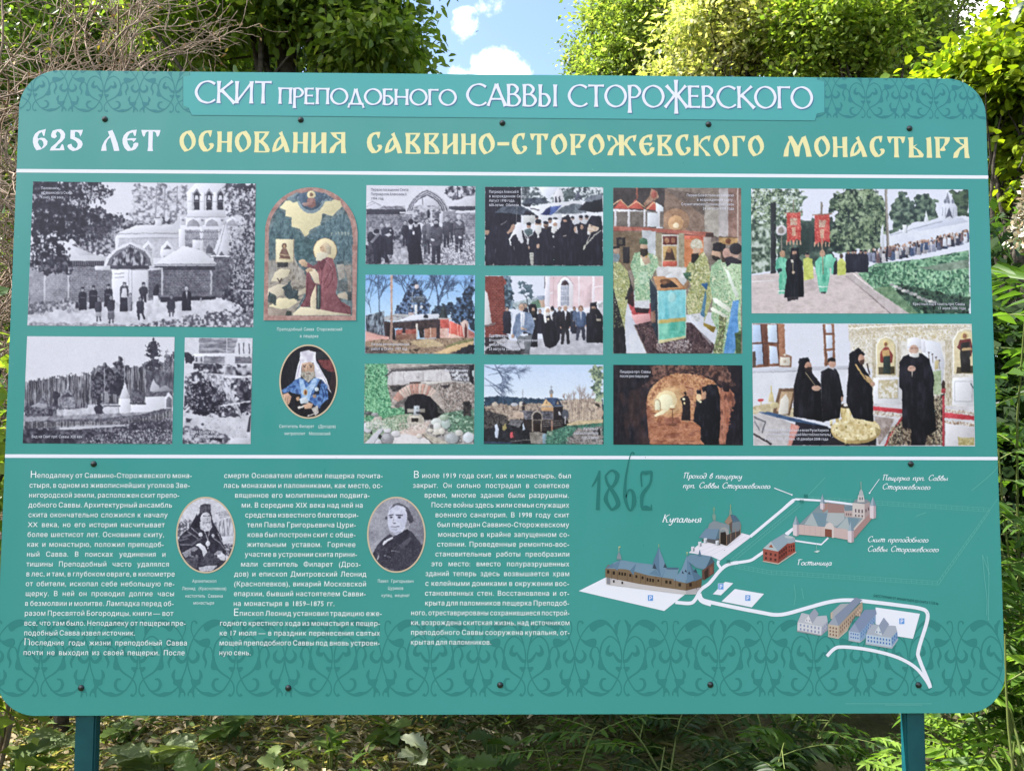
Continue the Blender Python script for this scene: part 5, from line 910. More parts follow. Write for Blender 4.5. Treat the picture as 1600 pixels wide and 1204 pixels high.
def pic_cave():                                        # lit cave with monks
    c = Cv((945, 560, 1175, 705), 1600, 1.7, 26); P, E, Rr, Ln = c.P, c.E, c.R, c.L
    Rr(0, 0, 1600, 1009, ['141420', '241c24', '1a1822'], n=90)
    P('480 75 1330 75 1400 250 1420 300 1250 300 1150 210 900 150 700 180 560 250 440 330 400 310 520 200', ['2c2024', '5c4240', '3a2a2c', '7a5850'], n=60, warp=14, sh=1.5); P('160 380 450 300 470 640 480 930 240 930 200 600', ['141420', '2c2228', '3c2c2e'], n=60, ny=120)
    c.leaves('520 80 1300 80 1380 280 1200 200 900 120 560 200', ['7d5a50', '2a1e22', '4a3434', '8a655a'], 110, 26, 10)
    P('450 480 470 380 540 280 640 200 760 165 900 160 1060 190 1180 240 1260 330 1270 560 1080 720 1080 930 490 930 470 700', ['a06a50', 'c08a68', 'd0a07c', '8a5848'], n=60, ny=26, sh=1.4)
    E(690, 430, 230, 200, 'd4a97c', a=.45); E(680, 450, 170, 150, 'e2c294', a=.5); E(670, 455, 115, 110, 'efe0b8', a=.75); E(660, 470, 80, 85, 'f2ecd0', a=.8)
    c.leaves('480 480 560 280 760 170 1000 180 1220 300 1100 330 800 260 600 340', ['8a5844', 'd8ac84', 'a87454', 'c89470'], 240, 16, 8)
    P('680 200 800 230 820 290 700 310', '9a6a4c', warp=24, a=.6); P('540 440 580 435 605 470 605 560 540 560', 'e8e2c8'); Ln('540 560 540 460 572 438 602 470 602 560', 9, 'b09070'); P('530 620 620 560 680 560 640 600 560 630', 'f0e4c4'); P('450 560 500 520 520 640 560 720 500 780 480 900 460 640', ['8a5646', 'b07a60'], n=30, ny=60)
    P('500 720 640 640 820 640 860 680 960 690 1040 740 1060 860 1080 930 490 930', ['a56c54', 'b88064', '8c5848'], n=60, ny=22, sh=1.3); P('640 650 800 630 840 690 680 740', '7d4c40', warp=10, a=.7); E(720, 890, 50, 26, '945e4c'); E(716, 884, 44, 20, 'b07a60')
    for k in range(9): Ln([520+k*20, 760+k*18, 780+k*22, 750+k*18], 5, '8f5c4a', .5)
    P('1250 320 1330 300 1400 380 1420 480 1390 700 1330 800 1310 930 1240 930 1260 640', ['9a6252', 'b87c66', '6d443c'], n=30, ny=90, sh=1.4); P('1270 260 1380 300 1340 360 1280 340', '241a20', warp=12); P('1390 520 1500 420 1500 930 1330 930 1340 760', '1a1620', warp=20)
    # candle stand
    Ln('735 555 738 720', 9, '6a4434'); P('695 540 772 540 745 560 722 560', '8a5c40'); P('700 705 770 700 780 725 740 740 700 728', '6d4436'); Ln('700 537 770 537', 6, 'd8b890'); E(735, 520, 26, 18, 'f0e6c8', a=.8)
    # monks
    P('845 420 870 395 905 410 930 470 930 580 930 675 830 670 845 560 835 460 815 440', '241c22'); E(870, 378, 20, 24, 'a87858'); P('850 375 880 355 890 390 880 400', '2a2022'); E(858, 440, 16, 14, 'f4e8c8'); E(865, 485, 10, 14, 'e8d4a8'); E(930, 375, 40, 50, '9a7060', a=.6)
    P('960 680 975 560 990 480 1000 440 1060 450 1080 420 1060 360 1060 320 1110 285 1220 280 1250 400 1255 600 1240 930 1080 930 1040 880 1040 740', '14131c'); P('990 430 1000 385 1040 380 1050 440 1020 470', ['d8b490', 'f0dcb8'], n=12); P('995 345 1045 340 1050 385 1000 385', '181620'); P('1055 370 1100 350 1100 430 1070 450', 'b89078'); P('1055 315 1130 290 1110 350 1060 350', '14131c'); E(972, 440, 14, 24, 'd0a078'); E(1040, 470, 14, 12, 'f4e8c8'); E(980, 500, 12, 30, '8a6050')
    c.grain(5); return c, [92, 68, 1494, 74, 1502, 942, 92, 934]

def pic_procession():                                  # outdoor church procession with red banners
    c = Cv((1160, 280, 1530, 500), 1600, 1.6, 27); P, E, Rr, Ln = c.P, c.E, c.R, c.L
    Rr(0, 0, 1600, 951, 'dedff0')
    P('55 60 370 60 420 120 400 260 330 300 300 480 60 620', ['35423e', '5c6e5c', '90a088', 'd4dadc'], n=26, warp=22, ws=40, sh=1.5); c.leaves('70 70 400 80 390 240 300 300 80 280', ['aab89c', 'd8dee4', '2c3a36', '75886c'], 300, 10, 14)
    P('190 160 225 150 228 640 192 640', '2a2c30'); P('60 300 190 330 190 620 60 640', ['3c4a44', '7a8c7a', 'c0c8c4'], n=24, sh=1.5); P('230 300 620 260 620 600 230 620', ['2a3434', '4a5a52', '6f8274'], n=30, warp=20)
    P('620 110 700 60 880 60 960 150 990 300 960 420 900 480 640 500 560 440 600 330 640 250 590 210', ['222c2c', '3c4c44', '64765f', '8c9c80'], n=30, warp=26, ws=50, sh=1.6); c.leaves('640 90 900 80 980 300 900 440 620 440', ['7c8f74', '1e2828', '4f614f', 'a4b294'], 300, 12, 12); P('360 340 560 320 600 480 380 500', '2a3634', warp=20)
    P('1000 240 1050 110 1090 90 1150 180 1180 110 1240 80 1320 150 1320 280 1180 300 1100 340 1010 380', ['2c3838', '4c5c56', '788a78'], n=24, warp=20, sh=1.5); P('1400 80 1530 70 1530 260 1440 240', ['2c3834', '5c6e58'], n=24, warp=14, sh=1.4)
    # wall, chapel
    P('930 375 1000 370 1160 310 1340 260 1460 250 1530 275 1530 420 1300 440 1000 480 930 470', ['d6d8ea', 'e0e2f0'], n=60); P('1130 335 1340 275 1480 260 1530 290 1200 350', 'cdd0e4'); Ln('1000 380 1160 335 1350 285', 6, 'a8acbe'); Ln('930 470 1300 420 1530 370', 4, 'b4b6c4'); Rr(1080, 308, 1108, 360, 'e4e6f2'); Ln('1110 310 1110 360', 5, 'a0a4b4'); P('1225 290 1240 210 1260 290', 'dfe2ee')
    P('1335 270 1340 190 1365 150 1380 70 1400 90 1430 160 1450 190 1452 250 1400 280', 'd8daea'); P('1365 160 1385 85 1405 160', '8a8c9c'); P('1370 265 1395 190 1425 265 1400 250', '5c5e70')
    for x in (1350, 1370, 1425, 1440): Ln([x, 190, x, 250], 5, '9fa2b4')
    for x in (1368, 1395, 1420): E(x, 152, 10, 16, 'aab0c0'); E(x, 152, 6, 12, '6a6c80')
    Ln('970 70 985 470', 14, '9c948e'); Ln('963 70 978 470', 5, '6a6460'); P('935 330 950 300 960 480 930 480', 'd0d2de')
    # ground
    P('60 650 250 630 600 600 800 630 1130 910 60 910', ['c2b4b6', 'd4c6c8', 'cbbcc0'], n=50, ny=12); P('200 720 420 660 560 720 400 790', 'b5a6a8', warp=14, a=.5); Ln('60 692 250 684', 6, 'e2dce2'); c.leaves('80 680 700 680 1000 900 80 900', ['a89a9c', 'dcd0d2'], 120, 3, 4); P('690 650 750 640 900 760 1130 910 1000 910 850 780', ['c8bcc0', 'b8acae'], n=30); Ln('700 655 850 775 1000 908', 7, '9a8c90'); Ln('750 640 900 755 1130 905', 6, 'dcd2d4')
    P('780 640 900 570 1200 540 1530 480 1530 910 1130 910 900 750', ['4f7a62', '78a286', '97bc9c', '35584a'], n=30, sh=1.4); c.leaves('800 640 1000 560 1500 600 1530 800 1200 760 900 720', ['9cc8a4', '3f6a54', '6c9a7c', 'b8d8b8', '2c4a40'], 520, 13, 8); P('1180 600 1530 540 1530 600 1350 620', ['8a9a8c', '6d7d70'], n=30); P('1060 700 1400 780 1530 800 1530 910 1230 910 1020 760', ['2a3a36', '4f6a58', '182420'], n=26, warp=12, sh=1.4)
    for k in range(12): E(1010+k*26, 716+k*11+c.rng.uniform(-6, 6), 16, 11, c.rng.choice(['b4b2b4', 'd0cccc', '98989c']))
    P('880 740 1000 720 1140 860 1200 910 1130 908', ['5c7a60', '85a080'], n=20)
    # crowd
    for k in range(230):
        t = c.rng.random()**.8; x = 790+t*730; yb = 560-t*130+c.rng.uniform(-12, 26)-60*t*t*.5; hh = 74-18*t
        cc = c.rng.choice(['3c3e50', '5c6078', 'd4d6e4', '8c90a8', '2a2a38', 'a4a0a8', 'c8c4cc', '6f5a60', '4a5878'])
        P([x-11, yb-hh*.7, x+11, yb-hh*.7, x+14, yb+8, x-14, yb+8], cc); E(x, yb-hh*.82, 7, 9, c.rng.choice(['b89484', '8a6a5c', 'd8d0d4', '3a3034']))
    for x in (715, 745, 765, 800, 830): c.robe(x, 500+c.rng.uniform(-8, 8), 630, 34, '262632', 1.1); E(x, 495, 9, 11, '9a7c70'); Rr(x-9, 478, x+9, 489, '1e1c26')
    # banners
    for x, y, w_ in ((345, 225, 46), (537, 238, 50)):
        Ln([x, y-80, x-6, 600], 7, '6a5c54'); P([x-w_, y, x+w_, y-4, x+w_+4, y+190, x+w_*.3, y+180, x, y+215, x-w_*.3, y+185, x-w_+2, y+205], ['b03f40', 'c86058'], n=14); Rr(x-22, y+38, x+24, y+88, ['d8c4b4', '9c7a6c'], n=10); P([x-12, y+100, x+14, y+100, x+12, y+160, x-12, y+160], ['c49a84', 'e0c8b8'], n=9)
        for k in range(5): Ln([x-w_+k*w_*.5, y+190, x-w_+k*w_*.5, y+216], 7, 'cfa890')
        c.leaves([x-w_, y+6, x+w_, y+2, x+w_, y+180, x-w_, y+190], ['d88a78', '983034', 'd8a890'], 70, 4, 2); Ln([x-w_-16, y+4, x+w_+16, y-2], 6, '8a7060')
    E(262, 345, 38, 36, 'd0ccd4'); E(262, 345, 20, 22, '98908c'); Ln('262 380 266 620', 6, '9a8c84'); Ln('345 150 345 200', 6, '8c847c'); Ln('530 155 530 240', 5, '807a78')
    T = ['5fb49a', '86ccb4', '4a9c86']
    P('230 540 262 520 300 540 310 600 300 770 245 775 248 640 222 600', T, n=20, ny=70); E(270, 505, 20, 24, 'b8947c'); Ln('240 755 300 755', 7, 'dce8e4'); P('235 610 262 600 266 620 240 635', '2a3a44')
    P('505 540 540 515 590 540 592 640 570 765 520 765 500 640 490 560', T, n=20, ny=70); E(540, 502, 18, 24, 'b48c78'); Ln('515 725 575 725', 7, 'dce8e4'); Ln('537 380 545 640', 6, '9a8470'); P('530 765 565 760 565 772 532 772', '2a2a30')
    P('410 540 440 525 470 540 482 670 415 685', ['b8c060', 'd0d480'], n=14); E(438, 512, 14, 18, 'b08c78'); Rr(428, 495, 450, 508, '24222a'); P('640 560 668 530 695 560 698 645 640 650', ['b8c060', 'd0d480'], n=14); E(668, 520, 12, 16, '4a3a34'); P('600 540 625 530 640 560 620 640 600 640', '6fbca4'); P('620 560 640 540 640 640 612 645', '2a2830'); P('560 510 600 505 620 540 600 600 560 600', '7cc4ac')
    # leading monk
    P('300 550 330 520 375 520 405 560 412 660 416 795 280 800 300 660 290 600', '14131b'); P('325 470 375 460 385 520 380 560 320 560', '14131b'); E(350, 497, 17, 20, 'a88474'); P('335 505 368 505 362 530 350 545 340 530', '241e20'); Rr(330, 464, 376, 486, '14131b'); Ln('340 550 342 640', 4, 'c8b89c'); Rr(328, 543, 346, 562, 'd4ccc4'); E(343, 630, 9, 10, 'c0a894'); P('300 795 380 790 375 815 305 822', '2a262c')
    c.grain(5); return c, [58, 64, 1526, 70, 1543, 908, 62, 906]

def pic_interior():                                    # clergy in black before a white icon screen
    c = Cv((1160, 495, 1540, 710), 1600, 1.7, 28); P, E, Rr, Ln = c.P, c.E, c.R, c.L
    Rr(0, 0, 1600, 905, 'd9d9e8'); D = '14121a'
    P('65 360 700 330 870 340 870 600 65 640', ['d2d2de', 'dedeea'], n=90)
    # windows
    P('65 45 275 45 285 320 65 335', '8a5f4c'); P('65 50 120 50 138 160 65 170', 'b8c8e6'); P('68 180 132 178 138 310 68 318', 'b4c4e2'); P('165 50 230 50 228 170 168 165', 'ccd8ee'); P('175 190 225 195 238 305 180 310', 'c8d2ea'); P('120 48 160 48 172 320 140 325', '6a463c'); P('235 48 275 48 285 300 245 310', '9c6c54'); Ln('65 174 240 174', 10, '5a3c36'); Ln('120 50 140 310', 6, '3c2a2a'); Ln('228 50 240 305', 6, '4a3430'); P('65 230 85 225 88 330 66 332', '5a4a44')
    P('528 45 602 45 612 310 540 325', '8f6450'); P('545 48 585 48 590 105 550 105', 'd4d8ec'); P('548 120 590 120 592 205 552 210', 'd0d6ea'); P('555 225 595 222 590 290 560 290', 'c4c8dc'); Ln('540 112 604 110', 7, '6a463c'); Ln('544 215 606 213', 7, '6a463c'); Ln('534 48 552 320', 6, '5f4036')
    P('65 335 700 320 700 345 65 365', 'c4c4d2'); Ln('65 366 360 356', 5, 'a4a2b0'); P('238 260 280 240 325 260 322 330 240 330', '8f6a58'); P('246 265 312 265 312 320 246 322', 'd8d0c8'); E(279, 292, 12, 10, 'b8a898'); E(280, 250, 10, 8, 'd0c4b8')
    # icon screen
    P('695 50 1510 40 1515 130 1100 120 700 160', ['dcd4cc', 'b8ab98', 'e6e0dc'], n=14, sh=1.3); P('705 130 900 100 1520 60 1525 640 860 600 860 340 720 330', ['dad4d0', 'e4dfde', 'cfc6be'], n=20); c.leaves('700 50 1510 45 1510 110 720 150', ['b09c74', 'efeae8', 'c4b490'], 330, 6, 4); c.leaves('720 140 880 130 870 320 730 320', ['b8a888', 'eee8e6', 'c8bca4'], 200, 6, 4); c.leaves('1000 100 1380 90 1370 160 1020 160', ['b09c74', 'efeae8', 'cabc9c'], 160, 7, 4)
    Ln('700 75 1100 55 1510 48', 7, 'efeae8'); Ln('705 130 1000 92 1500 70', 6, 'c4b8a8')
    for x in (865, 1030, 1345, 1365): Rr(x-12, 150, x+12, 580, ['d8d0ca', 'b4a68c'], n=8, ny=14)
    P('885 380 885 190 905 150 940 135 985 150 1008 190 1008 385', 'cdbf9c'); P('893 375 893 195 910 160 940 145 980 160 1000 195 1000 375', ['e2d4b4', 'd4c4a0'], n=30); Ln('882 380 882 185 905 145 942 128 988 148 1012 188 1012 385', 6, 'e8e2da'); P('895 330 1000 325 1000 375 895 378', '4a4030'); E(943, 175, 18, 20, 'dcc48c'); E(943, 180, 11, 14, '8a5f4a'); P('905 240 930 200 960 200 990 250 985 300 960 305 905 300', '8a3f3c'); P('920 220 965 215 970 260 925 270', 'c4a070'); P('928 260 970 255 975 370 925 372', '2f3a38')
    P('1392 375 1392 160 1420 105 1465 85 1515 105 1518 375', ['e2d4b4', 'd6c6a4'], n=30); Ln('1388 380 1388 155 1420 95 1470 72 1512 85', 7, 'e8e2da'); P('1408 330 1518 320 1518 370 1408 372', '4a4030'); E(1462, 125, 24, 24, 'dcc48c'); E(1462, 125, 14, 18, '8a5f4a'); P('1410 200 1430 150 1500 145 1515 200 1505 260 1420 210', '6a3434'); P('1440 170 1495 165 1500 360 1440 365 1430 240', '2a2626'); Ln('1450 215 1500 210', 16, 'b89a74')
    P('860 400 1050 395 1050 580 860 575', 'dcdae2'); Rr(895, 415, 1022, 535, ['e0dcdc', 'bcae90'], n=14, sh=1.8); Ln('895 415 1022 415 1022 535 895 535 895 415', 4, 'b4aaa0'); P('1380 400 1520 395 1520 590 1380 580', 'dedce4'); Ln('1395 425 1510 425 1510 555 1395 555 1395 425', 5, 'b4b2bc'); Rr(1350, 420, 1370, 560, ['d4ccc4', '8a7458'], n=10, ny=24); Ln('1502 440 1520 470', 8, '4a5a64')
    P('1160 140 1300 170 1330 300 1310 500 1200 300', 'd8d8e4'); P('1250 360 1305 350 1310 510 1260 510', ['b4c0a4', '8c9c78'], n=14)
    for x, y in ((1225, 240), (1250, 250), (1275, 270), (1295, 290)): Ln([x, y, x+2, y+50], 3, '6a5a50'); E(x, y-4, 7, 5, '3a2c2c')
    P('1265 290 1290 280 1290 340 1265 350', 'c4b48c'); E(1322, 450, 12, 34, '3a2a28'); Rr(1310, 470, 1335, 500, 'a04048')
    # red carpet, floor
    P('860 570 1520 590 1528 845 530 845 860 640', ['d4d0d8', 'c4c0c8'], n=50); P('860 588 1050 605 1050 632 860 615', 'b83c48'); P('1310 625 1525 650 1525 680 1310 660', 'b83c48'); c.leaves('860 618 1050 640 1050 660 860 640', ['d8d0cc', '8a6a50', 'e4dcd8'], 60, 7, 3); c.leaves('1310 600 1525 630 1525 640 1310 620', ['d8d0cc', '8a6a50', 'e4dcd8'], 60, 7, 3); c.leaves('1320 680 1525 700 1525 720 1320 700', ['8a6a50', 'e4dcd8'], 70, 7, 3); P('870 650 1000 670 960 760 900 840 870 720', ['8c7c78', 'b4a8a8'], n=24)
    P('1040 670 1060 640 1330 500 1330 845 940 845 960 760', ['2a2022', 'b0a08c', '4a3c34'], n=16, sh=1.6); Ln('1050 660 960 800 940 845', 14, 'a84048'); Ln('1322 520 1322 845', 14, 'a83c48'); c.leaves('1250 520 1310 520 1310 840 1220 840', ['c8bca4', '1c181a', '8c7c68'], 150, 8, 3); c.leaves('980 720 1050 700 1050 840 960 840', ['c8bca4', '1c181a', '8c7c68'], 90, 8, 3); P('1335 700 1525 720 1528 845 1335 845', 'd0ccd4'); P('1415 790 1525 795 1525 845 1420 845', ['9a8c5c', 'c8bc98'], n=14)
    # table with icon, books
    P('65 590 210 560 340 600 340 660 200 640 70 640', ['b8a888', 'd8ccb4'], n=16); P('240 470 355 468 310 650 200 630', '6d5446'); P('255 490 335 488 300 640 225 620', 'b89c80'); P('235 640 250 545 285 505 305 545 300 640', 'ddd6d0'); E(120, 548, 20, 10, 'b83c44'); Ln('122 558 125 600', 9, 'c8b898'); P('165 560 180 500 200 500 210 560', 'd4c49c'); Ln('188 455 190 500', 7, 'c4b074'); E(210, 580, 30, 20, 'cdbf9c')
    P('70 650 130 620 380 720 320 845 75 845', ['b4aeb4', 'ccc6ca'], n=30); P('100 628 170 622 560 720 520 735', '3f5578'); P('350 690 560 720 620 760 540 845 320 845', '1c1a26'); P('380 720 320 700 300 845 320 845', 'c4847c'); P('330 705 372 718 322 845 300 845', 'cf958c'); Ln('80 660 150 690 130 760', 10, '6a6a74'); Ln('80 690 110 740', 10, '7a7a84'); Ln('75 770 190 835', 12, '3c3438')
    # brass candle stand
    P('530 845 620 770 880 740 880 845', '26222a'); E(745, 745, 165, 90, 'b8a070'); E(745, 735, 160, 78, ['d4c090', 'e6d8b4', 'b09868'], n=20); E(740, 725, 110, 45, ['c0a874', 'e8dcbc'], n=16); P('640 590 725 590 715 665 700 690 665 690 650 660', ['a88c58', 'd8c694', 'f0e6cc'], n=16, ny=60); E(682, 585, 45, 16, '3a3028'); E(684, 578, 20, 9, 'd8d4d4')
    for x, y in ((620, 700), (765, 665), (845, 655), (585, 680), (680, 690), (850, 735), (760, 780), (680, 800), (620, 745), (810, 680)): Rr(x-7, y, x+7, y+34, 'd8c898'); E(x, y, 12, 6, 'efe6cc'); E(x, y+30, 6, 6, '8a744a')
    E(622, 575, 14, 18, 'ece8e4'); Ln('622 590 625 690', 9, 'd4c8a0'); E(845, 655, 14, 18, 'ece8e4'); P('600 620 640 610 630 690 615 690', 'c4b07c'); P('870 720 905 740 880 790', 'a09068')
    # four men in black
    P('340 440 370 320 375 290 430 280 460 370 515 440 520 560 530 690 335 655', D); P('368 300 375 272 435 263 445 305', D); E(432, 325, 22, 30, 'b48c7c'); P('412 335 455 330 458 362 430 365 412 350', '2a1f20'); P('370 300 400 300 415 400 380 420', D); E(485, 468, 30, 18, 'c09c8c'); Ln('415 365 470 440 478 450', 4, 'b8a888')
    P('515 360 560 335 615 340 635 380 665 520 650 560 640 660 530 690 520 560', D); E(590, 300, 24, 34, 'b89080'); P('562 305 560 275 590 265 612 280 612 295 580 290', '1a1618'); Ln('588 340 600 345', 6, 'd8d4dc'); E(655, 540, 8, 16, 'b08c7c')
    P('683 560 690 420 705 260 720 225 800 240 790 320 840 400 855 470 862 690 730 665', D); P('703 240 765 202 806 245 790 265 705 290', D); E(782, 275, 22, 30, 'b89080'); P('768 285 802 280 800 310 775 315', '4a342e'); Ln('745 315 800 400 835 430', 12, 'b89a6c'); P('800 380 845 400 870 440 850 460', 'b89a74'); E(858, 440, 14, 16, 'c09c8c'); Ln('820 310 835 380', 8, '3a2c2c')
    P('1030 300 1060 260 1120 235 1180 240 1230 280 1262 400 1255 490 1275 750 1215 780 1200 845 1110 845 1110 740 1050 720 1050 480 1030 460', D); P('1082 215 1085 145 1130 132 1180 145 1178 215', 'e6e4ee'); Ln('1082 200 1178 198', 4, 'c0bccc'); P('1175 140 1200 160 1205 235 1178 230', 'dedce8'); E(1127, 218, 32, 34, 'c4a294'); P('1093 225 1110 240 1145 240 1163 222 1160 262 1130 270 1098 260', 'dad6d8'); Ln('1105 208 1122 206', 5, '7a5c54'); Ln('1135 206 1152 206', 5, '7a5c54'); E(1112, 340, 28, 20, 'c4a092'); Ln('1116 360 1116 390', 6, 'c0b4b0'); Ln('1095 335 1130 332', 4, '8a6a60'); Ln('1140 340 1130 400', 3, '2c2832')
    c.grain(5); return c, [62, 42, 1507, 46, 1530, 850, 72, 845]

def pic_abbot():                                       # engraved oval: seated bearded monk in tall veiled hat
    c = Cv((260, 760, 380, 960), 722, 2.0, 29); P, E, Rr, Ln = c.P, c.E, c.R, c.L
    Rr(0, 0, 722, 1204, [205, 236], n=20)
    P('90 330 230 300 240 450 90 470', [80, 150, 225], n=16, warp=10, sh=1.6); P('440 340 590 290 650 330 650 500 470 500', [120, 190, 225], n=8, ny=60, sh=1.6); Ln('470 250 590 240', 8, 120); P('480 240 600 220 600 280 500 300', [150, 220], n=12); P('520 470 650 460 650 520 530 510', 220); P('540 540 650 520 600 660 560 640', [60, 200], n=14, sh=1.7)
    P('300 360 320 175 360 160 415 165 430 330 470 400 530 520 560 600 560 720 420 800 200 800 130 640 110 500 150 440 210 400 290 250', [18, 50], n=20)
    P('315 190 365 160 415 172 420 250 310 262', [40, 95, 30], n=10, ny=40); P('310 250 340 300 300 380 210 400 270 300', 22); P('425 255 440 330 480 400 530 500 470 460 420 380', 24)
    E(372, 300, 52, 60, 205); P('330 265 385 258 415 270 415 300 330 290', 215); Ln('348 272 376 276', 8, 70); Ln('392 274 414 270', 8, 70); Ln('384 280 388 318', 6, 150)
    P('312 330 350 325 380 320 425 330 430 380 405 415 360 420 320 395', [190, 238, 160], n=16, ny=40); Ln('355 336 405 336', 7, 120)
    for q in ('230 380 300 440 330 480', '150 470 230 440 320 500', '130 540 230 540 320 480', '440 480 500 520 550 590', '480 430 520 520', '200 420 280 470', '120 500 200 480'): Ln(q, 9, 90); Ln(np.array([float(v) for v in q.split()])+8, 5, 150)
    E(322, 448, 20, 20, 225); E(440, 458, 14, 18, 205); Ln('358 410 390 500 405 410', 6, 210); E(391, 532, 20, 26, 232); Ln('391 550 391 580', 6, 220)
    P('270 545 320 530 360 560 385 610 378 650 350 665 335 600 300 560', 235); P('150 620 200 590 270 560 300 580 250 620 180 670', 150); P('180 600 230 580 290 640 300 665 220 660', [190, 90], n=14); P('230 600 290 620 270 660 230 640', 40)
    P('470 620 520 610 560 650 550 695 515 690 480 660', 232); P('440 640 480 600 530 600 500 640', [200, 120], n=10); Ln('395 620 470 665 520 665', 7, 200)
    P('150 680 300 660 280 800 220 780', [50, 90], n=10); P('300 760 380 740 480 740 430 790 320 800', [170, 226], n=10); P('400 600 470 660 520 700 420 740 320 730 330 680', [35, 90], n=14)
    c.grain(10); return c, None

def pic_merchant():                                    # oval: stout clean-shaven man in a dark coat
    c = Cv((560, 760, 680, 960), 722, 2.0, 30); P, E, Rr, Ln = c.P, c.E, c.R, c.L
    Rr(0, 0, 722, 1204, [150, 172, 128], n=160); P('480 100 722 100 722 700 560 620 480 400', 112, warp=30, a=.7); c.grain(9)
    P('130 640 170 560 230 490 300 440 330 470 460 400 500 420 590 540 640 600 600 760 400 830 200 760', [38, 58], n=60)
    P('290 250 290 210 320 170 370 150 420 165 470 200 515 290 520 320 480 345 455 340 440 260', 78); P('275 280 290 190 340 160 400 165 450 210 465 290 460 350 430 400 400 440 350 462 310 445 285 390 275 340', ['d0d0e6', 'c0c0d8', 'd6d6ea'], n=60)
    E(490, 312, 24, 30, 60); E(262, 292, 14, 14, 80); P('440 210 470 220 500 280 480 320 460 310 458 250', 66); P('290 215 330 165 370 150 440 175 420 185 360 170 310 200', 90)
    P('455 300 480 330 470 370 440 380', 150); Ln('290 270 325 262', 11, 55); Ln('355 266 415 268', 12, 52); E(308, 288, 15, 8, 50); E(384, 288, 17, 8, 50); Ln('336 285 322 335 345 342', 5, 165); E(340, 342, 14, 6, 110); Ln('308 374 345 377 385 371', 6, 95); Ln('320 400 360 402', 6, 165); Ln('395 330 408 370', 5, 182); Ln('300 415 340 440 400 420', 6, 160); Ln('300 430 350 460 400 440', 8, 130)
    P('225 540 240 510 320 468 330 480 270 520 232 552', 226); P('330 470 460 395 480 430 390 540 360 560', 34); P('380 550 490 470 500 490 440 560 430 600', 84); P('230 560 330 490 360 540 330 700 220 680', 30)
    Ln('310 600 380 610', 14, 120); Ln('245 645 300 660', 14, 120); Ln('340 650 380 690', 8, 110); Ln('180 620 195 640 180 680', 12, 190); Ln('250 760 330 780', 8, 130); Ln('330 590 350 560', 6, 90)
    c.leaves('160 580 330 520 600 560 590 700 400 800 220 740', [30, 66, 50, 76], 300, 8, 4)
    c.grain(8); return c, None
# ------------------------------------------------------------------ the information board
board = empty('information_board', (0, 0, 0), 'large teal information board on two posts, printed with headings, pictures and a map', 'board')
WHITE, CREAM = (233, 233, 252), (237, 227, 172)
TEAL = (72, 157, 150)
PANEL = mat('teal_print_laminate', lin((63, 152, 149)), rough=.36, spec=.5, noise=(1.6, lin((60, 148, 143)), 2), bump=(2.2, .10, .01))
_n, _l = PANEL.node_tree.nodes, PANEL.node_tree.links          # uneven sheen: wiped and weathered patches
_t = _n.new('ShaderNodeTexNoise'); _t.inputs['Scale'].default_value = 5; _t.inputs['Detail'].default_value = 9; _t.inputs['Roughness'].default_value = .7
_mp = _n.new('ShaderNodeMapping'); _mp.inputs['Scale'].default_value = (1, 1, .22); _co = _n.new('ShaderNodeTexCoord'); _l.new(_co.outputs['Object'], _mp.inputs[0]); _l.new(_mp.outputs[0], _t.inputs['Vector'])
_m = _n.new('ShaderNodeMapRange'); _m.inputs['From Min'].default_value = .3; _m.inputs['From Max'].default_value = .7; _m.inputs['To Min'].default_value = .24; _m.inputs['To Max'].default_value = .50
_l.new(_t.outputs['Fac'], _m.inputs['Value']); _l.new(_m.outputs[0], _n['Principled BSDF'].inputs['Roughness'])
RAD = .095
def round_rect(x0, z0, x1, z1, r, n=14):
    o = []
    for cx, cz, a in ((x1-r, z1-r, 0), (x0+r, z1-r, 90), (x0+r, z0+r, 180), (x1-r, z0+r, 270)):
        for k in range(n+1): o.append((cx+r*math.cos(R(a+90*k/n)), cz+r*math.sin(R(a+90*k/n))))
    return o
out = round_rect(-BW/2, BZ, BW/2, BZ+BH, RAD)
bm = bmesh.new(); f = [bm.verts.new((x, 0, z)) for x, z in out]; bk = [bm.verts.new((x, .006, z)) for x, z in out]
bm.faces.new(f[::1]); bm.faces.new(bk[::-1])
for i in range(len(f)):
    j = (i+1) % len(f); bm.faces.new((f[j], f[i], bk[i], bk[j]))
bmesh.ops.recalc_face_normals(bm, faces=bm.faces)
bmesh.ops.bevel(bm, geom=[e for e in bm.edges if abs(e.verts[0].co.y-e.verts[1].co.y) < 1e-6], offset=.0008, segments=2, affect='EDGES')
me = bpy.data.meshes.new('panel'); bm.to_mesh(me); bm.free(); panel = link('panel', me, PANEL, board)
def clip_to_board(o, inset=.0012):
    bm = bmesh.new(); bm.from_mesh(o.data)
    n = len(out)
    for i in range(0, n):
        (ax, az), (bx, bz) = out[i], out[(i+1) % n]
        d = math.hypot(bx-ax, bz-az)
        if d < 1e-6: continue
        no = Vector(((bz-az)/d, 0, -(bx-ax)/d)); co = Vector((ax, 0, az))-no*inset
        bmesh.ops.bisect_plane(bm, geom=bm.verts[:]+bm.edges[:]+bm.faces[:], plane_co=co, plane_no=no, clear_outer=True)
    bm.to_mesh(o.data); bm.free()

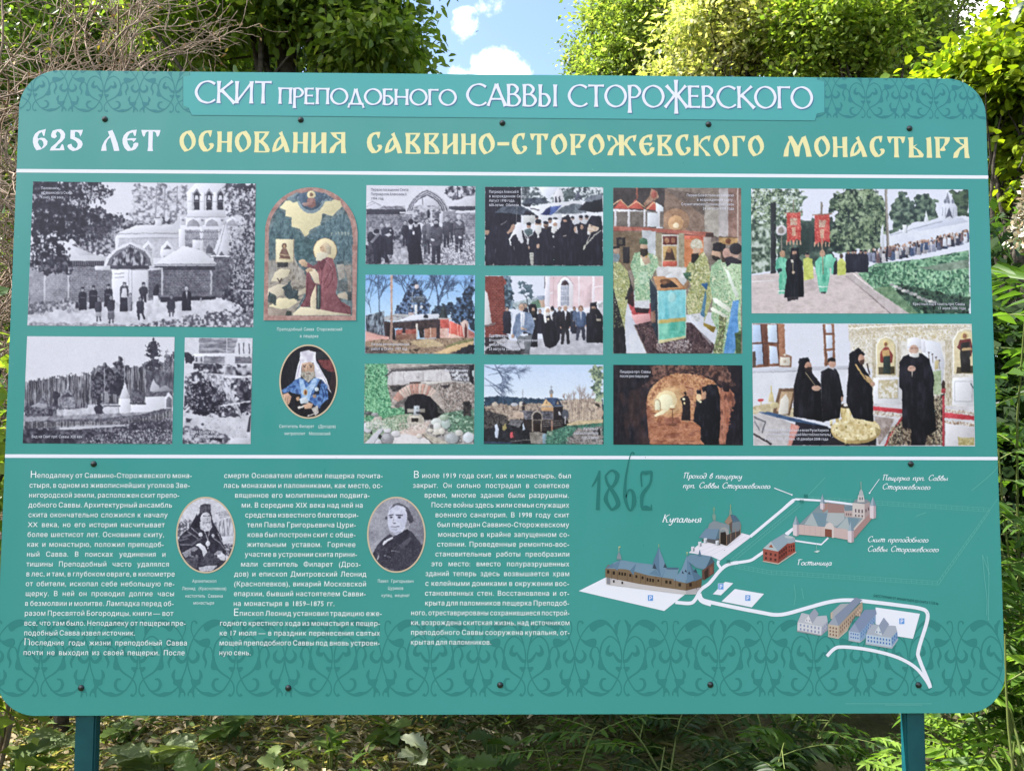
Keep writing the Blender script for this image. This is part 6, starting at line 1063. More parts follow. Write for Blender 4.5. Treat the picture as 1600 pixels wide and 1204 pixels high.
# posts and rails behind the panel
PAINT = mat('dark_teal_metal_paint', lin((11, 78, 86)), rough=.45, spec=.4, noise=(14, lin((8, 66, 75)), 3), bump=(60, .12, .002))
def box_bm(bm, x0, y0, z0, x1, y1, z1, bev=.004):
    r = bmesh.ops.create_cube(bm, size=1); bmesh.ops.scale(bm, vec=(x1-x0, y1-y0, z1-z0), verts=r['verts']); bmesh.ops.translate(bm, vec=((x0+x1)/2, (y0+y1)/2, (z0+z1)/2), verts=r['verts'])
    if bev: bmesh.ops.bevel(bm, geom=list({e for v in r['verts'] for e in v.link_edges}), offset=bev, segments=2, affect='EDGES')
def bm_obj(name, bm, m_, parent=None, smooth=False):
    me = bpy.data.meshes.new(name); bm.to_mesh(me); bm.free()
    if smooth: me.shade_smooth()
    return link(name, me, m_, parent)
for xa, xb in ((114, 146.5), (1417.5, 1448.5)):
    (x0, _), (x1, _) = B([[xa, 1130], [xb, 1130]])
    bm = bmesh.new(); box_bm(bm, x0, .0075, -.25, x1, .0345, BZ+BH-.09, .004); po = bm_obj('post', bm, PAINT, board)
    bm = bmesh.new(); box_bm(bm, x0+.003, .0105, BZ+BH-.0898, x1-.003, .0315, BZ+BH-.084, .002); bm_obj('end_cap', bm, PAINT, po)
x0 = B([[146.5, 1130]])[0][0]; x1 = B([[1417.5, 1130]])[0][0]
for zz in (B([[780, 190]])[0][1], B([[780, 1071]])[0][1]):
    bm = bmesh.new(); box_bm(bm, x0+.002, .0075, zz-.02, x1-.002, .0335, zz+.02, .003); bm_obj('rail', bm, PAINT, board)
BOLT = mat('dark_painted_bolt', lin((6, 26, 30)), rough=.28, spec=.6)
for px, py in ((164, 186.5), (470, 187.5), (785, 192.5), (1107, 194.5), (1421, 201), (146.5, 724.5), (1423, 724.5), (127, 1074), (450.5, 1074), (781.5, 1069.5), (1110, 1069), (1435, 1069.5)):
    x, z = B([[px, py]])[0]; bm = bmesh.new()
    prof = [(0, -.0052), (.0028, -.0052), (.0034, -.0042), (.0050, -.0038), (.0066, -.0026), (.0074, -.0008), (.0074, .001)]
    rings = [[bm.verts.new((x+r*math.cos(a), y, z+r*math.sin(a))) for a in np.linspace(0, 2*math.pi, 16, endpoint=False)] for r, y in prof[1:]]
    bm.faces.new(rings[0][::-1])
    for a, b in zip(rings[:-1], rings[1:]):
        for k in range(16): bm.faces.new((a[k], a[(k+1) % 16], b[(k+1) % 16], b[k]))
    bmesh.ops.recalc_face_normals(bm, faces=bm.faces); bm_obj('bolt', bm, BOLT, board, True)

# ornament bands
def ornament(name, a0, a1, reps, ytop, scy, colr, x_units=460.0, range_=None):
    d = Decal(.0002); p0, p1 = B([a0, a1]); per = (p1-p0)/reps; half = np.linalg.norm(per)/2; ux = per/np.linalg.norm(per); uy = np.array([-ux[1], ux[0]])
    def place(axis, sgn, pts):
        p = np.asarray(pts, float).reshape(-1, 2); return axis+np.outer(p[:, 0]*sgn/460*half, ux)-np.outer((p[:, 1]-815)*scy, uy)
    S = half/460
    def st(axis, sg, pts, wd, k=6):
        p = cat_rom(pts, k); ww = np.interp(np.linspace(0, 1, len(p)), np.linspace(0, 1, len(wd)), wd)*S; d.stroke(place(axis, sg, p), ww, colr, board=False)
    def pl(axis, sg, pts, sm=True):
        p = cat_rom(pts, 4, True) if sm else pts; d.poly(place(axis, sg, p), colr, board=False)
    for i in range(*(range_ or (-1, reps+2))):
        ax = p0+per*i; zs = .0002+(i % 2)*ZSTEP*.25
        for sg in (1, -1):
            d.z = zs+(sg < 0)*ZSTEP*.5
            st(ax, sg, [(9, 490), (10, 400), (40, 300), (115, 238), (185, 285), (215, 380), (212, 460), (160, 565), (60, 640), (20, 700), (15, 765), (40, 805), (62, 790)], [6, 12, 12, 13, 16, 22, 18, 12, 12, 14, 30])
            pl(ax, sg, [(205, 430), (225, 450), (238, 530), (215, 560), (180, 560), (150, 585), (185, 520)])
            st(ax, sg, [(8, 470), (15, 380), (45, 260), (95, 165), (160, 105), (230, 92), (310, 125), (380, 205), (430, 310), (456, 420), (452, 520), (425, 610), (395, 680)], [8, 11, 13, 16, 34, 30, 14, 11, 11, 12, 11, 12, 14])
            pl(ax, sg, [(150, 108), (230, 85), (300, 118), (316, 150), (300, 185), (276, 190), (240, 160), (190, 138)])
            pl(ax, sg, [(18, 78), (45, 88), (66, 118), (80, 128), (72, 190), (50, 225), (44, 150)])
            st(ax, sg, [(408, 245), (432, 175), (425, 105), (402, 92), (384, 104), (386, 120)], [9, 10, 12, 14, 18, 16])
            pl(ax, sg, [(410, 252), (360, 278), (310, 262), (266, 258), (250, 288), (264, 335), (315, 338), (375, 302)])
            st(ax, sg, [(224, 400), (240, 352), (275, 340), (300, 375), (306, 430), (284, 485), (296, 540)], [12, 12, 12, 16, 26, 22, 5])
            st(ax, sg, [(456, 425), (432, 472), (398, 480), (366, 452), (362, 410), (390, 368)], [10, 26, 34, 34, 26, 4])
            pl(ax, sg, [(348, 553), (322, 580), (314, 620), (330, 655), (334, 690), (370, 715), (388, 755), (385, 815), (400, 812), (407, 780), (432, 776), (440, 812), (450, 785), (430, 745), (408, 715), (425, 645), (385, 648), (350, 645), (342, 600)])
            st(ax, sg, [(12, 490), (25, 570), (60, 665), (120, 755), (190, 795), (250, 790), (320, 772), (382, 718)], [8, 11, 12, 12, 22, 42, 20, 9])
            st(ax, sg, [(100, 745), (150, 760), (195, 740), (212, 695), (196, 652), (160, 645)], [8, 16, 26, 28, 22, 14])
            st(ax, sg, [(4, 478), (40, 470), (72, 430), (95, 385)], [34, 30, 24, 8])
            st(ax, sg, [(98, 395), (118, 412), (146, 400), (142, 352), (122, 322)], [14, 40, 38, 22, 10])
            st(ax, sg, [(8, 535), (30, 548), (55, 560)], [10, 34, 20]); pl(ax, sg, [(30, 535), (62, 530), (66, 552), (50, 560), (46, 578), (28, 570)])
    o = d.build(name, board); clip_to_board(o); return o
K1 = np.linalg.norm(B([[973, 1087.4]])[0]-B([[973, 968]])[0])/735
ornament('ornament_band', (61.4, 1088.3), (973.1, 1087.4), 6, 0, K1, (52, 131, 129), range_=(-1, 11))
K2 = np.linalg.norm(B([[162, 174.8]])[0]-B([[162, 118.6]])[0])/580
ornament('ornament_band', (49, 174.0), (272.5, 176.5), 2, 0, K2, (52, 128, 136), range_=(-1, 3))
ornament('ornament_band', (1353.3, 185.0), (1459.4, 186), 1, 0, K2, (52, 128, 134), range_=(-1, 3))

# heading plate and lettering
d = Decal(.0006)
PT = [297, 108, 297, 118, 286.5, 120, 286.5, 166, 295, 169, 300, 179.8, 1273, 188.5, 1276, 178, 1288, 175.5, 1288, 128, 1277, 125, 1275, 118]
d.poly([v-(0.8 if i % 2 == 0 and v < 500 else 0)+(0.8 if i % 2 == 0 and v > 1200 else 0)+(.8 if i % 2 and v > 177 else 0) for i, v in enumerate(PT)], (50, 118, 126)); d.poly(PT, (80, 167, 168))
plate = d.build('heading_plate', board); clip_to_board(plate)
d = Decal(.0008)
for sh, cc in ((1, (70, 116, 150)), (0, WHITE)):
    d.z = .0011-.0003*sh
    for wd, x0, x1, y0, y1, cap in (('СКИТ', 304, 424, 161.3, 162.3, 36), ('ПРЕПОДОБНОГО', 434, 714, 162.6, 165.3, 26), ('САВВЫ', 728, 872, 165.6, 167.0, 36), ('СТОРОЖЕВСКОГО', 887, 1271, 167.0, 170.4, 36)):
        set_word(d, TITLE, wd, x0, y0, x1, y1, cap, cc, thick=.125 if cap > 30 else .15, thin=.06 if cap > 30 else .075, flare=.55, ang=.25, dx=1.5*sh, dy=1.8*sh)
clip_to_board(d.build('heading_lettering', board))
for wd, x0, x1, y0, y1, cc in (('625', 51, 129, 235.2, 235.8, WHITE), ('ЛЕТ', 158, 250, 236, 236.6, WHITE), ('ОСНОВАНИЯ', 280, 541, 237.2, 239.6, CREAM), ('САВВИНО-СТОРОЖЕВСКОГО', 573, 1194, 240, 244.6, CREAM), ('МОНАСТЫРЯ', 1224, 1515, 245, 247.2, CREAM)):
    d = Decal(.0003); set_outline(d, wd, x0, y0, x1, y1, 34.2, cc); d.build('headline_word', board)
for ya, yb, h in ((264.0, 274.6, 5.2), (709.5, 713.5, 5.2)):
    d = Decal(.0002); d.poly([-30, ya-.3, 1600, yb, 1600, yb+h, -30, ya+h], (236, 236, 250)); clip_to_board(d.build('white_rule', board), .0004)

# the pictures
def caption(parent, lines, reg, zw, c=(226, 226, 240), cap=4.3, right=False):
    t = Text(.0014); k = zw/(reg[2]-reg[0])
    for s, xa, xb, y in lines:
        t.line(s, reg[0]+xa/k, reg[1]+y/k, reg[0]+xb/k, reg[1]+y/k+(xb-xa)/k*.004, cap, c, bold=.004, cond=.8)
    return t.build('caption', parent)
PH = 'printed_photo'
LBL = {
 pic_gate: ('black and white photo of people before a monastery gate', [('Паломники', 145, 260, 110), ('у Саввинского Скита.', 145, 355, 140), ('Конец XIX века', 145, 292, 170)]),
 pic_forest: ('black and white photo of a white turret below a forest', [('Вид на Скит прп. Саввы. XIX век', 122, 447, 692)]),
 pic_cavemouth: ('black and white photo of a rough cave entrance under a house', [('Вход в пещерку', 1125, 1280, 661), ('прп. Саввы. XIX век', 1125, 1322, 692)]),
 pic_visit94: ('black and white photo of men standing before a ruined arch', [('Первое посещение Скита', 160, 640, 152), ('Патриархом Алексием II.', 160, 625, 209), ('1994 год', 160, 322, 265)]),
 pic_restoration: ('photo of a red brick corner tower under bare trees', [('Начало реставрационных', 165, 655, 980), ('работ в Скиту. 1997 год', 165, 625, 1040)]),
 pic_brickarch: ('photo of a brick arch with a stone cross in front', [('Вход в пещерку', 1110, 1410, 165), ('прп. Саввы.', 1180, 1395, 220), ('1998 год', 1225, 1410, 278)]),
 pic_umbrellas: ('photo of clergy in black under umbrellas', [('Патриарх Алексий II', 110, 467, 170), ('в возрожденном Скиту.', 110, 565, 224), ('Август 1998 года.', 110, 425, 278), ('600-летие Обители', 110, 470, 332)]),
 pic_walk07: ('photo of men walking past a pink church', [('Празднование', 110, 365, 830), ('Второго обретения (перенесения)', 110, 725, 884), ('мощей прп. Саввы.', 110, 450, 938), ('23 августа 2007 года', 110, 490, 992)]),
 pic_bathhouse: ('photo of a dark timber bath chapel in autumn', [('Купальня', 1262, 1440, 868), ('над источником', 1145, 1440, 922), ('прп. Саввы', 1240, 1440, 977)]),
 pic_liturgy: ('photo of clergy in green vestments round a turquoise lectern', [('Первая Божественная литургия', 530, 836, 113), ('в возрожденном скиту.', 597, 832, 142), ('Служит епископ Бронницкий Тихон', 495, 836, 171), ('24 августа 1998 года', 635, 836, 199)]),
 pic_cave: ('photo of a lit cave with monks in black', [('Пещерка прп. Саввы', 162, 495, 157), ('после реставрации', 162, 470, 204)]),
 pic_procession: ('photo of a church procession with red banners', [('Крестный ход в память прп. Саввы', 1150, 1500, 851), ('17 июля 2006 года', 1320, 1505, 880)]),
 pic_interior: ('photo of clergy in black before a white icon screen', [('Патриарх Московский и всея Руси Кирилл', 147, 565, 752), ('(в то время Патриарший Местоблюститель)', 147, 580, 780), ('в Скиту прп. Саввы. 10 декабря 2008 года', 147, 562, 809)]),
}
for fn, (lb, cap) in LBL.items():
    c, q = fn(); c.finish(q)
    o = c.quad(q, PH, board); o['label'] = lb
    caption(o, cap, c.reg, c.zw, (70, 70, 100) if fn is pic_visit94 else (222, 222, 238))
def ring(parent, c, cx, cy, rx, ry, wd, colr):
    dd = Decal(.0009); t = np.linspace(0, 2*np.pi, 72, endpoint=False)
    dd.stroke(c.topx(np.c_[cx+rx*np.cos(t), cy+ry*np.sin(t)]), wd, colr, True); return dd.build('oval_border', parent)
for fn, cx, cy, rx, ry, lb in ((pic_metropolitan, 374, 578, 268, 342, 'oval portrait of an old man in a white veil and blue robe'), (pic_abbot, 371, 453, 272, 352, 'oval engraving of a bearded monk in a tall veiled hat'), (pic_merchant, 357, 450, 268, 350, 'oval portrait of a stout clean shaven man in a dark coat')):
    c, q = fn(); c.finish(None); o = c.disc(cx, cy, rx, ry, 'portrait', board); o['label'] = lb; ring(o, c, cx, cy, rx, ry, 2.3, (206, 186, 160))
# arched icon picture with its printed drop shadow
c, q = pic_icon(); c.finish(None)
arch = [(60, 1106), (66, 760), (72, 420)]+[(433+362*math.cos(R(a)), 425-360*math.sin(R(a))) for a in range(176, 3, -4)]+[(797, 420), (791, 760), (784, 1106)]
dd = Decal(.0002)
for k in range(5, 0, -1): dd.poly(c.topx([(x+k*4, y+k*4) for x, y in arch]), tuple(np.array((48, 112, 120))+k*np.array((4.5, 9, 6.5))))
dd.build('drop_shadow', board)
def star(c, outline, cen, name, parent, nr=130, z=.0009):
    p = np.asarray(outline, float); p = np.r_[p, p[:1]]; L_ = np.r_[0, np.cumsum(np.linalg.norm(np.diff(p, axis=0), axis=1))]; s_ = np.linspace(0, L_[-1], 620, endpoint=False)
    o = np.c_[np.interp(s_, L_, p[:, 0]), np.interp(s_, L_, p[:, 1])]; rr = np.linspace(.003, 1, nr)[:, None, None]
    Z = np.array(cen)+(o[None]-np.array(cen))*rr; cc = c.sample(Z[..., 0], Z[..., 1]).reshape(-1, 3); q = B(c.topx(Z)); V = np.c_[q[:, 0], np.full(len(q), -z), q[:, 1]]
    k = np.arange(nr*620).reshape(nr, 620); a, b = k[:-1], k[1:]; Fc = np.stack([a, np.roll(a, -1, 1), np.roll(b, -1, 1), b], -1).reshape(-1, 4)
    me = mesh_np(name, V, Fc, 4, lin(cc))
    if me.polygons[0].normal.y > 0: me.flip_normals()
    return link(name, me, INK, parent)
o = star(c, arch, (428, 600), 'icon_print', board); o['label'] = 'arched painting of a kneeling hermit among rocks'
# names under the portraits
def cap_lines(name, lines, cap=4.9, c=(226, 240, 244)):
    t = Text(.0006)
    for s, xa, xb, y, b_ in lines: t.line(s, xa, y, xb, y+(xb-xa)*.004, cap, c, bold=b_, cond=.78)
    t.build(name, board)
cap_lines('portrait_caption', [('Преподобный', 432.5, 472, 516.5, 0), ('Савва Сторожевский', 474.5, 534.5, 516.5, .016), ('в пещерке', 468.5, 497.5, 527.2, 0)])
cap_lines('portrait_caption', [('Святитель', 436, 465.5, 668, 0), ('Филарет (Дроздов)', 467.5, 524.5, 668, .016), ('митрополит Московский', 444.5, 516, 679.2, 0)])
cap_lines('portrait_caption', [('Архиепископ', 300.5, 338, 909.5, .016), ('Леонид (Краснопевков)', 284.5, 353.5, 921, .016), ('настоятель Саввина', 289.5, 348, 932.6, 0), ('монастыря', 302, 334.5, 943.6, 0)])
cap_lines('portrait_caption', [('Павел Григорьевич', 590, 646, 909.5, .016), ('Цуриков', 606, 630, 920.6, .016), ('купец, меценат', 596, 640, 931.7, 0)])

# body text, three columns
C1 = '''167 1052 Неподалеку от Саввино-Сторожевского мона-
163 1050 стыря, в одном из живописнейших уголков Зве-
160 992 нигородской земли, расположен скит препо-
158 952 добного Саввы. Архитектурный ансамбль
157 928 скита окончательно сложился к началу
155 912 XX века, но его история насчитывает
152 908 более шестисот лет. Основание скиту,
150 906 как и монастырю, положил преподоб-
148 916 ный Савва. В поисках уединения и
147 935 тишины Преподобный часто удалялся
145 967 в лес, и там, в глубоком овраге, в километре
142 965 от обители, ископал себе небольшую пе-
141 963 щерку. В ней он проводил долгие часы
138 961 в безмолвии и молитве. Лампадка перед об-
136 960 разом Пресвятой Богородицы, книги — вот
134 1027 все, что там было. Неподалеку от пещерки пре-
133 747 подобный Савва извел источник.
132 1024 Последние годы жизни преподобный Савва
129 1022 почти не выходил из своей пещерки. После'''
C2 = '''113 1046 смерти Основателя обители пещерка почита-
111 1045 лась монахами и паломниками, как место, ос-
176 969 вященное его молитвенными подвига-
215 928 ми. В середине XIX века над ней на
237 903 средства известного благотвори-
249 888 теля Павла Григорьевича Цури-
250 886 кова был построен скит с обще-
247 886 жительным уставом. Горячее
235 895 участие в устроении скита прини-
211 916 мали святитель Филарет (Дроз-
173 950 дов) и епископ Дмитровский Леонид
171 948 (Краснопевков), викарий Московской
170 946 епархии, бывший настоятелем Савви-
168 762 на монастыря в 1859–1875 гг.
168 1030 Епископ Леонид установил традицию еже-
88 1030 годного крестного хода из монастыря к пещер-
86 1030 ке 17 июля — в праздник перенесения святых
85 1028 мощей преподобного Саввы под вновь устроен-
84 270 ную сень.'''
C3 = '''172 1088 В июле 1919 года скит, как и монастырь, был
169 1088 закрыт. Он  сильно пострадал в советское
237 1086 время, многие здания были разрушены.
277 1088 После войны здесь жили семьи служащих
301 1088 военного санатория. В 1998 году скит
312 1088 был передан Саввино-Сторожевскому
316 1089 монастырю в крайне запущенном со-
311 1088 стоянии. Проведенные ремонтно-вос-
301 1089 становительные работы преобразили
277 1089 это место: вместо полуразрушенных
243 1089 зданий теперь здесь возвышается храм
242 1087 с келейными домиками в окружении вос-
240 1088 становленных стен. Восстановлена и от-
240 1088 крыта для паломников пещерка Преподоб-
158 1090 ного, отреставрированы сохранившиеся построй-
157 1090 ки, возрождена скитская жизнь, над источником
157 1090 преподобного Саввы сооружена купальня, от-
156 630 крытая для паломников.'''
for cc, ox, oy, k, y0, y1 in ((C1, 0, 705, 3.5406, 145, 1124), (C2, 320, 725, 3.7633, 80, 1120), (C3, 600, 725, 3.7633, 80, 1058)):
    t = Text(.0010); L_ = cc.split('\n')
    for i, s in enumerate(L_):
        xa, xb, tx = s.split(' ', 2); tx = tx.replace('  ', ' '); y = oy+(y0+(y1-y0)*i/(len(L_)-1))/k; xa, xb = ox+float(xa)/k, ox+float(xb)/k
        dr = (.62, 1.42) if tx[:6] in ('Неподе', 'Послед', 'Еписко', 'В июле') and i in (0, 14, 17) or tx.startswith('Неподалеку от С') else None
        t.line(tx, xa, y, xb, y+(xb-xa)*.0015, 7.7, (244, 249, 253), bold=.0, cond=.97, drop=dr)
    t.build('body_text', board)

# the site map
def cm(o, s):
    def g(p):
        p = np.array([float(v) for v in p.split()] if isinstance(p, str) else p, float).reshape(-1, 2); return np.c_[o[0]+p[:, 0]/s, o[1]+p[:, 1]/s]
    return g
A_, B_, D_ = cm((890, 700), 4.5714), cm((1130, 730), 3.7209), cm((1060, 880), 3.2)
RW = (234, 234, 248)
d = Decal(.0005)
def road(g, pts, wd, c=RW): d.stroke(cat_rom(g(pts), 6), wd, c)
d.poly(A_('65 1018 260 920 830 1035 820 1045 675 1160'), RW); d.poly(A_('850 745 930 680 1230 605 1305 625 1075 800 1010 770'), (232, 226, 240))
for q in ('900 745 1160 645', '950 760 1210 640', '990 775 1260 630'): d.stroke(A_(q), .5, (205, 205, 222))
road(A_, '755 1098 860 1105 900 1075 935 1010 1000 960 1075 870 1130 830 1200 815', 5.4); road(A_, '1065 800 1060 825 1080 858 1075 875', 4.2); road(A_, '1200 815 1290 800 1340 770 1400 730 1480 690', 4.6); road(A_, '1480 690 1600 570', 3.6)
d.stroke(A_('1290 630 1600 372'), 4.6, RW); road(A_, '910 1045 925 1070 950 1095 1010 1115', 5.6)
d.stroke(cat_rom(D_('105 150 115 175 150 190 300 222 420 245 480 255 540 250 640 222 760 190 860 182 1000 195 1120 210 1200 222 1240 240 1242 290 1200 430 1205 480 1250 590 1258 620'), 5), 5.8, RW); d.stroke(cat_rom(D_('742 462 775 428 810 416 900 422 1000 440 1100 470 1180 515 1230 570 1260 620'), 5), 5.2, RW)
d.stroke(cat_rom(B_('160 395 280 300 390 200 415 187 440 185 600 195 760 215'), 5), 3.2, RW); d.stroke(B_('415 425 570 447 610 408'), 2.6, RW); d.stroke(B_('360 385 405 352'), 2.6, RW)
d.poly(A_('1022 1040 1110 952 1168 962 1080 1048'), RW); d.poly(A_('1085 1092 1180 1003 1388 1038 1300 1134'), RW); d.poly(D_('985 218 1207 250 1172 375 1080 360 985 300'), RW)
d.stroke(A_('1462 285 1585 332'), .9, RW); d.stroke(B_('295 118 400 158'), .9, RW); d.stroke(B_('907 67 850 147'), .9, RW)
for x, y in ((398, 158), (850, 148)): d.poly(B_([v for a in range(0, 360, 45) for v in (x+5*math.cos(R(a)), y+5*math.sin(R(a)))]), RW)
def sign_p(x, y):
    d.poly([x-4.6, y-5, x+4.6, y-5, x+4.6, y+5, x-4.6, y+5], (226, 234, 250)); d.poly([x-4, y-4.4, x+4, y-4.4, x+4, y+4.4, x-4, y+4.4], (96, 150, 220))
    d.stroke([x-1.3, y-2.8, x-1.3, y+3.2], 1.1, RW); d.stroke(cat_rom([x-1.3, y-2.5, x+1.2, y-2.3, x+1.7, y-1, x+1.0, y+.3, x-1.3, y+.5], 5), 1.0, RW)
for x, y in ((890+577/4.571, 700+1067/4.571), (890+1080/4.571, 700+986/4.571), (890+1272/4.571, 700+1067/4.571), (1060+1116/3.2, 880+287/3.2)): sign_p(x, y)
d.build('site_map_roads', board)
# thin hatched fence lines
d = Decal(.0003)
FC = (112, 184, 178)
def hatch(g, a, b, h, n):
    a, b = np.array(a, float), np.array(b, float)
    for t in (0, .5, 1): d.stroke(g([*(a+[0, h*t]), *(b+[0, h*t])]), .42 if t != .5 else .3, FC, step=t == 0)
    for i in range(n+1):
        q = a+(b-a)*i/n; d.stroke(g([*q, *(q+[0, h])]), .4, FC, step=i == 0)
hatch(B_, (490, 170), (1545, 235), 22, 34); hatch(B_, (70, 562), (280, 600), 22, 8); hatch(B_, (280, 598), (1245, 660), 22, 32)
for a, b in (((1545, 245), (1245, 665)), ((1548, 258), (1250, 682)), ((1595, 180), (1548, 250)), ((490, 165), (592, 58)), ((40, 540), (470, 185)), ((52, 552), (450, 222))): d.stroke(B_([*a, *b]), .55, FC)
for i in range(20):
    t = i/20; d.stroke(B_([1545-300*t, 245+420*t, 1548-298*t, 258+424*t]), .5, FC)
for i in range(26):
    t = i/26; d.stroke(B_([40+430*t, 540-355*t, 52+398*t, 552-330*t]), .4, (96, 170, 164))
for x, y in ((480, 165), (455, 195), (30, 545)):
    for k in range(4): d.stroke(B_([x-9+k*6, y-10, x-9+k*6, y+12]), .8, (40, 118, 114))
d.build('site_map_fence', board)
def building(name, g, items, z=.0014):
    global d
    d = Decal(z)
    for it in items:
        p, c = it[0], it[1]; c = tuple(int(c[i:i+2], 16)*k for i, k in zip((0, 2, 4), (.93, .92, .89)))
        if len(it) > 2: d.stroke(g(p), it[2], c)
        else: d.poly(g(p), c)
    return d
def wins(g, c, a, b, n, w_, h, rows=1, dy=0):
    a, b = np.array(a, float), np.array(b, float)
    for r in range(rows):
        for i in range(n):
            x, y = a+(b-a)*(i/(max(n-1, 1)))+np.array([0, dy*r]); d.poly(g([x-w_, y-h, x+w_, y-h, x+w_, y+h, x-w_, y+h]), c)
# long timber hall with blue roofs
building('a', A_, [('258 920 310 935 940 960 900 1040 830 1042 260 970', 'd4d0dc'), ('255 858 275 830 750 930 945 930 935 990 830 1015 500 968 255 918', '85715e'), ('830 960 945 925 938 995 830 1015', '6a5442'), ('830 1015 938 990 905 1030 830 1042', 'bcb8c6'),
 ('252 856 310 818 365 795 480 815 590 828 690 850 780 860 760 935 560 905 400 862', '7c9cbc'), ('252 856 310 818 325 850', '6484a6'), ('300 835 365 795 340 872', '6a8aac'), ('430 870 475 820 455 905', '6484a6'), ('565 895 610 862 655 915', '6a8aac'), ('590 830 636 705 690 850 660 925 615 860', '6484a8'), ('636 705 690 850 655 925 640 850', '7898ba'), ('590 855 605 820 622 862', '3a4a5c'), ('668 850 680 818 696 852', '3a4a5c'), ('690 850 780 850 770 865 690 862', '52708f'),
 ('740 940 800 860 838 762 880 860 945 925 835 962', '6a8cb0'), ('838 762 835 962 740 940 800 860', '7e9ec0'), ('838 762 880 860 945 925 890 950', '5a7a9c'), ('820 880 828 862 838 884', '2c3a4a'), ('845 895 852 876 864 900', '2c3a4a'), ('880 880 900 858 912 890', '3c5068'), ('800 890 806 872 816 895', '2c3a4a'),
 ('830 790 860 755 1010 770 1030 800 970 868 900 850', '7696b6'), ('1010 770 1035 812 960 880 975 845', '4a6078'), ('945 870 1030 810 1030 890 960 940 945 930', '6a4c48'), ('960 880 990 850 990 920 965 935', '3a2c2c'), ('1000 850 1020 840 1020 890 1000 905', '8a5c54'), ('915 770 928 722 942 772', '5c7c9c'),
 ('335 790 340 765 352 735 365 765 370 792', '8c98a8'), ('352 735 350 700', 'c8c8a8', .8), ('350 700 362 698 360 708 350 708', 'd8d4a0'), ('636 705 636 682', 'b8c48c', .8), ('838 762 836 745', 'b8c48c', .8), ('830 740 845 740 840 750', 'd4d8a4'), ('265 920 290 926 290 970 265 965', '8f8f9e')])
wins(A_, (40, 28, 26), (275, 880), (315, 888), 2, 8, 12); wins(A_, (40, 28, 26), (355, 892), (395, 898), 3, 6, 11); wins(A_, (40, 28, 26), (432, 905), (520, 922), 3, 7, 10); wins(A_, (40, 28, 26), (555, 935), (595, 942), 3, 6, 12); wins(A_, (40, 28, 26), (632, 942), (632, 942), 1, 6, 8); wins(A_, (40, 28, 26), (690, 952), (718, 956), 2, 8, 11); wins(A_, (40, 28, 26), (785, 972), (862, 972), 2, 9, 12); wins(A_, (40, 28, 26), (315, 948), (375, 958), 2, 6, 9)
for x in (300, 340, 410, 445, 505, 540, 615, 655, 755, 830, 905): d.stroke(A_([x, 875+(x-300)*.12, x, 935+(x-300)*.12]), .6, (90, 66, 50))
d.build('map_building', board)['label'] = 'drawn long timber hall with blue roofs'
# bath house
building('b', A_, [('1075 600 1120 575 1120 695 1075 680', '2c2426'), ('945 650 1075 640 1075 690 945 660', '5c5c68'), ('922 638 950 600 975 570 1065 575 1075 590 1040 650', '7894b4'), ('1040 650 1065 575 1078 600 1075 640', '5c7890'), ('985 575 995 540 1030 515 1080 530 1140 545 1140 590 1078 600 1065 575', '8c98a8'), ('1070 590 1085 565 1110 562 1130 580 1140 610 1120 620 1110 585 1090 580', 'a8a8b0'), ('1118 620 1218 575 1218 615 1122 695', '4a4246'), ('1110 530 1140 478 1170 495 1215 520 1220 575 1150 600 1140 545', '6a5a58'), ('1105 525 1145 470 1160 520 1130 545', 'a0887c'), ('1145 470 1185 480 1215 520 1165 530', '54708c'), ('1160 530 1215 520 1225 545 1210 590 1160 600', '7c8898'), ('1022 512 1018 480 1030 460 1044 482 1040 514', '84a4a0'), ('1030 460 1030 418', 'a8b890', .9), ('1138 474 1140 440 1150 430 1160 470', '84a4a0'), ('1148 440 1148 398', 'a8b890', .9), ('1022 432 1038 432', 'a8b890', .6), ('1142 412 1154 412', 'a8b890', .6)])
for x, y in ((878, 715), (928, 680), (968, 655), (1052, 672)): d.poly(A_([x-11, y-14, x+11, y-16, x+13, y+18, x-11, y+20]), (214, 214, 226)); d.poly(A_([x+2, y-4, x+13, y-4, x+13, y+18, x+2, y+20]), (150, 150, 160))
for x, y in ((1120, 690), (1150, 665), (1185, 640), (1218, 615)): d.stroke(A_([x, y-70, x, y]), .9, (150, 120, 104))
d.stroke(A_('1072 590 1072 675'), 1, (176, 156, 140)); d.build('map_building', board)['label'] = 'drawn bath house with domes'
# red guest house
building('c', B_, [('230 470 318 485 318 557 232 543', 'a85c54'), ('318 485 372 440 372 515 318 557', '8a4440'), ('372 440 415 430 418 490 390 508 372 512', 'a05048'), ('226 545 318 562 425 492 420 488 318 556 232 541', 'd8c4c0'), ('230 470 275 430 350 385 375 400 372 440 318 487', '9cb0c8'), ('230 470 275 430 318 487', 'bccad8'), ('350 385 415 405 418 432 390 440 372 440 375 400', 'a4b4c8'), ('262 462 278 445 290 465', 'a8543c'), ('355 395 405 400 400 412 360 408', 'c4d0dc')])
wins(B_, (74, 40, 40), (248, 498), (302, 508), 3, 6, 7, 2, 28); wins(B_, (60, 30, 32), (328, 495), (364, 468), 4, 3.4, 8, 2, 26); wins(B_, (64, 32, 34), (382, 460), (408, 455), 3, 3, 7, 2, 22); d.build('map_building', board)['label'] = 'drawn red guest house'
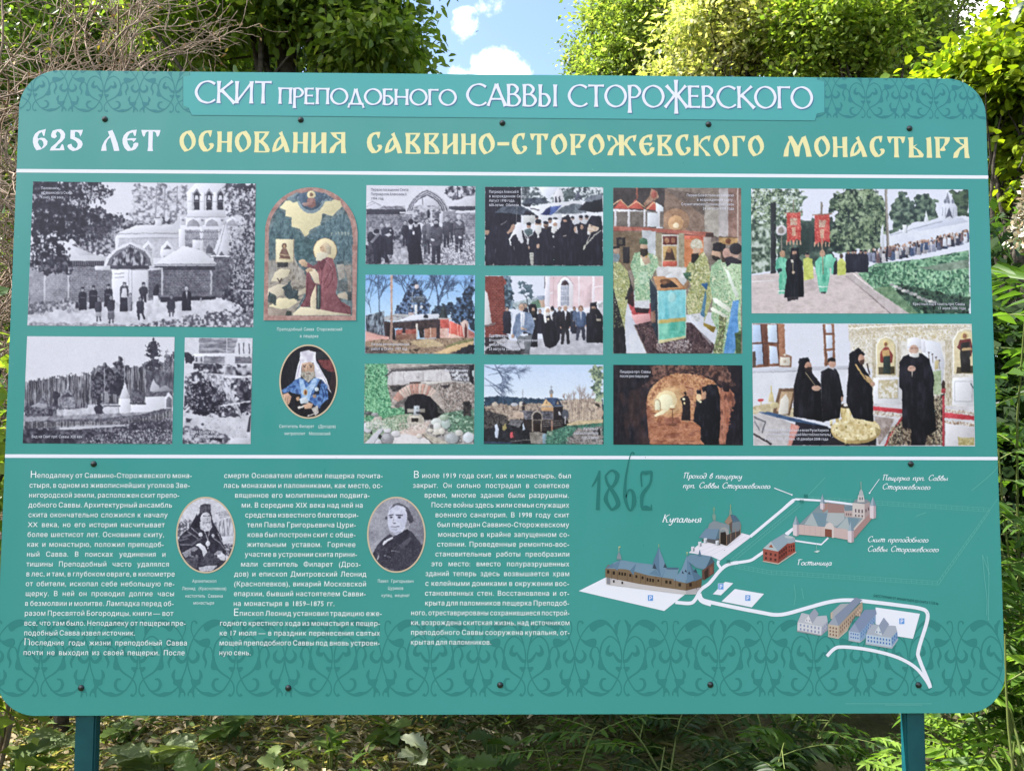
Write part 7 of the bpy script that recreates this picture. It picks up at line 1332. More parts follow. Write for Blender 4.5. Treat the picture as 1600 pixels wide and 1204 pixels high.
# walled hermitage
building('e', B_, [('432 335 590 225 605 200 700 215 860 235 865 270 760 400 640 400 580 395 440 390', '9aa8b8'), ('605 262 700 262 705 330 640 340 590 300', 'b8c0cc'), ('605 205 705 218 705 265 608 262', 'a8888a'), ('440 330 560 215 605 205 610 240 480 345', '8a9cac'), ('560 215 605 205 610 240 580 262', 'b08c88'),
 ('470 330 515 262 605 265 590 340 560 352', '7c98b0'), ('430 330 590 345 590 402 440 388', 'd8c0c4'), ('470 330 515 262 550 342', 'b4c0cc'), ('640 345 735 362 735 422 640 405', 'd4bcc2'), ('650 350 720 285 790 300 755 362', '7c98b0'), ('660 350 720 285 735 362', 'b4c0cc'), ('755 362 868 240 868 290 762 412', 'b08e92'), ('755 355 868 235 868 243 757 368', 'd8ccd0'),
 ('700 230 750 225 755 290 705 285', 'c8b4b8'), ('700 225 750 218 750 250 705 252', '7a90a4'), ('750 205 820 210 845 200 848 270 820 295 750 285', 'dcd2d8'), ('820 210 850 195 850 268 820 296', 'b4a0a8'), ('765 185 835 185 848 200 820 212 755 205', '8a94a4'), ('778 200 782 165 800 130 816 165 820 200', 'd8d4dc'), ('785 165 790 140 800 122 810 140 815 165', 'b8c0cc'), ('800 125 799 82', 'b0b8b4', .9),
 ('586 400 588 345 600 325 615 318 632 326 642 345 642 408 630 408 630 360 590 355', 'e0d4da'), ('590 356 630 360 630 405 590 398', '8a5248')])
for x, y, h in ((422, 330, 62), (740, 365, 66), (575, 205, 34), (868, 220, 72)):
    w_ = 18 if h > 50 else 13; d.poly(B_([x-w_, y, x+w_, y, x+w_, y+h, x, y+h+6, x-w_, y+h]), (216, 202, 210)); d.poly(B_([x+4, y, x+w_, y, x+w_, y+h, x+4, y+h+5]), (176, 156, 166)); d.poly(B_([x-w_-2, y+2, x, y-52, x+w_+2, y+2]), (156, 172, 186)); d.poly(B_([x, y-52, x+w_+2, y+2, x+3, y+3]), (120, 138, 156))
wins(B_, (96, 80, 92), (768, 250), (806, 254), 3, 4, 10); wins(B_, (96, 80, 92), (768, 278), (806, 282), 3, 4, 6); wins(B_, (90, 74, 86), (828, 250), (842, 240), 2, 3, 9); wins(B_, (110, 90, 100), (715, 270), (740, 272), 3, 3, 6); wins(B_, (80, 84, 100), (793, 180), (806, 180), 2, 3, 8); wins(B_, (190, 164, 170), (470, 360), (565, 372), 4, 1.5, 24)
d.stroke(B_('540 440 540 478'), .6, (150, 190, 186)); d.poly(B_('525 488 545 480 562 482 545 494'), (200, 214, 214)); d.build('map_building', board)['label'] = 'drawn walled hermitage with corner towers'
# four town blocks
W4 = '8c94b4'
building('f', D_, [('595 290 715 312 712 358 593 335', 'e0e2f2'), ('715 312 745 282 745 325 712 358', 'b4b8d0'), ('590 338 712 360 748 328 745 322 712 355 595 332', 'a8a8bc'), ('595 292 615 245 690 262 740 258 745 285 715 314', 'c4c8dc'), ('630 290 680 222 700 250 668 300', 'd4d8ea'), ('630 285 650 258 668 300', 'e8e8f6'), ('680 222 700 250 668 300 650 258', 'a4aac4')])
wins(D_, (140, 148, 180), (610, 306), (700, 322), 6, 4, 6, 2, 20); wins(D_, (130, 138, 170), (722, 322), (740, 304), 3, 2, 6, 2, 18); wins(D_, (150, 150, 175), (640, 282), (655, 284), 2, 3, 4); d.build('map_building', board)['label'] = 'drawn white block with gables'
building('g', D_, [('748 300 800 308 798 372 748 362', 'd4c4b8'), ('800 308 918 188 920 230 905 262 880 260 845 330 798 372', 'b8a498'), ('745 364 798 376 845 334 845 326 798 368 748 358', 'c8c0bc'), ('760 245 810 200 860 198 830 240 770 290', 'b0b4c4'), ('748 302 780 262 885 168 918 180 800 310', '8c98b8'), ('748 302 780 262 800 310', 'a4aec8'), ('760 245 770 240 768 275 760 275', 'd0bcb0'), ('825 300 850 300 845 334 822 332', 'c4b0a4'), ('890 235 912 215 908 262 888 258', 'd0bcb0')])
wins(D_, (128, 100, 92), (758, 318), (788, 324), 3, 4, 5, 3, 17); wins(D_, (120, 94, 88), (810, 318), (906, 222), 11, 2, 6, 2, 20); d.build('map_building', board)['label'] = 'drawn long beige block with blue roof'
building('h', D_, [('850 335 905 342 905 392 850 382', 'b8ccec'), ('905 342 985 250 985 290 938 340 935 370 905 392', '8cacd8'), ('850 337 880 295 930 230 985 228 990 250 905 345', '8898c0'), ('850 337 880 295 905 345', '9caace'), ('848 384 905 394 935 372 905 388 852 378', 'c0c4d8')])
wins(D_, (78, 112, 176), (862, 348), (896, 354), 4, 3, 4, 2, 18); wins(D_, (70, 104, 170), (914, 346), (975, 275), 8, 1.6, 5, 2, 16); d.build('map_building', board)['label'] = 'drawn small blue block'
building('i', D_, [('938 350 1062 368 1065 420 935 400', 'c4d8f2'), ('1062 368 1092 335 1096 375 1065 420', '88acd8'), ('932 402 1066 424 1098 378 1096 372 1064 416 938 396', 'b8c0d8'), ('938 352 955 300 1000 305 1085 310 1092 338 1062 370', 'b4bcd4'), ('980 345 1025 268 1050 300 1010 360', 'c4cce4'), ('980 342 1000 310 1018 358', 'dce4f6'), ('1025 268 1052 302 1018 358 1000 310', '98a4c4')])
wins(D_, (70, 110, 180), (948, 366), (1054, 382), 8, 3.4, 5, 2, 18); wins(D_, (64, 100, 170), (1070, 374), (1090, 350), 3, 2, 6, 2, 18); wins(D_, (90, 120, 170), (990, 340), (1006, 342), 2, 3, 4); d.build('map_building', board)['label'] = 'drawn pale blue block with gable'
# map lettering
def pen(txt, x0, y0, x1, y1, cap):
    d = Decal(.0005); set_word(d, CURS, txt, x0, y0, x1, y1, cap, (232, 238, 246), thick=.135, thin=.055, flare=0, ang=.5, shear=.26); d.build('map_label', board)
pen('Проход в пещерку', 1067, 747, 1159, 747.6, 9.2); pen('прп. Саввы Сторожевского', 1066.5, 762, 1203, 763, 9.2); pen('Купальня', 1034, 815.5, 1095, 816, 12.5); pen('Пещерка прп. Саввы', 1378, 750, 1481, 750.6, 9.0); pen('Сторожевского', 1378, 764, 1453, 764.4, 9.0); pen('Гостиница', 1245, 882.4, 1299, 882.8, 9.4); pen('Скит преподобного', 1355, 846.2, 1450, 846.8, 9.0); pen('Саввы Сторожевского', 1355, 861.2, 1466, 861.8, 9.0)
t = Text(.0005); a = np.array
t.line('расстояние от монастыря до скита 1130 м', 1060+975/3.2, 880+165/3.2, 1060+1297/3.2, 880+207/3.2, 4.9, (22, 74, 76), bold=.004, cond=.8); t.build('map_label', board)
# the year, in a darker green pen
d = Decal(.0010); YC = (40, 116, 112)
def yr(pts, wd, cl=False):
    p = cat_rom(A_(pts), 8, cl); d.stroke(p, np.interp(np.linspace(0, 1, len(p)), np.linspace(0, 1, len(wd)), wd)*1.22, YC, cl)
yr('158 275 190 225 215 160', [1, 3.4, 2.2]); yr('212 160 206 300 200 440', [2.5, 4.2, 5]); yr('256 195 300 158 341 190 318 258 276 298 258 368 300 440', [2.4, 2.2, 5.6, 4, 2.6, 5.4, 2.4]); yr('300 440 346 400 322 330 270 250 256 195', [2.4, 6, 5.4, 3.6, 2.4]); yr('462 42 445 30 425 80 400 220 395 340 415 420 440 440 460 380 450 310 420 300 402 350', [2.4, 1.6, 1.2, 3.0, 4.6, 3.2, 2.4, 6, 4, 2, 1.4]); yr('515 275 512 180 545 175 588 165', [1.6, 2.6, 5, 2.5]); yr('586 165 575 250 520 330 515 425', [3, 3, 5, 3.2]); yr('512 430 545 425 585 432', [3.5, 6.4, 3]); yr('585 440 583 400', [1.6, 1.2])
d.build('year_lettering', board)
# scratches and specks worn into the print
d = Decal(.0026); SC = (120, 190, 184)
for q in ('1534 866 1537 900 1541 935 1540 960', '1534 866 1545 896', '1541 868 1544 900 1543 962 1544 966', '1240 912 1242 930 1240 945', '1252 918 1255 935', '1320 1098 1400 1098 1455 1098', '1382 1100 1440 1100', '1517 766 1548 740 1558 728', '1430 806 1446 800'):
    d.stroke(cat_rom([float(v) for v in q.split()], 5), .55, SC)
rg = np.random.default_rng(5)
for k in range(150):
    x, y = rg.uniform(20, 1540), rg.uniform(190, 1090); r = rg.uniform(.25, .75); c_ = (44, 110, 108) if rg.random() < .6 else (140, 200, 196)
    d.poly([x-r, y, x, y-r, x+r, y, x, y+r], c_, step=False)
sc_ = d.build('surface_scratches', board); clip_to_board(sc_); sc_['kind'] = 'stuff'
# ------------------------------------------------------------------ ground, grass, shrubs and trees behind the board
rng = np.random.default_rng(77); random.seed(7)
def W(px, py, y):
    """world point on the sight line of a picture point, at depth y"""
    d = _f+_r*((px-800)/F)-_u*((py-602)/F); return CAM+d*((y-CAM[1])/d[1])
def leaf_mat(name, trans=.35, rough=.45, spec=.35, tint=(1.25, 1.3, .45)):
    m = bpy.data.materials.new(name); m.use_nodes = True; n = m.node_tree.nodes; l = m.node_tree.links
    b = n['Principled BSDF']; o = n['Material Output']; b.inputs['Roughness'].default_value = rough; b.inputs['Specular IOR Level'].default_value = spec
    a = n.new('ShaderNodeAttribute'); a.attribute_name = 'ink'; l.new(a.outputs['Color'], b.inputs['Base Color'])
    t = n.new('ShaderNodeBsdfTranslucent'); v = n.new('ShaderNodeVectorMath'); v.operation = 'MULTIPLY'; l.new(a.outputs['Color'], v.inputs[0]); v.inputs[1].default_value = tint; l.new(v.outputs[0], t.inputs['Color'])
    x = n.new('ShaderNodeMixShader'); x.inputs[0].default_value = trans; l.new(b.outputs[0], x.inputs[1]); l.new(t.outputs[0], x.inputs[2]); l.new(x.outputs[0], o.inputs[0])
    return m
LEAF = leaf_mat('leaf', .56); LEAFD = leaf_mat('dark_leaf', .25, .4, .4, (1.1, 1.25, .5)); STRAW = leaf_mat('dry_stalk', .15, .8, .1, (1, .9, .6))
BARK = mat('bark', (.035, .03, .026), rough=.9, spec=.1, noise=(18, (.075, .066, .055), 5), bump=(30, .8, .02))
TWIG = mat('bare_twig', (.31, .235, .185), rough=.85, spec=.15, noise=(9, (.16, .12, .09), 4))
def frames(d, up):
    d = d/np.maximum(np.linalg.norm(d, axis=1, keepdims=True), 1e-9); s = np.cross(d, up); s /= np.maximum(np.linalg.norm(s, axis=1, keepdims=True), 1e-9); return d, s, np.cross(s, d)
def leaf_cards(P, D, size, wid, colr, fold=.25, hex_=False, droop=.0):
    """folded leaves: P (n,3) base, D (n,3) direction, size (n,), colour (n,3). Returns V, F, C"""
    n = len(P); up = rng.normal(size=(n, 3))*.55+[0, 0, 1]; d, s, u = frames(D, up); L_ = size[:, None]; w_ = L_*wid
    if hex_:
        v = np.stack([P, P+d*L_*.33-s*w_*.5+u*L_*fold*.3, P+d*L_*.72-s*w_*.36+u*L_*fold*.2-[0, 0, 1]*L_*droop*.5, P+d*L_-[0, 0, 1]*L_*droop, P+d*L_*.72+s*w_*.36+u*L_*fold*.2-[0, 0, 1]*L_*droop*.5, P+d*L_*.33+s*w_*.5+u*L_*fold*.3, P+d*L_*.4, P+d*L_*.75-[0, 0, 1]*L_*droop*.5], 1)
        f = np.array([[0, 6, 1, 1], [0, 5, 6, 6], [6, 7, 2, 1], [5, 4, 7, 6], [7, 3, 3, 2], [4, 3, 3, 7]]); k = 8
        q = np.array([[0, 6, 7, 1], [1, 7, 3, 2], [0, 5, 7, 6], [5, 4, 3, 7]])
        f = q
    else:
        v = np.stack([P, P+d*L_*.45-s*w_*.5+u*L_*fold*.25, P+d*L_, P+d*L_*.45+s*w_*.5+u*L_*fold*.25], 1); k = 4; f = np.array([[0, 3, 2, 1]])
    Fc = (np.arange(n)[:, None, None]*k+f[None]).reshape(-1, 4); C = np.repeat(colr, len(f), 0)
    return v.reshape(-1, 3), Fc, C
def leaves_obj(name, P, D, size, wid, cols, material, parent, **kw):
    V, Fc, C = leaf_cards(P, D, size, wid, cols, **kw); return link(name, mesh_np(name, V, Fc, 4, C), material, parent)
def mixcol(n, a, b, c=None, pc=.1, jit=.18):
    t = rng.random((n, 1)); q = np.array(a)*(1-t)+np.array(b)*t
    if c is not None: k = rng.random(n) < pc; q[k] = c
    return q*rng.uniform(1-jit, 1+jit, (n, 1))
def tube_mesh(paths, sides=5):
    """paths: list of (points (k,3), radii (k,)); one mesh"""
    V, Fc = [], []; n0 = 0; an = np.linspace(0, 2*np.pi, sides, endpoint=False)
    for p, r in paths:
        p = np.asarray(p, float); t = np.gradient(p, axis=0); t /= np.maximum(np.linalg.norm(t, axis=1, keepdims=True), 1e-9)
        ref = np.array([.31, .23, .92]) if abs(t[0][2]) < .9 else np.array([1., .1, 0]); s = np.cross(t, ref); s /= np.maximum(np.linalg.norm(s, axis=1, keepdims=True), 1e-9); u = np.cross(s, t)
        ring = p[:, None]+(s[:, None]*np.cos(an)[None, :, None]+u[:, None]*np.sin(an)[None, :, None])*np.asarray(r)[:, None, None]
        k = len(p); V.append(ring.reshape(-1, 3)); i = np.arange((k-1)*sides).reshape(k-1, sides); j = np.roll(i, -1, 1)
        Fc.append(np.stack([i, j, j+sides, i+sides], -1).reshape(-1, 4)+n0); n0 += k*sides
    return np.concatenate(V), np.concatenate(Fc)
def tubes_obj(name, paths, m_, parent, sides=5):
    V, Fc = tube_mesh(paths, sides); me = mesh_np(name, V, Fc, 4); me.shade_smooth(); return link(name, me, m_, parent)
def wander(p, d, ln, n=7, wob=.25, sag=0.0):
    p = np.array(p, float); d = np.array(d, float)/np.linalg.norm(d); o = [p.copy()]
    for i in range(n-1):
        d = d+rng.normal(size=3)*wob/n*2; d[2] -= sag/n; d /= np.linalg.norm(d); p = p+d*ln/(n-1); o.append(p.copy())
    return np.array(o)

# ground: one sheet to the horizon, rising gently behind the board
def gz(x, y): return np.where(y > 1.2, np.clip((y-1.2), 0, 9)*.035, 0)+.02*np.sin(x*1.7)*np.cos(y*1.3)
gx = np.r_[-400, -120, -40, np.linspace(-14, 14, 57), 40, 120, 400]; gy = np.r_[-400, -120, -40, np.linspace(-10, 16, 53), 40, 120, 400]
X, Y = np.meshgrid(gx, gy); Z = gz(X, Y); V = np.stack([X, Y, Z], -1).reshape(-1, 3); i = np.arange((len(gy)-1)*len(gx)).reshape(len(gy)-1, len(gx))[:, :-1].ravel()
SOIL = mat('soil_and_litter', (.060, .050, .030), rough=.95, spec=.1, noise=(5, (.10, .105, .045), 8), bump=(24, 1, .03))
g = link('ground', mesh_np('ground', V, np.c_[i, i+1, i+1+len(gx), i+len(gx)], 4), SOIL); tag(g, kind='structure')

def blades(n, xr, yr, hr, wr, ca, cb, lean=.8, flat=.0):
    x = rng.uniform(*xr, n); y = rng.uniform(*yr, n); z = gz(x, y); P = np.c_[x, y, z+rng.uniform(0, .02, n)]
    a = rng.uniform(0, 2*np.pi, n); up = rng.uniform(.1, 1, n)*(1-flat)+.06; D = np.c_[np.cos(a)*lean, np.sin(a)*lean, up]
    return leaf_cards(P, D, rng.uniform(*hr, n), rng.uniform(*wr, (n, 1)), mixcol(n, ca, cb, jit=.3), fold=.15, hex_=True, droop=rng.uniform(.0, .5, (n, 1)))
def merge(*parts):
    V, Fc, C = [], [], []; k = 0
    for v, f, c in parts: V.append(v); Fc.append(f+k); C.append(c); k += len(v)
    return np.concatenate(V), np.concatenate(Fc), np.concatenate(C)
# mown straw and grass, thick at the left, thinner to the right
V, Fc, C = merge(blades(6500, (-3.0, -.1), (.5, 3.4), (.08, .36), (.022, .05), (.40, .35, .235), (.23, .20, .13), 1, .8), blades(2600, (-3.2, .3), (.5, 3.6), (.08, .24), (.03, .07), (.08, .14, .035), (.15, .19, .06), .8, .3), blades(2600, (-.6, 1.2), (.5, 3.2), (.08, .3), (.02, .05), (.15, .13, .075), (.06, .10, .03), 1, .6))
tag(link('grass', mesh_np('grass', V, Fc, 4, C), LEAF), 'cut straw and short green grass lying on the ground behind the board', 'grass', kind='stuff')
V, Fc, C = merge(blades(2600, (-2.6, 2.6), (-1.5, .5), (.05, .16), (.03, .06), (.05, .10, .02), (.10, .16, .04), .7, .2), blades(9000, (-6, 6), (-8, -1.5), (.06, .2), (.03, .08), (.05, .10, .02), (.10, .16, .04), .7, .2))
tag(link('lawn', mesh_np('lawn', V, Fc, 4, C), LEAF), 'short green grass growing in front of the board', 'grass', kind='stuff')

n = 4600; x = np.minimum(rng.uniform(-3, .25, n), rng.uniform(-3, .9, n)); y = rng.uniform(.5, 3.4, n); P = np.c_[x, y, gz(x, y)+rng.uniform(.01, .10, n)]; D = np.c_[rng.normal(size=(n, 2)), rng.normal(size=n)*.25]
V, Fc, C = leaf_cards(P, D, rng.uniform(.025, .075, n), rng.uniform(.2, .5, (n, 1)), mixcol(n, (.19, .15, .09), (.33, .285, .19), (.12, .17, .06), .35, .3), fold=.5, hex_=True, droop=.2)
tag(link('leaf_litter', mesh_np('leaf_litter', V, Fc, 4, C), STRAW), 'dry leaves and litter lying in the cut grass', 'leaf litter', kind='stuff')
# broad-leaved weeds with toothed leaves
def lobed(P, D, size, colr):
    """jagged broad leaf, a flat fan of points folded along its rib"""
    n = len(P); up = rng.normal(size=(n, 3))*.35+[0, 0, 1]; d, s, u = frames(D, up); prof = [(0, .02), (.12, .22), (.2, .16), (.3, .40), (.38, .27), (.5, .46), (.58, .30), (.7, .36), (.77, .2), (.88, .2), (1, 0)]
    Vs, k = [], len(prof)
    for sg in (-1, 1):
        for a, b in prof: Vs.append(P+d*size[:, None]*a+s*size[:, None]*b*sg*.8+u*size[:, None]*(b*.25-a*a*.25))
    for a, b in prof: Vs.append(P+d*size[:, None]*a-u*size[:, None]*a*a*.25)
    v = np.stack(Vs, 1); f = []
    for i in range(k-1): f += [[2*k+i, 2*k+i+1, i+1, i], [k+i, k+i+1, 2*k+i+1, 2*k+i]]
    f = np.array(f); return v.reshape(-1, 3), (np.arange(n)[:, None, None]*3*k+f[None]).reshape(-1, 4), np.repeat(colr, len(f), 0)
def weed(px, py, y, ln, n, ca, cb, label, name='broad_leaved_weed', up_=.6, group='broad leaved weeds in the cut grass'):
    c = W(px, py, y); base = np.array([c[0], y, float(gz(c[0], y))]); e = empty(name, base, label, 'weed', group)
    a = rng.uniform(0, 2*np.pi, n); D = np.c_[np.cos(a), np.sin(a), rng.uniform(.15, 1, n)*up_]; st = []
    top = max(.05, c[2]-base[2]); P = np.c_[rng.normal(size=(n, 2))*.02, rng.uniform(.4, 1, n)*top]
    V, Fc, C = lobed(P, D, rng.uniform(.6, 1.1, n)*ln, mixcol(n, ca, cb)); link('foliage', mesh_np('foliage', V, Fc, 4, C), LEAF, e)
    tubes_obj('stem', [(np.array([[0, 0, -.02], p*[1, 1, .6], p]), [.005, .004, .002]) for p in P], LEAF if False else mat_stem, e)
mat_stem = mat('green_stem', (.10, .13, .035), rough=.6, spec=.3)
for i, (px, py, y, ln, n, a, b, lb) in enumerate((
    (45, 1150, 1.5, .20, 9, (.16, .22, .10), (.26, .32, .16), 'pale jagged weed under the lower left corner of the board'),
    (250, 1165, 1.6, .22, 10, (.18, .24, .11), (.28, .34, .18), 'pale jagged weed just right of the left post'),
    (360, 1130, 2.0, .16, 8, (.10, .18, .05), (.18, .26, .08), 'small green weed in the straw below the second bottom bolt'),
    (520, 1150, 1.7, .14, 8, (.10, .18, .04), (.16, .24, .06), 'low green weed in the straw under the middle text column'),
    (655, 1145, 1.5, .12, 6, (.30, .34, .24), (.40, .44, .32), 'grey green weed with a few limp leaves on the straw'),
    (560, 1190, 1.3, .11, 9, (.08, .15, .03), (.14, .22, .05), 'dark leafy weed at the bottom edge left of the middle'),
    (770, 1150, 1.5, .13, 9, (.035, .07, .018), (.07, .12, .03), 'dark green weed where the straw gives way to undergrowth'),
    (130, 1190, 1.2, .12, 7, (.14, .2, .06), (.22, .28, .1), 'small weed at the foot of the left post'),
    (20, 1195, 1.1, .16, 9, (.12, .19, .06), (.2, .27, .1), 'leafy weed in the lower left corner of the photo'),
    (195, 1135, 2.1, .14, 8, (.1, .17, .05), (.17, .25, .07), 'green weed behind the left post close under the board'),
    (310, 1190, 1.2, .15, 9, (.11, .18, .05), (.19, .27, .08), 'leafy weed at the bottom edge below the first bottom bolt gap'),
    (440, 1180, 1.4, .13, 9, (.13, .2, .06), (.24, .3, .12), 'light green weed at the bottom edge below the second bolt'),
    (610, 1135, 2.0, .13, 8, (.08, .15, .04), (.15, .23, .06), 'green weed close under the board left of the limp grey weed'),
    (720, 1190, 1.2, .12, 9, (.05, .1, .025), (.1, .17, .04), 'dark weed at the bottom edge left of the third bolt'))):
    weed(px, py, y, ln, n, a, b, lb)

# shrubs with feathered leaves
def pinnate(base, d, ln, pairs, lw, ca, cb, sag=.5):
    path = wander(base, d, ln, 9, .12, sag); t = np.gradient(path, axis=0); P, D = [], []
    for i in range(pairs):
        f = .18+.80*i/(pairs-1); x = f*8; k = min(int(x), 7); p = path[k]+(path[k+1]-path[k])*(x-k); tt = t[k]/np.linalg.norm(t[k]); s = np.cross(tt, [0, 0, 1]); s /= max(np.linalg.norm(s), 1e-6)
        for sg in (-1, 1): P.append(p); D.append(s*sg+tt*.45-np.array([0, 0, .18])+rng.normal(size=3)*.1)
    P.append(path[-1]); D.append(t[-1]/np.linalg.norm(t[-1])); n = len(P)
    sz = ln*.30*np.interp(np.r_[np.repeat(np.linspace(0, 1, pairs), 2), 1], [0, .4, 1], [.85, 1, .62])
    return path, leaf_cards(np.array(P), np.array(D), sz, lw, mixcol(n, ca, cb, jit=.12), fold=.3, hex_=True, droop=.15)
def feather_shrub(base, height, n_st, n_lf, ln, ca, cb, label, group, name='feather_leaved_shrub', spread=.35, plumes=0, bias=(0, 0, 0), low=.25, cat='shrub'):
    e = empty(name, base, label, cat, group); parts, stems, heads = [], [], []
    for i in range(n_st):
        a = rng.uniform(0, 2*np.pi); st = wander([rng.normal()*.06, rng.normal()*.06, -.02], np.array([math.cos(a)*spread, math.sin(a)*spread, 1])+np.array(bias), height*rng.uniform(.75, 1.1), 9, .25, .15); stems.append((st, np.linspace(.008, .003, 9)))
        for k in range(n_lf):
            x = rng.uniform(low, 1)*8; j = min(int(x), 7); p = st[j]+(st[j+1]-st[j])*(x-j); b = rng.uniform(0, 2*np.pi)
            path, lf = pinnate(p, [math.cos(b), math.sin(b), rng.uniform(-.1, .7)], ln*rng.uniform(.7, 1.15), rng.integers(6, 10), .30, ca, cb); parts.append(lf); stems.append((path, np.linspace(.0025, .001, 9)))
        if i < plumes: heads.append(st[-1])
    V, Fc, C = merge(*parts); link('foliage', mesh_np('foliage', V, Fc, 4, C), LEAF, e); tubes_obj('stem', stems, mat_stem, e, 4)
    for h in heads:                                          # fading plume of tiny flowers
        n = 900; t = rng.random(n)**.8; a = rng.uniform(0, 2*np.pi, n); r = (1-t)*.075*rng.random(n)**.5+.006; P = np.array(h)+np.c_[r*np.cos(a), r*np.sin(a), t*.22-.03]
        leaves_obj('flower_plume', P, rng.normal(size=(n, 3)), rng.uniform(.008, .02, n), .7, mixcol(n, (.42, .40, .34), (.60, .58, .50), (.22, .17, .11), .3), STRAW, e)
    return e
SHADE_DK, MD = ((.018, .042, .012), (.042, .085, .022)), ((.045, .10, .02), (.10, .19, .035)); BR = ((.13, .25, .035), (.24, .36, .06))  # dark set has the undergrowth's shade mixed into its leaf colour
def at(px, y): p = W(px, 602, y); return (p[0], y, float(gz(p[0], y)))
GS = 'feather leaved shrubs behind the board'
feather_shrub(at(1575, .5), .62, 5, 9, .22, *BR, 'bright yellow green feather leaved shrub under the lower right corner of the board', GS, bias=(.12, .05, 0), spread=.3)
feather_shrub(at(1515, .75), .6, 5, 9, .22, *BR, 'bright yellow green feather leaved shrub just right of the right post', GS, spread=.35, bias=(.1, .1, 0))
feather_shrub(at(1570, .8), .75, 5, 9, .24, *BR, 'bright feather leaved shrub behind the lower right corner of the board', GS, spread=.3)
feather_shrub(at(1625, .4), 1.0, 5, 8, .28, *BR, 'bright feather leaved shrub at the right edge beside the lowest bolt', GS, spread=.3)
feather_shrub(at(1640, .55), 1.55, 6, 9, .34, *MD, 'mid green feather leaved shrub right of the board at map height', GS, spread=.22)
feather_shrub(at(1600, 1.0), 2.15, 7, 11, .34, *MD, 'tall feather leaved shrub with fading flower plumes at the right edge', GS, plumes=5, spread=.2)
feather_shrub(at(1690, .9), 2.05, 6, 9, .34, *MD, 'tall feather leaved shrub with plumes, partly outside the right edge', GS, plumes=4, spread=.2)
feather_shrub(at(1590, 1.8), 2.2, 7, 10, .34, *SHADE_DK, 'dark feather leaved shrub in the shade behind the right edge', GS, spread=.25)
for px, y, h, st, lf, ln, c, lb in ((880, 1.3, .5, 3, 5, .26, MD, 'low fern like shrub under the fourth bottom bolt from the right'), (990, 1.0, .46, 4, 6, .26, SHADE_DK, 'dark fern like shrub under the drawn year on the board'), (1090, 1.15, .55, 4, 6, .28, SHADE_DK, 'dark fern like shrub under the fourth bottom bolt'), (1190, 1.3, .6, 4, 6, .28, SHADE_DK, 'dark fern like shrub under the drawn car parks'), (1290, 1.0, .52, 4, 6, .26, SHADE_DK, 'dark fern like shrub left of the right post'), (1370, 1.3, .62, 4, 7, .28, MD, 'fern like shrub close to the left side of the right post'), (1010, 2.2, .9, 6, 7, .3, SHADE_DK, 'dark fern like shrub further back in the undergrowth, left'), (1230, 2.2, .95, 6, 7, .3, SHADE_DK, 'dark fern like shrub further back in the undergrowth, middle'), (1420, 2.0, 1.1, 6, 8, .3, SHADE_DK, 'dark fern like shrub further back behind the right post'), (700, 2.3, .8, 5, 6, .28, SHADE_DK, 'dark fern like shrub at the back edge of the straw')):
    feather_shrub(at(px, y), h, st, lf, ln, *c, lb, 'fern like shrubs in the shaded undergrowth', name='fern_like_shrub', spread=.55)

# leafy bushes and trees
def crown(cen, rad, n_cl, n_lf, size, wid, ca, cb, acc=None, pc=.1, cl_r=.28, shell=.55, droop=.35, near=False):
    """leaf clumps spread through an ellipsoid with an uneven outline"""
    cen, rad = np.array(cen, float), np.array(rad, float); u = rng.normal(size=(n_cl, 3)); u /= np.linalg.norm(u, axis=1, keepdims=True)
    lump = 1+.22*np.sin(u[:, 0]*3.1+1.3)*np.cos(u[:, 2]*2.7)+.13*rng.normal(size=n_cl); r = (shell+(1-shell)*rng.random(n_cl)**.6)*lump; c = cen+u*rad*r[:, None]
    k = rng.integers(0, n_cl, n_lf); off = rng.normal(size=(n_lf, 3))*np.array([cl_r, cl_r, cl_r*.62])*(.6+.8*rng.random((n_cl, 1)))[k]; P = c[k]+off
    D = off/np.maximum(np.linalg.norm(off, axis=1, keepdims=True), 1e-6)+rng.normal(size=(n_lf, 3))*.6-[0, 0, droop]
    tone = rng.uniform(.68, 1.32, (n_cl, 1)); C = mixcol(n_lf, ca, cb, acc, pc)*tone[k]
    return c, leaf_cards(P, D, rng.uniform(.55, 1.5, n_lf)*size, wid, C, fold=.3, hex_=near, droop=.12 if near else 0)
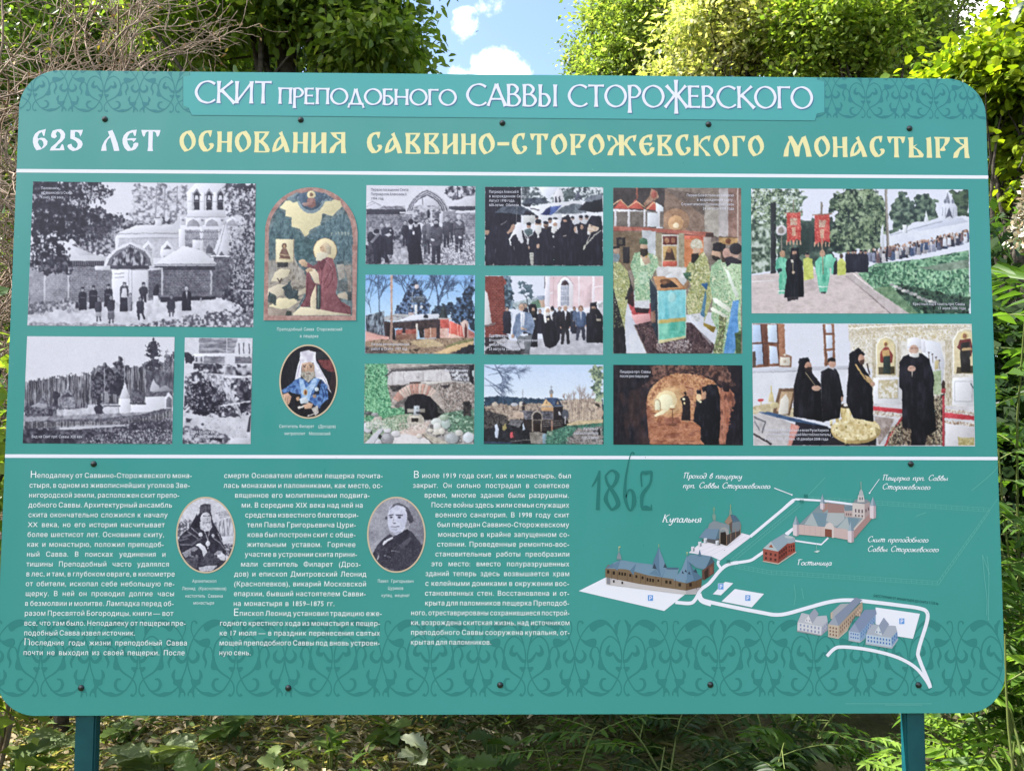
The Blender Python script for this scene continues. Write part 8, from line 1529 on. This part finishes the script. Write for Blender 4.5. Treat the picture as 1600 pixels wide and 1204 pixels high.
def tree(name, label, base, lean, trunk_r, crowns, ca, cb, size, wid, group=None, cat='tree', acc=None, pc=.1, cl_r=.28, material=None, n_limb=26, fork=.35, trunk_top=None, shell=.55):
    base = np.array(base, float); e = empty(name, base, label, cat, group); parts, cls = [], []
    for cen, rad, n_cl, n_lf in crowns:
        c, l_ = crown(np.array(cen)-base, rad, n_cl, n_lf, size, wid, ca, cb, acc, pc, cl_r, shell, near=base[1] < 9); parts.append(l_); cls.append(c)
    V, Fc, C = merge(*parts); cls = np.concatenate(cls); top = np.array(trunk_top)-base if trunk_top is not None else cls.mean(0)+[0, 0, 1]
    n = 12; tr = np.linspace(0, 1, n)[:, None]*top+np.array(lean)*np.sin(np.linspace(0, np.pi, n))[:, None]+np.r_[np.zeros((2, 3)), rng.normal(size=(n-2, 3))*trunk_r*.25]; tr[0, 2] = -.1
    t_ = tubes_obj('trunk', [(tr, np.interp(np.linspace(0, 1, n), [0, .06, .5, 1], [trunk_r*1.4, trunk_r, trunk_r*.72, trunk_r*.2]))], BARK, e, 10)
    lim = []
    for k in rng.choice(len(cls), min(n_limb, len(cls)), False):
        j = rng.integers(int(n*fork), n-1); a, b = tr[j], cls[k]; mid = (a+b)/2+rng.normal(size=3)*.12*np.linalg.norm(b-a)+[0, 0, -.04]; rr = trunk_r*.34
        pp = np.array([(1-s)**2*a+2*s*(1-s)*mid+s*s*b for s in np.linspace(0, 1, 9)]); lim.append((pp, np.linspace(rr, .006, 9)))
        for q in range(2): 
            m_ = rng.integers(3, 8); lim.append((wander(pp[m_], (b-a)+rng.normal(size=3)*np.linalg.norm(b-a)*.6, np.linalg.norm(b-a)*.4, 6, .4), np.linspace(rr*.35, .004, 6)))
    tubes_obj('limb', lim, BARK, t_, 6); link('crown', mesh_np('crown', V, Fc, 4, C), material or LEAF, e)
    return e
def hub(px, py, y): return W(px, py, y)
# broad tree at the left, leaning trunk, its right edge against the sky
c1, c2, c3, c4 = hub(445, -70, 5.6), hub(578, 45, 5.4), hub(290, 40, 6.0), hub(470, 330, 5.8)
b = at(405, 5.8)
tree('broad_leaved_tree', 'tall broad leaved tree with a dark leaning trunk behind the left half of the board', b, (.12, 0, 0), .13, [(c1, (1.18, 1.1, 1.0), 120, 15000), (c2, (.50, .6, .56), 48, 5600), (c3, (.75, .8, .6), 44, 4600), (c4, (1.1, 1, 1.1), 50, 5000), (hub(430, -420, 6.0), (1.9, 1.6, 1.7), 110, 9000)], (.075, .135, .026), (.19, .27, .06), .085, .55, acc=(.30, .36, .09), pc=.12, cl_r=.17, trunk_top=hub(448, -420, 5.9), shell=.3)
# a second stem further left
tree('broad_leaved_tree', 'slender dark trunked tree left of the leaning one, behind the ornament corner', at(285, 7.2), (0, 0, 0), .11, [(hub(280, -60, 7.4), (1.5, 1.0, 1.3), 100, 11000), (hub(130, 60, 7.6), (1.3, .9, 1.0), 70, 7000), (hub(300, 330, 7.2), (1.5, 1.1, 1.2), 60, 5000)], (.055, .11, .022), (.14, .22, .05), .085, .55, cl_r=.2, acc=(.28, .34, .09), pc=.12, trunk_top=hub(280, -300, 7.4), shell=.3)
tree('broad_leaved_tree', 'leafy tree at the far left edge behind the dry twigs', at(-90, 8.0), (0, 0, 0), .12, [(hub(0, 40, 8.2), (1.7, 1.0, 1.6), 90, 9000), (hub(20, 420, 7.6), (1.5, 1.0, 1.9), 90, 8000), (hub(-150, -200, 8.2), (2, 1.2, 2), 80, 7000)], (.07, .125, .025), (.17, .25, .06), .085, .55, cl_r=.24, acc=(.30, .33, .11), pc=.12, shell=.3)
# far row at the right
tree('birch_tree', 'slim pale birch crown standing just right of the gap of sky', at(905, 19), (0, 0, 0), .14, [(hub(905, 120, 19), (.35, .4, 1.2), 34, 2600), (hub(925, 300, 19), (1.2, .8, 2.5), 60, 4000)], (.06, .10, .03), (.13, .18, .06), .10, .6, cl_r=.18, acc=(.24, .26, .12), pc=.15, trunk_top=hub(907, 90, 19), shell=.1)
LI = ((.13, .175, .055), (.33, .35, .15))
tree('tall_tree', 'tall green tree with a straight left side beside the gap of sky', at(985, 16), (0, 0, 0), .22, [(hub(975, 20, 16), (1.05, 1.2, 2.2), 105, 17000), (hub(1050, 70, 15), (1.3, 1.0, 1.5), 66, 9000), (hub(1000, 400, 16), (2, 1.2, 2.4), 60, 5000), (hub(960, -130, 16), (.9, 1, 1.6), 50, 4000)], (.11, .175, .04), (.27, .34, .10), .105, .6, cl_r=.30, acc=(.30, .33, .12), pc=.10, shell=.3)
tree('linden_tree', 'pale yellowish tree with hanging seed clusters behind the right end of the heading', at(1180, 13), (0, 0, 0), .2, [(hub(1180, 20, 13), (1.5, 1.3, 1.6), 115, 21000), (hub(1105, 60, 12.6), (1.0, .9, 1.2), 52, 7000), (hub(1200, 420, 13), (2.2, 1.3, 2.2), 60, 5000), (hub(1180, -200, 13.4), (1.4, 1.2, 1.4), 60, 5000)], *LI, .105, .55, cl_r=.25, acc=(.56, .53, .33), pc=.40, shell=.3)
tree('linden_tree', 'light green sunlit tree behind the right ornament of the board', at(1350, 12), (0, 0, 0), .18, [(hub(1330, 30, 12), (1.15, 1.2, 1.35), 105, 17000), (hub(1265, 60, 11.8), (.8, .8, 1.1), 48, 6500), (hub(1350, 420, 12), (2, 1.2, 2), 60, 5000), (hub(1340, -180, 12.4), (1.4, 1.2, 1.4), 60, 5000)], (.11, .19, .03), (.27, .36, .07), .105, .55, cl_r=.24, acc=(.33, .36, .10), pc=.15, shell=.3)
tree('oak_tree', 'darker grey green tree with bare dark limbs between the sunlit trees at the right', at(1440, 14), (0, 0, 0), .22, [(hub(1430, 50, 14), (1.1, 1.1, 1.3), 80, 11000), (hub(1400, 60, 12.6), (.8, .9, 1.0), 44, 5500), (hub(1420, 400, 14), (2, 1.2, 2.2), 50, 4000), (hub(1410, -130, 14), (1, 1, 1), 40, 3000)], (.085, .14, .036), (.20, .26, .08), .105, .55, cl_r=.25, acc=(.2, .24, .09), pc=.08, shell=.3)
tree('maple_tree', 'bright yellow green maple at the upper right corner beyond the board', at(1600, 5.6), (0, 0, 0), .1, [(hub(1560, 130, 5.6), (.62, .7, .46), 64, 6200), (hub(1590, 60, 5.8), (.35, .4, .34), 26, 1900), (hub(1480, 128, 5.8), (.26, .3, .12), 12, 900), (hub(1640, 230, 5.6), (.9, .7, .7), 44, 4000)], (.15, .22, .012), (.28, .34, .025), .085, .8, cl_r=.14, acc=(.10, .17, .02), pc=.2, shell=.3)
# overhanging dark maple spray, top right corner
e = empty('maple_branch', hub(1680, -40, 2.2), 'dark maple leaves hanging into the top right corner', 'branch')
o0 = np.array(e.location); n = 16; P = np.array([hub(rng.uniform(1575, 1690), rng.uniform(-50, 14), 2.2+rng.uniform(-.1, .1)) for k in range(n)])-o0
V, Fc, C = lobed(P, np.c_[rng.normal(size=n)*.5-.4, rng.normal(size=n)*.2, -np.ones(n)], rng.uniform(.09, .13, n), mixcol(n, (.012, .03, .01), (.03, .06, .02))); link('foliage', mesh_np('foliage', V, Fc, 4, C), LEAFD, e)
tubes_obj('twig', [(np.array([[.4, .1, .3], [.1, 0, .06], p]), [.006, .004, .002]) for p in P], BARK, e)
# bushes in the shade behind the board
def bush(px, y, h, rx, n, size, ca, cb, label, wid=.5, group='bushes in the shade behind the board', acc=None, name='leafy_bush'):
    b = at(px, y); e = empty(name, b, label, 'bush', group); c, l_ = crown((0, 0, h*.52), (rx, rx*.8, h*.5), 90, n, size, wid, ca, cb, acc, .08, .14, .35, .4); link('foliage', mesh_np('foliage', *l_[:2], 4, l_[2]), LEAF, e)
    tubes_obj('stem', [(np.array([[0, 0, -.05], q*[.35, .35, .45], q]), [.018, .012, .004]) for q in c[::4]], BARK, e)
for px, y, h, rx, n, s, c, lb in ((1480, 3.2, 2.7, 1.2, 6000, .10, SHADE_DK, 'dark bush behind the right end of the board, reaching above head height'), (1640, 2.9, 2.9, 1.0, 6000, .10, SHADE_DK, 'dark bush behind the feather leaved shrubs at the right edge'), (1250, 3.8, 2.2, 1.2, 5000, .1, SHADE_DK, 'dark bush behind the right half of the board'), (960, 3.9, 2.0, 1.2, 5000, .1, SHADE_DK, 'dark bush behind the middle of the board'), (640, 4.3, 1.9, 1.1, 5000, .1, SHADE_DK, 'dark bush behind the left middle of the board'), (330, 4.3, 1.9, 1.1, 5000, .09, SHADE_DK, 'dark bush behind the left part of the board'), (60, 4.6, 2.0, 1.0, 5000, .09, SHADE_DK, 'dark bush behind the left edge of the board'), (-120, 4.0, 2.4, 1.1, 5000, .09, MD, 'mid green bush beyond the left edge of the board')):
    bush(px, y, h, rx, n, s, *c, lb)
bush(-138, 1.0, 2.1, .42, 3800, .065, (.14, .22, .035), (.27, .34, .07), 'sunlit yellow green bush at the left edge beside the printed photos', group=None)
# dead bush of bare twigs at the left
def dead_bush(px, y, dirs, label, seed):
    global rng
    rng = np.random.default_rng(seed); b = at(px, y); e = empty('dead_bush', b, label, 'dead bush'); st, br = [], []
    def grow(p, d, ln, r, dep, acc):
        q = wander(p, d, ln, 8, .3 if dep == 4 else .75, .12); acc.append((q, np.maximum(np.linspace(r, r*.55, 8), .0022)))
        if dep:
            for k in range(9 if dep == 4 else 4 if dep > 1 else 3):
                j = rng.integers(4 if dep == 4 else 2, 8); d2 = (q[-1]-q[0])/ln+rng.normal(size=3)*[.75, .5, .6]; grow(q[j], d2, ln*rng.uniform(.16, .3) if dep == 4 else ln*rng.uniform(.5, .85), r*.42 if dep == 4 else r*.6, dep-1, br)
    for d in dirs: grow(np.array([rng.normal()*.05, rng.normal()*.05, -.05]), np.array(d[:3], float), d[3], d[4], 4, st)
    tubes_obj('stem', st, TWIG, e, 6); tubes_obj('twig', br, TWIG, e, 4)
    ends = np.array([q[-1] for q, r in br]); k = rng.choice(len(ends), min(420, len(ends)), False); n = len(k)
    leaves_obj('withered_leaf', ends[k], rng.normal(size=(n, 3))-[0, 0, .6], rng.uniform(.02, .05, n), .45, mixcol(n, (.22, .13, .07), (.34, .24, .14), (.42, .36, .05), .12), STRAW, e)['kind'] = 'stuff'
dead_bush(-60, 2.3, [(.06, .02, 1, 3.0, .020), (.14, .05, 1, 3.4, .022), (.18, .06, 1, 3.2, .02), (.10, -.04, 1, 2.6, .018), (.12, .08, 1, 3.3, .02), (.16, -.02, 1, 2.4, .018)], 'dead bush of pale bare twigs at the left edge, reaching over the upper left corner', 21)
dead_bush(40, 3.4, [(-.06, 0, 1, 3.6, .02), (.05, .03, 1, 3.8, .02)], 'taller dead bush of bare twigs just behind the upper left ornament', 53)
dead_bush(20, 1.5, [(-.1, .1, 1, 1.0, .012), (.1, .15, 1, 1.15, .012), (-.25, 0, 1, 1.2, .012)], 'low dead bush of dry stalks beside the left edge of the board', 34)
# tree added out of sight behind the board, to shade the undergrowth
rng = np.random.default_rng(5)
tree('added_shading_tree', 'added leaning tree hidden behind the board, put there to shade the undergrowth', (-2.25, 2.2, .03), (-.5, 0, 0), .03, [((-1.05, 2.0, 2.45), (.95, .85, .5), 90, 9000), ((-.3, 2.6, 2.2), (.8, .7, .55), 70, 6000)], *MD, .09, .55, cl_r=.16, trunk_top=(-.8, 2.1, 2.5), shell=.1)
# woods further back, closing the view between the nearer trunks
for px, py, y, r_, lb in ((20, 300, 11, (3.2, 1.2, 3.2), 'dark tree closing the view behind the left edge of the board'), (160, 20, 12, (3.0, 1.2, 2.6), 'dark tree behind the slender trunk and the dry twigs'), (420, 20, 13, (2.6, 1.2, 2.4), 'dark tree behind the leaning trunk'), (1600, 420, 11, (2.4, 1.2, 3.0), 'dark tree behind the maple at the right edge'), (1330, 200, 20, (5.0, 1.5, 3.2), 'dark tree row end behind the sunlit lindens')):
    c = hub(px, py, y); tree('shade_tree', lb, (c[0], y, float(gz(c[0], y))), (0, 0, 0), .2, [(tuple(c), r_, 150, 12000)], (.025, .05, .014), (.06, .10, .03), .17, .6, group='dark trees further back', cl_r=.4, n_limb=10, shell=.1)
# far wood, mostly unseen behind the viewer, added to darken the board's reflections
n = 30000; an = rng.uniform(0, 2*np.pi, n); rr = rng.uniform(24, 30, n)-6*np.clip(-np.sin(an), 0, 1); hh = np.where(np.sin(an) < 0, 5.6, 8.5)+1.6*np.sin(an*9)+1.1*np.sin(an*23+1); keep = ~((np.sin(an) > .2) & (np.abs(np.cos(an)) < .9)); P = np.c_[rr*np.cos(an), rr*np.sin(an), rng.uniform(.1, 1, n)**.8*hh][keep]; n = len(P)
tag(leaves_obj('added_far_wood', P, rng.normal(size=(n, 3)), rng.uniform(.7, 1.3, n), .7, mixcol(n, (.02, .04, .012), (.055, .09, .028)), LEAFD, None), 'far wood added round the glade and behind the viewer, darkening the board reflections', 'wood', kind='stuff')
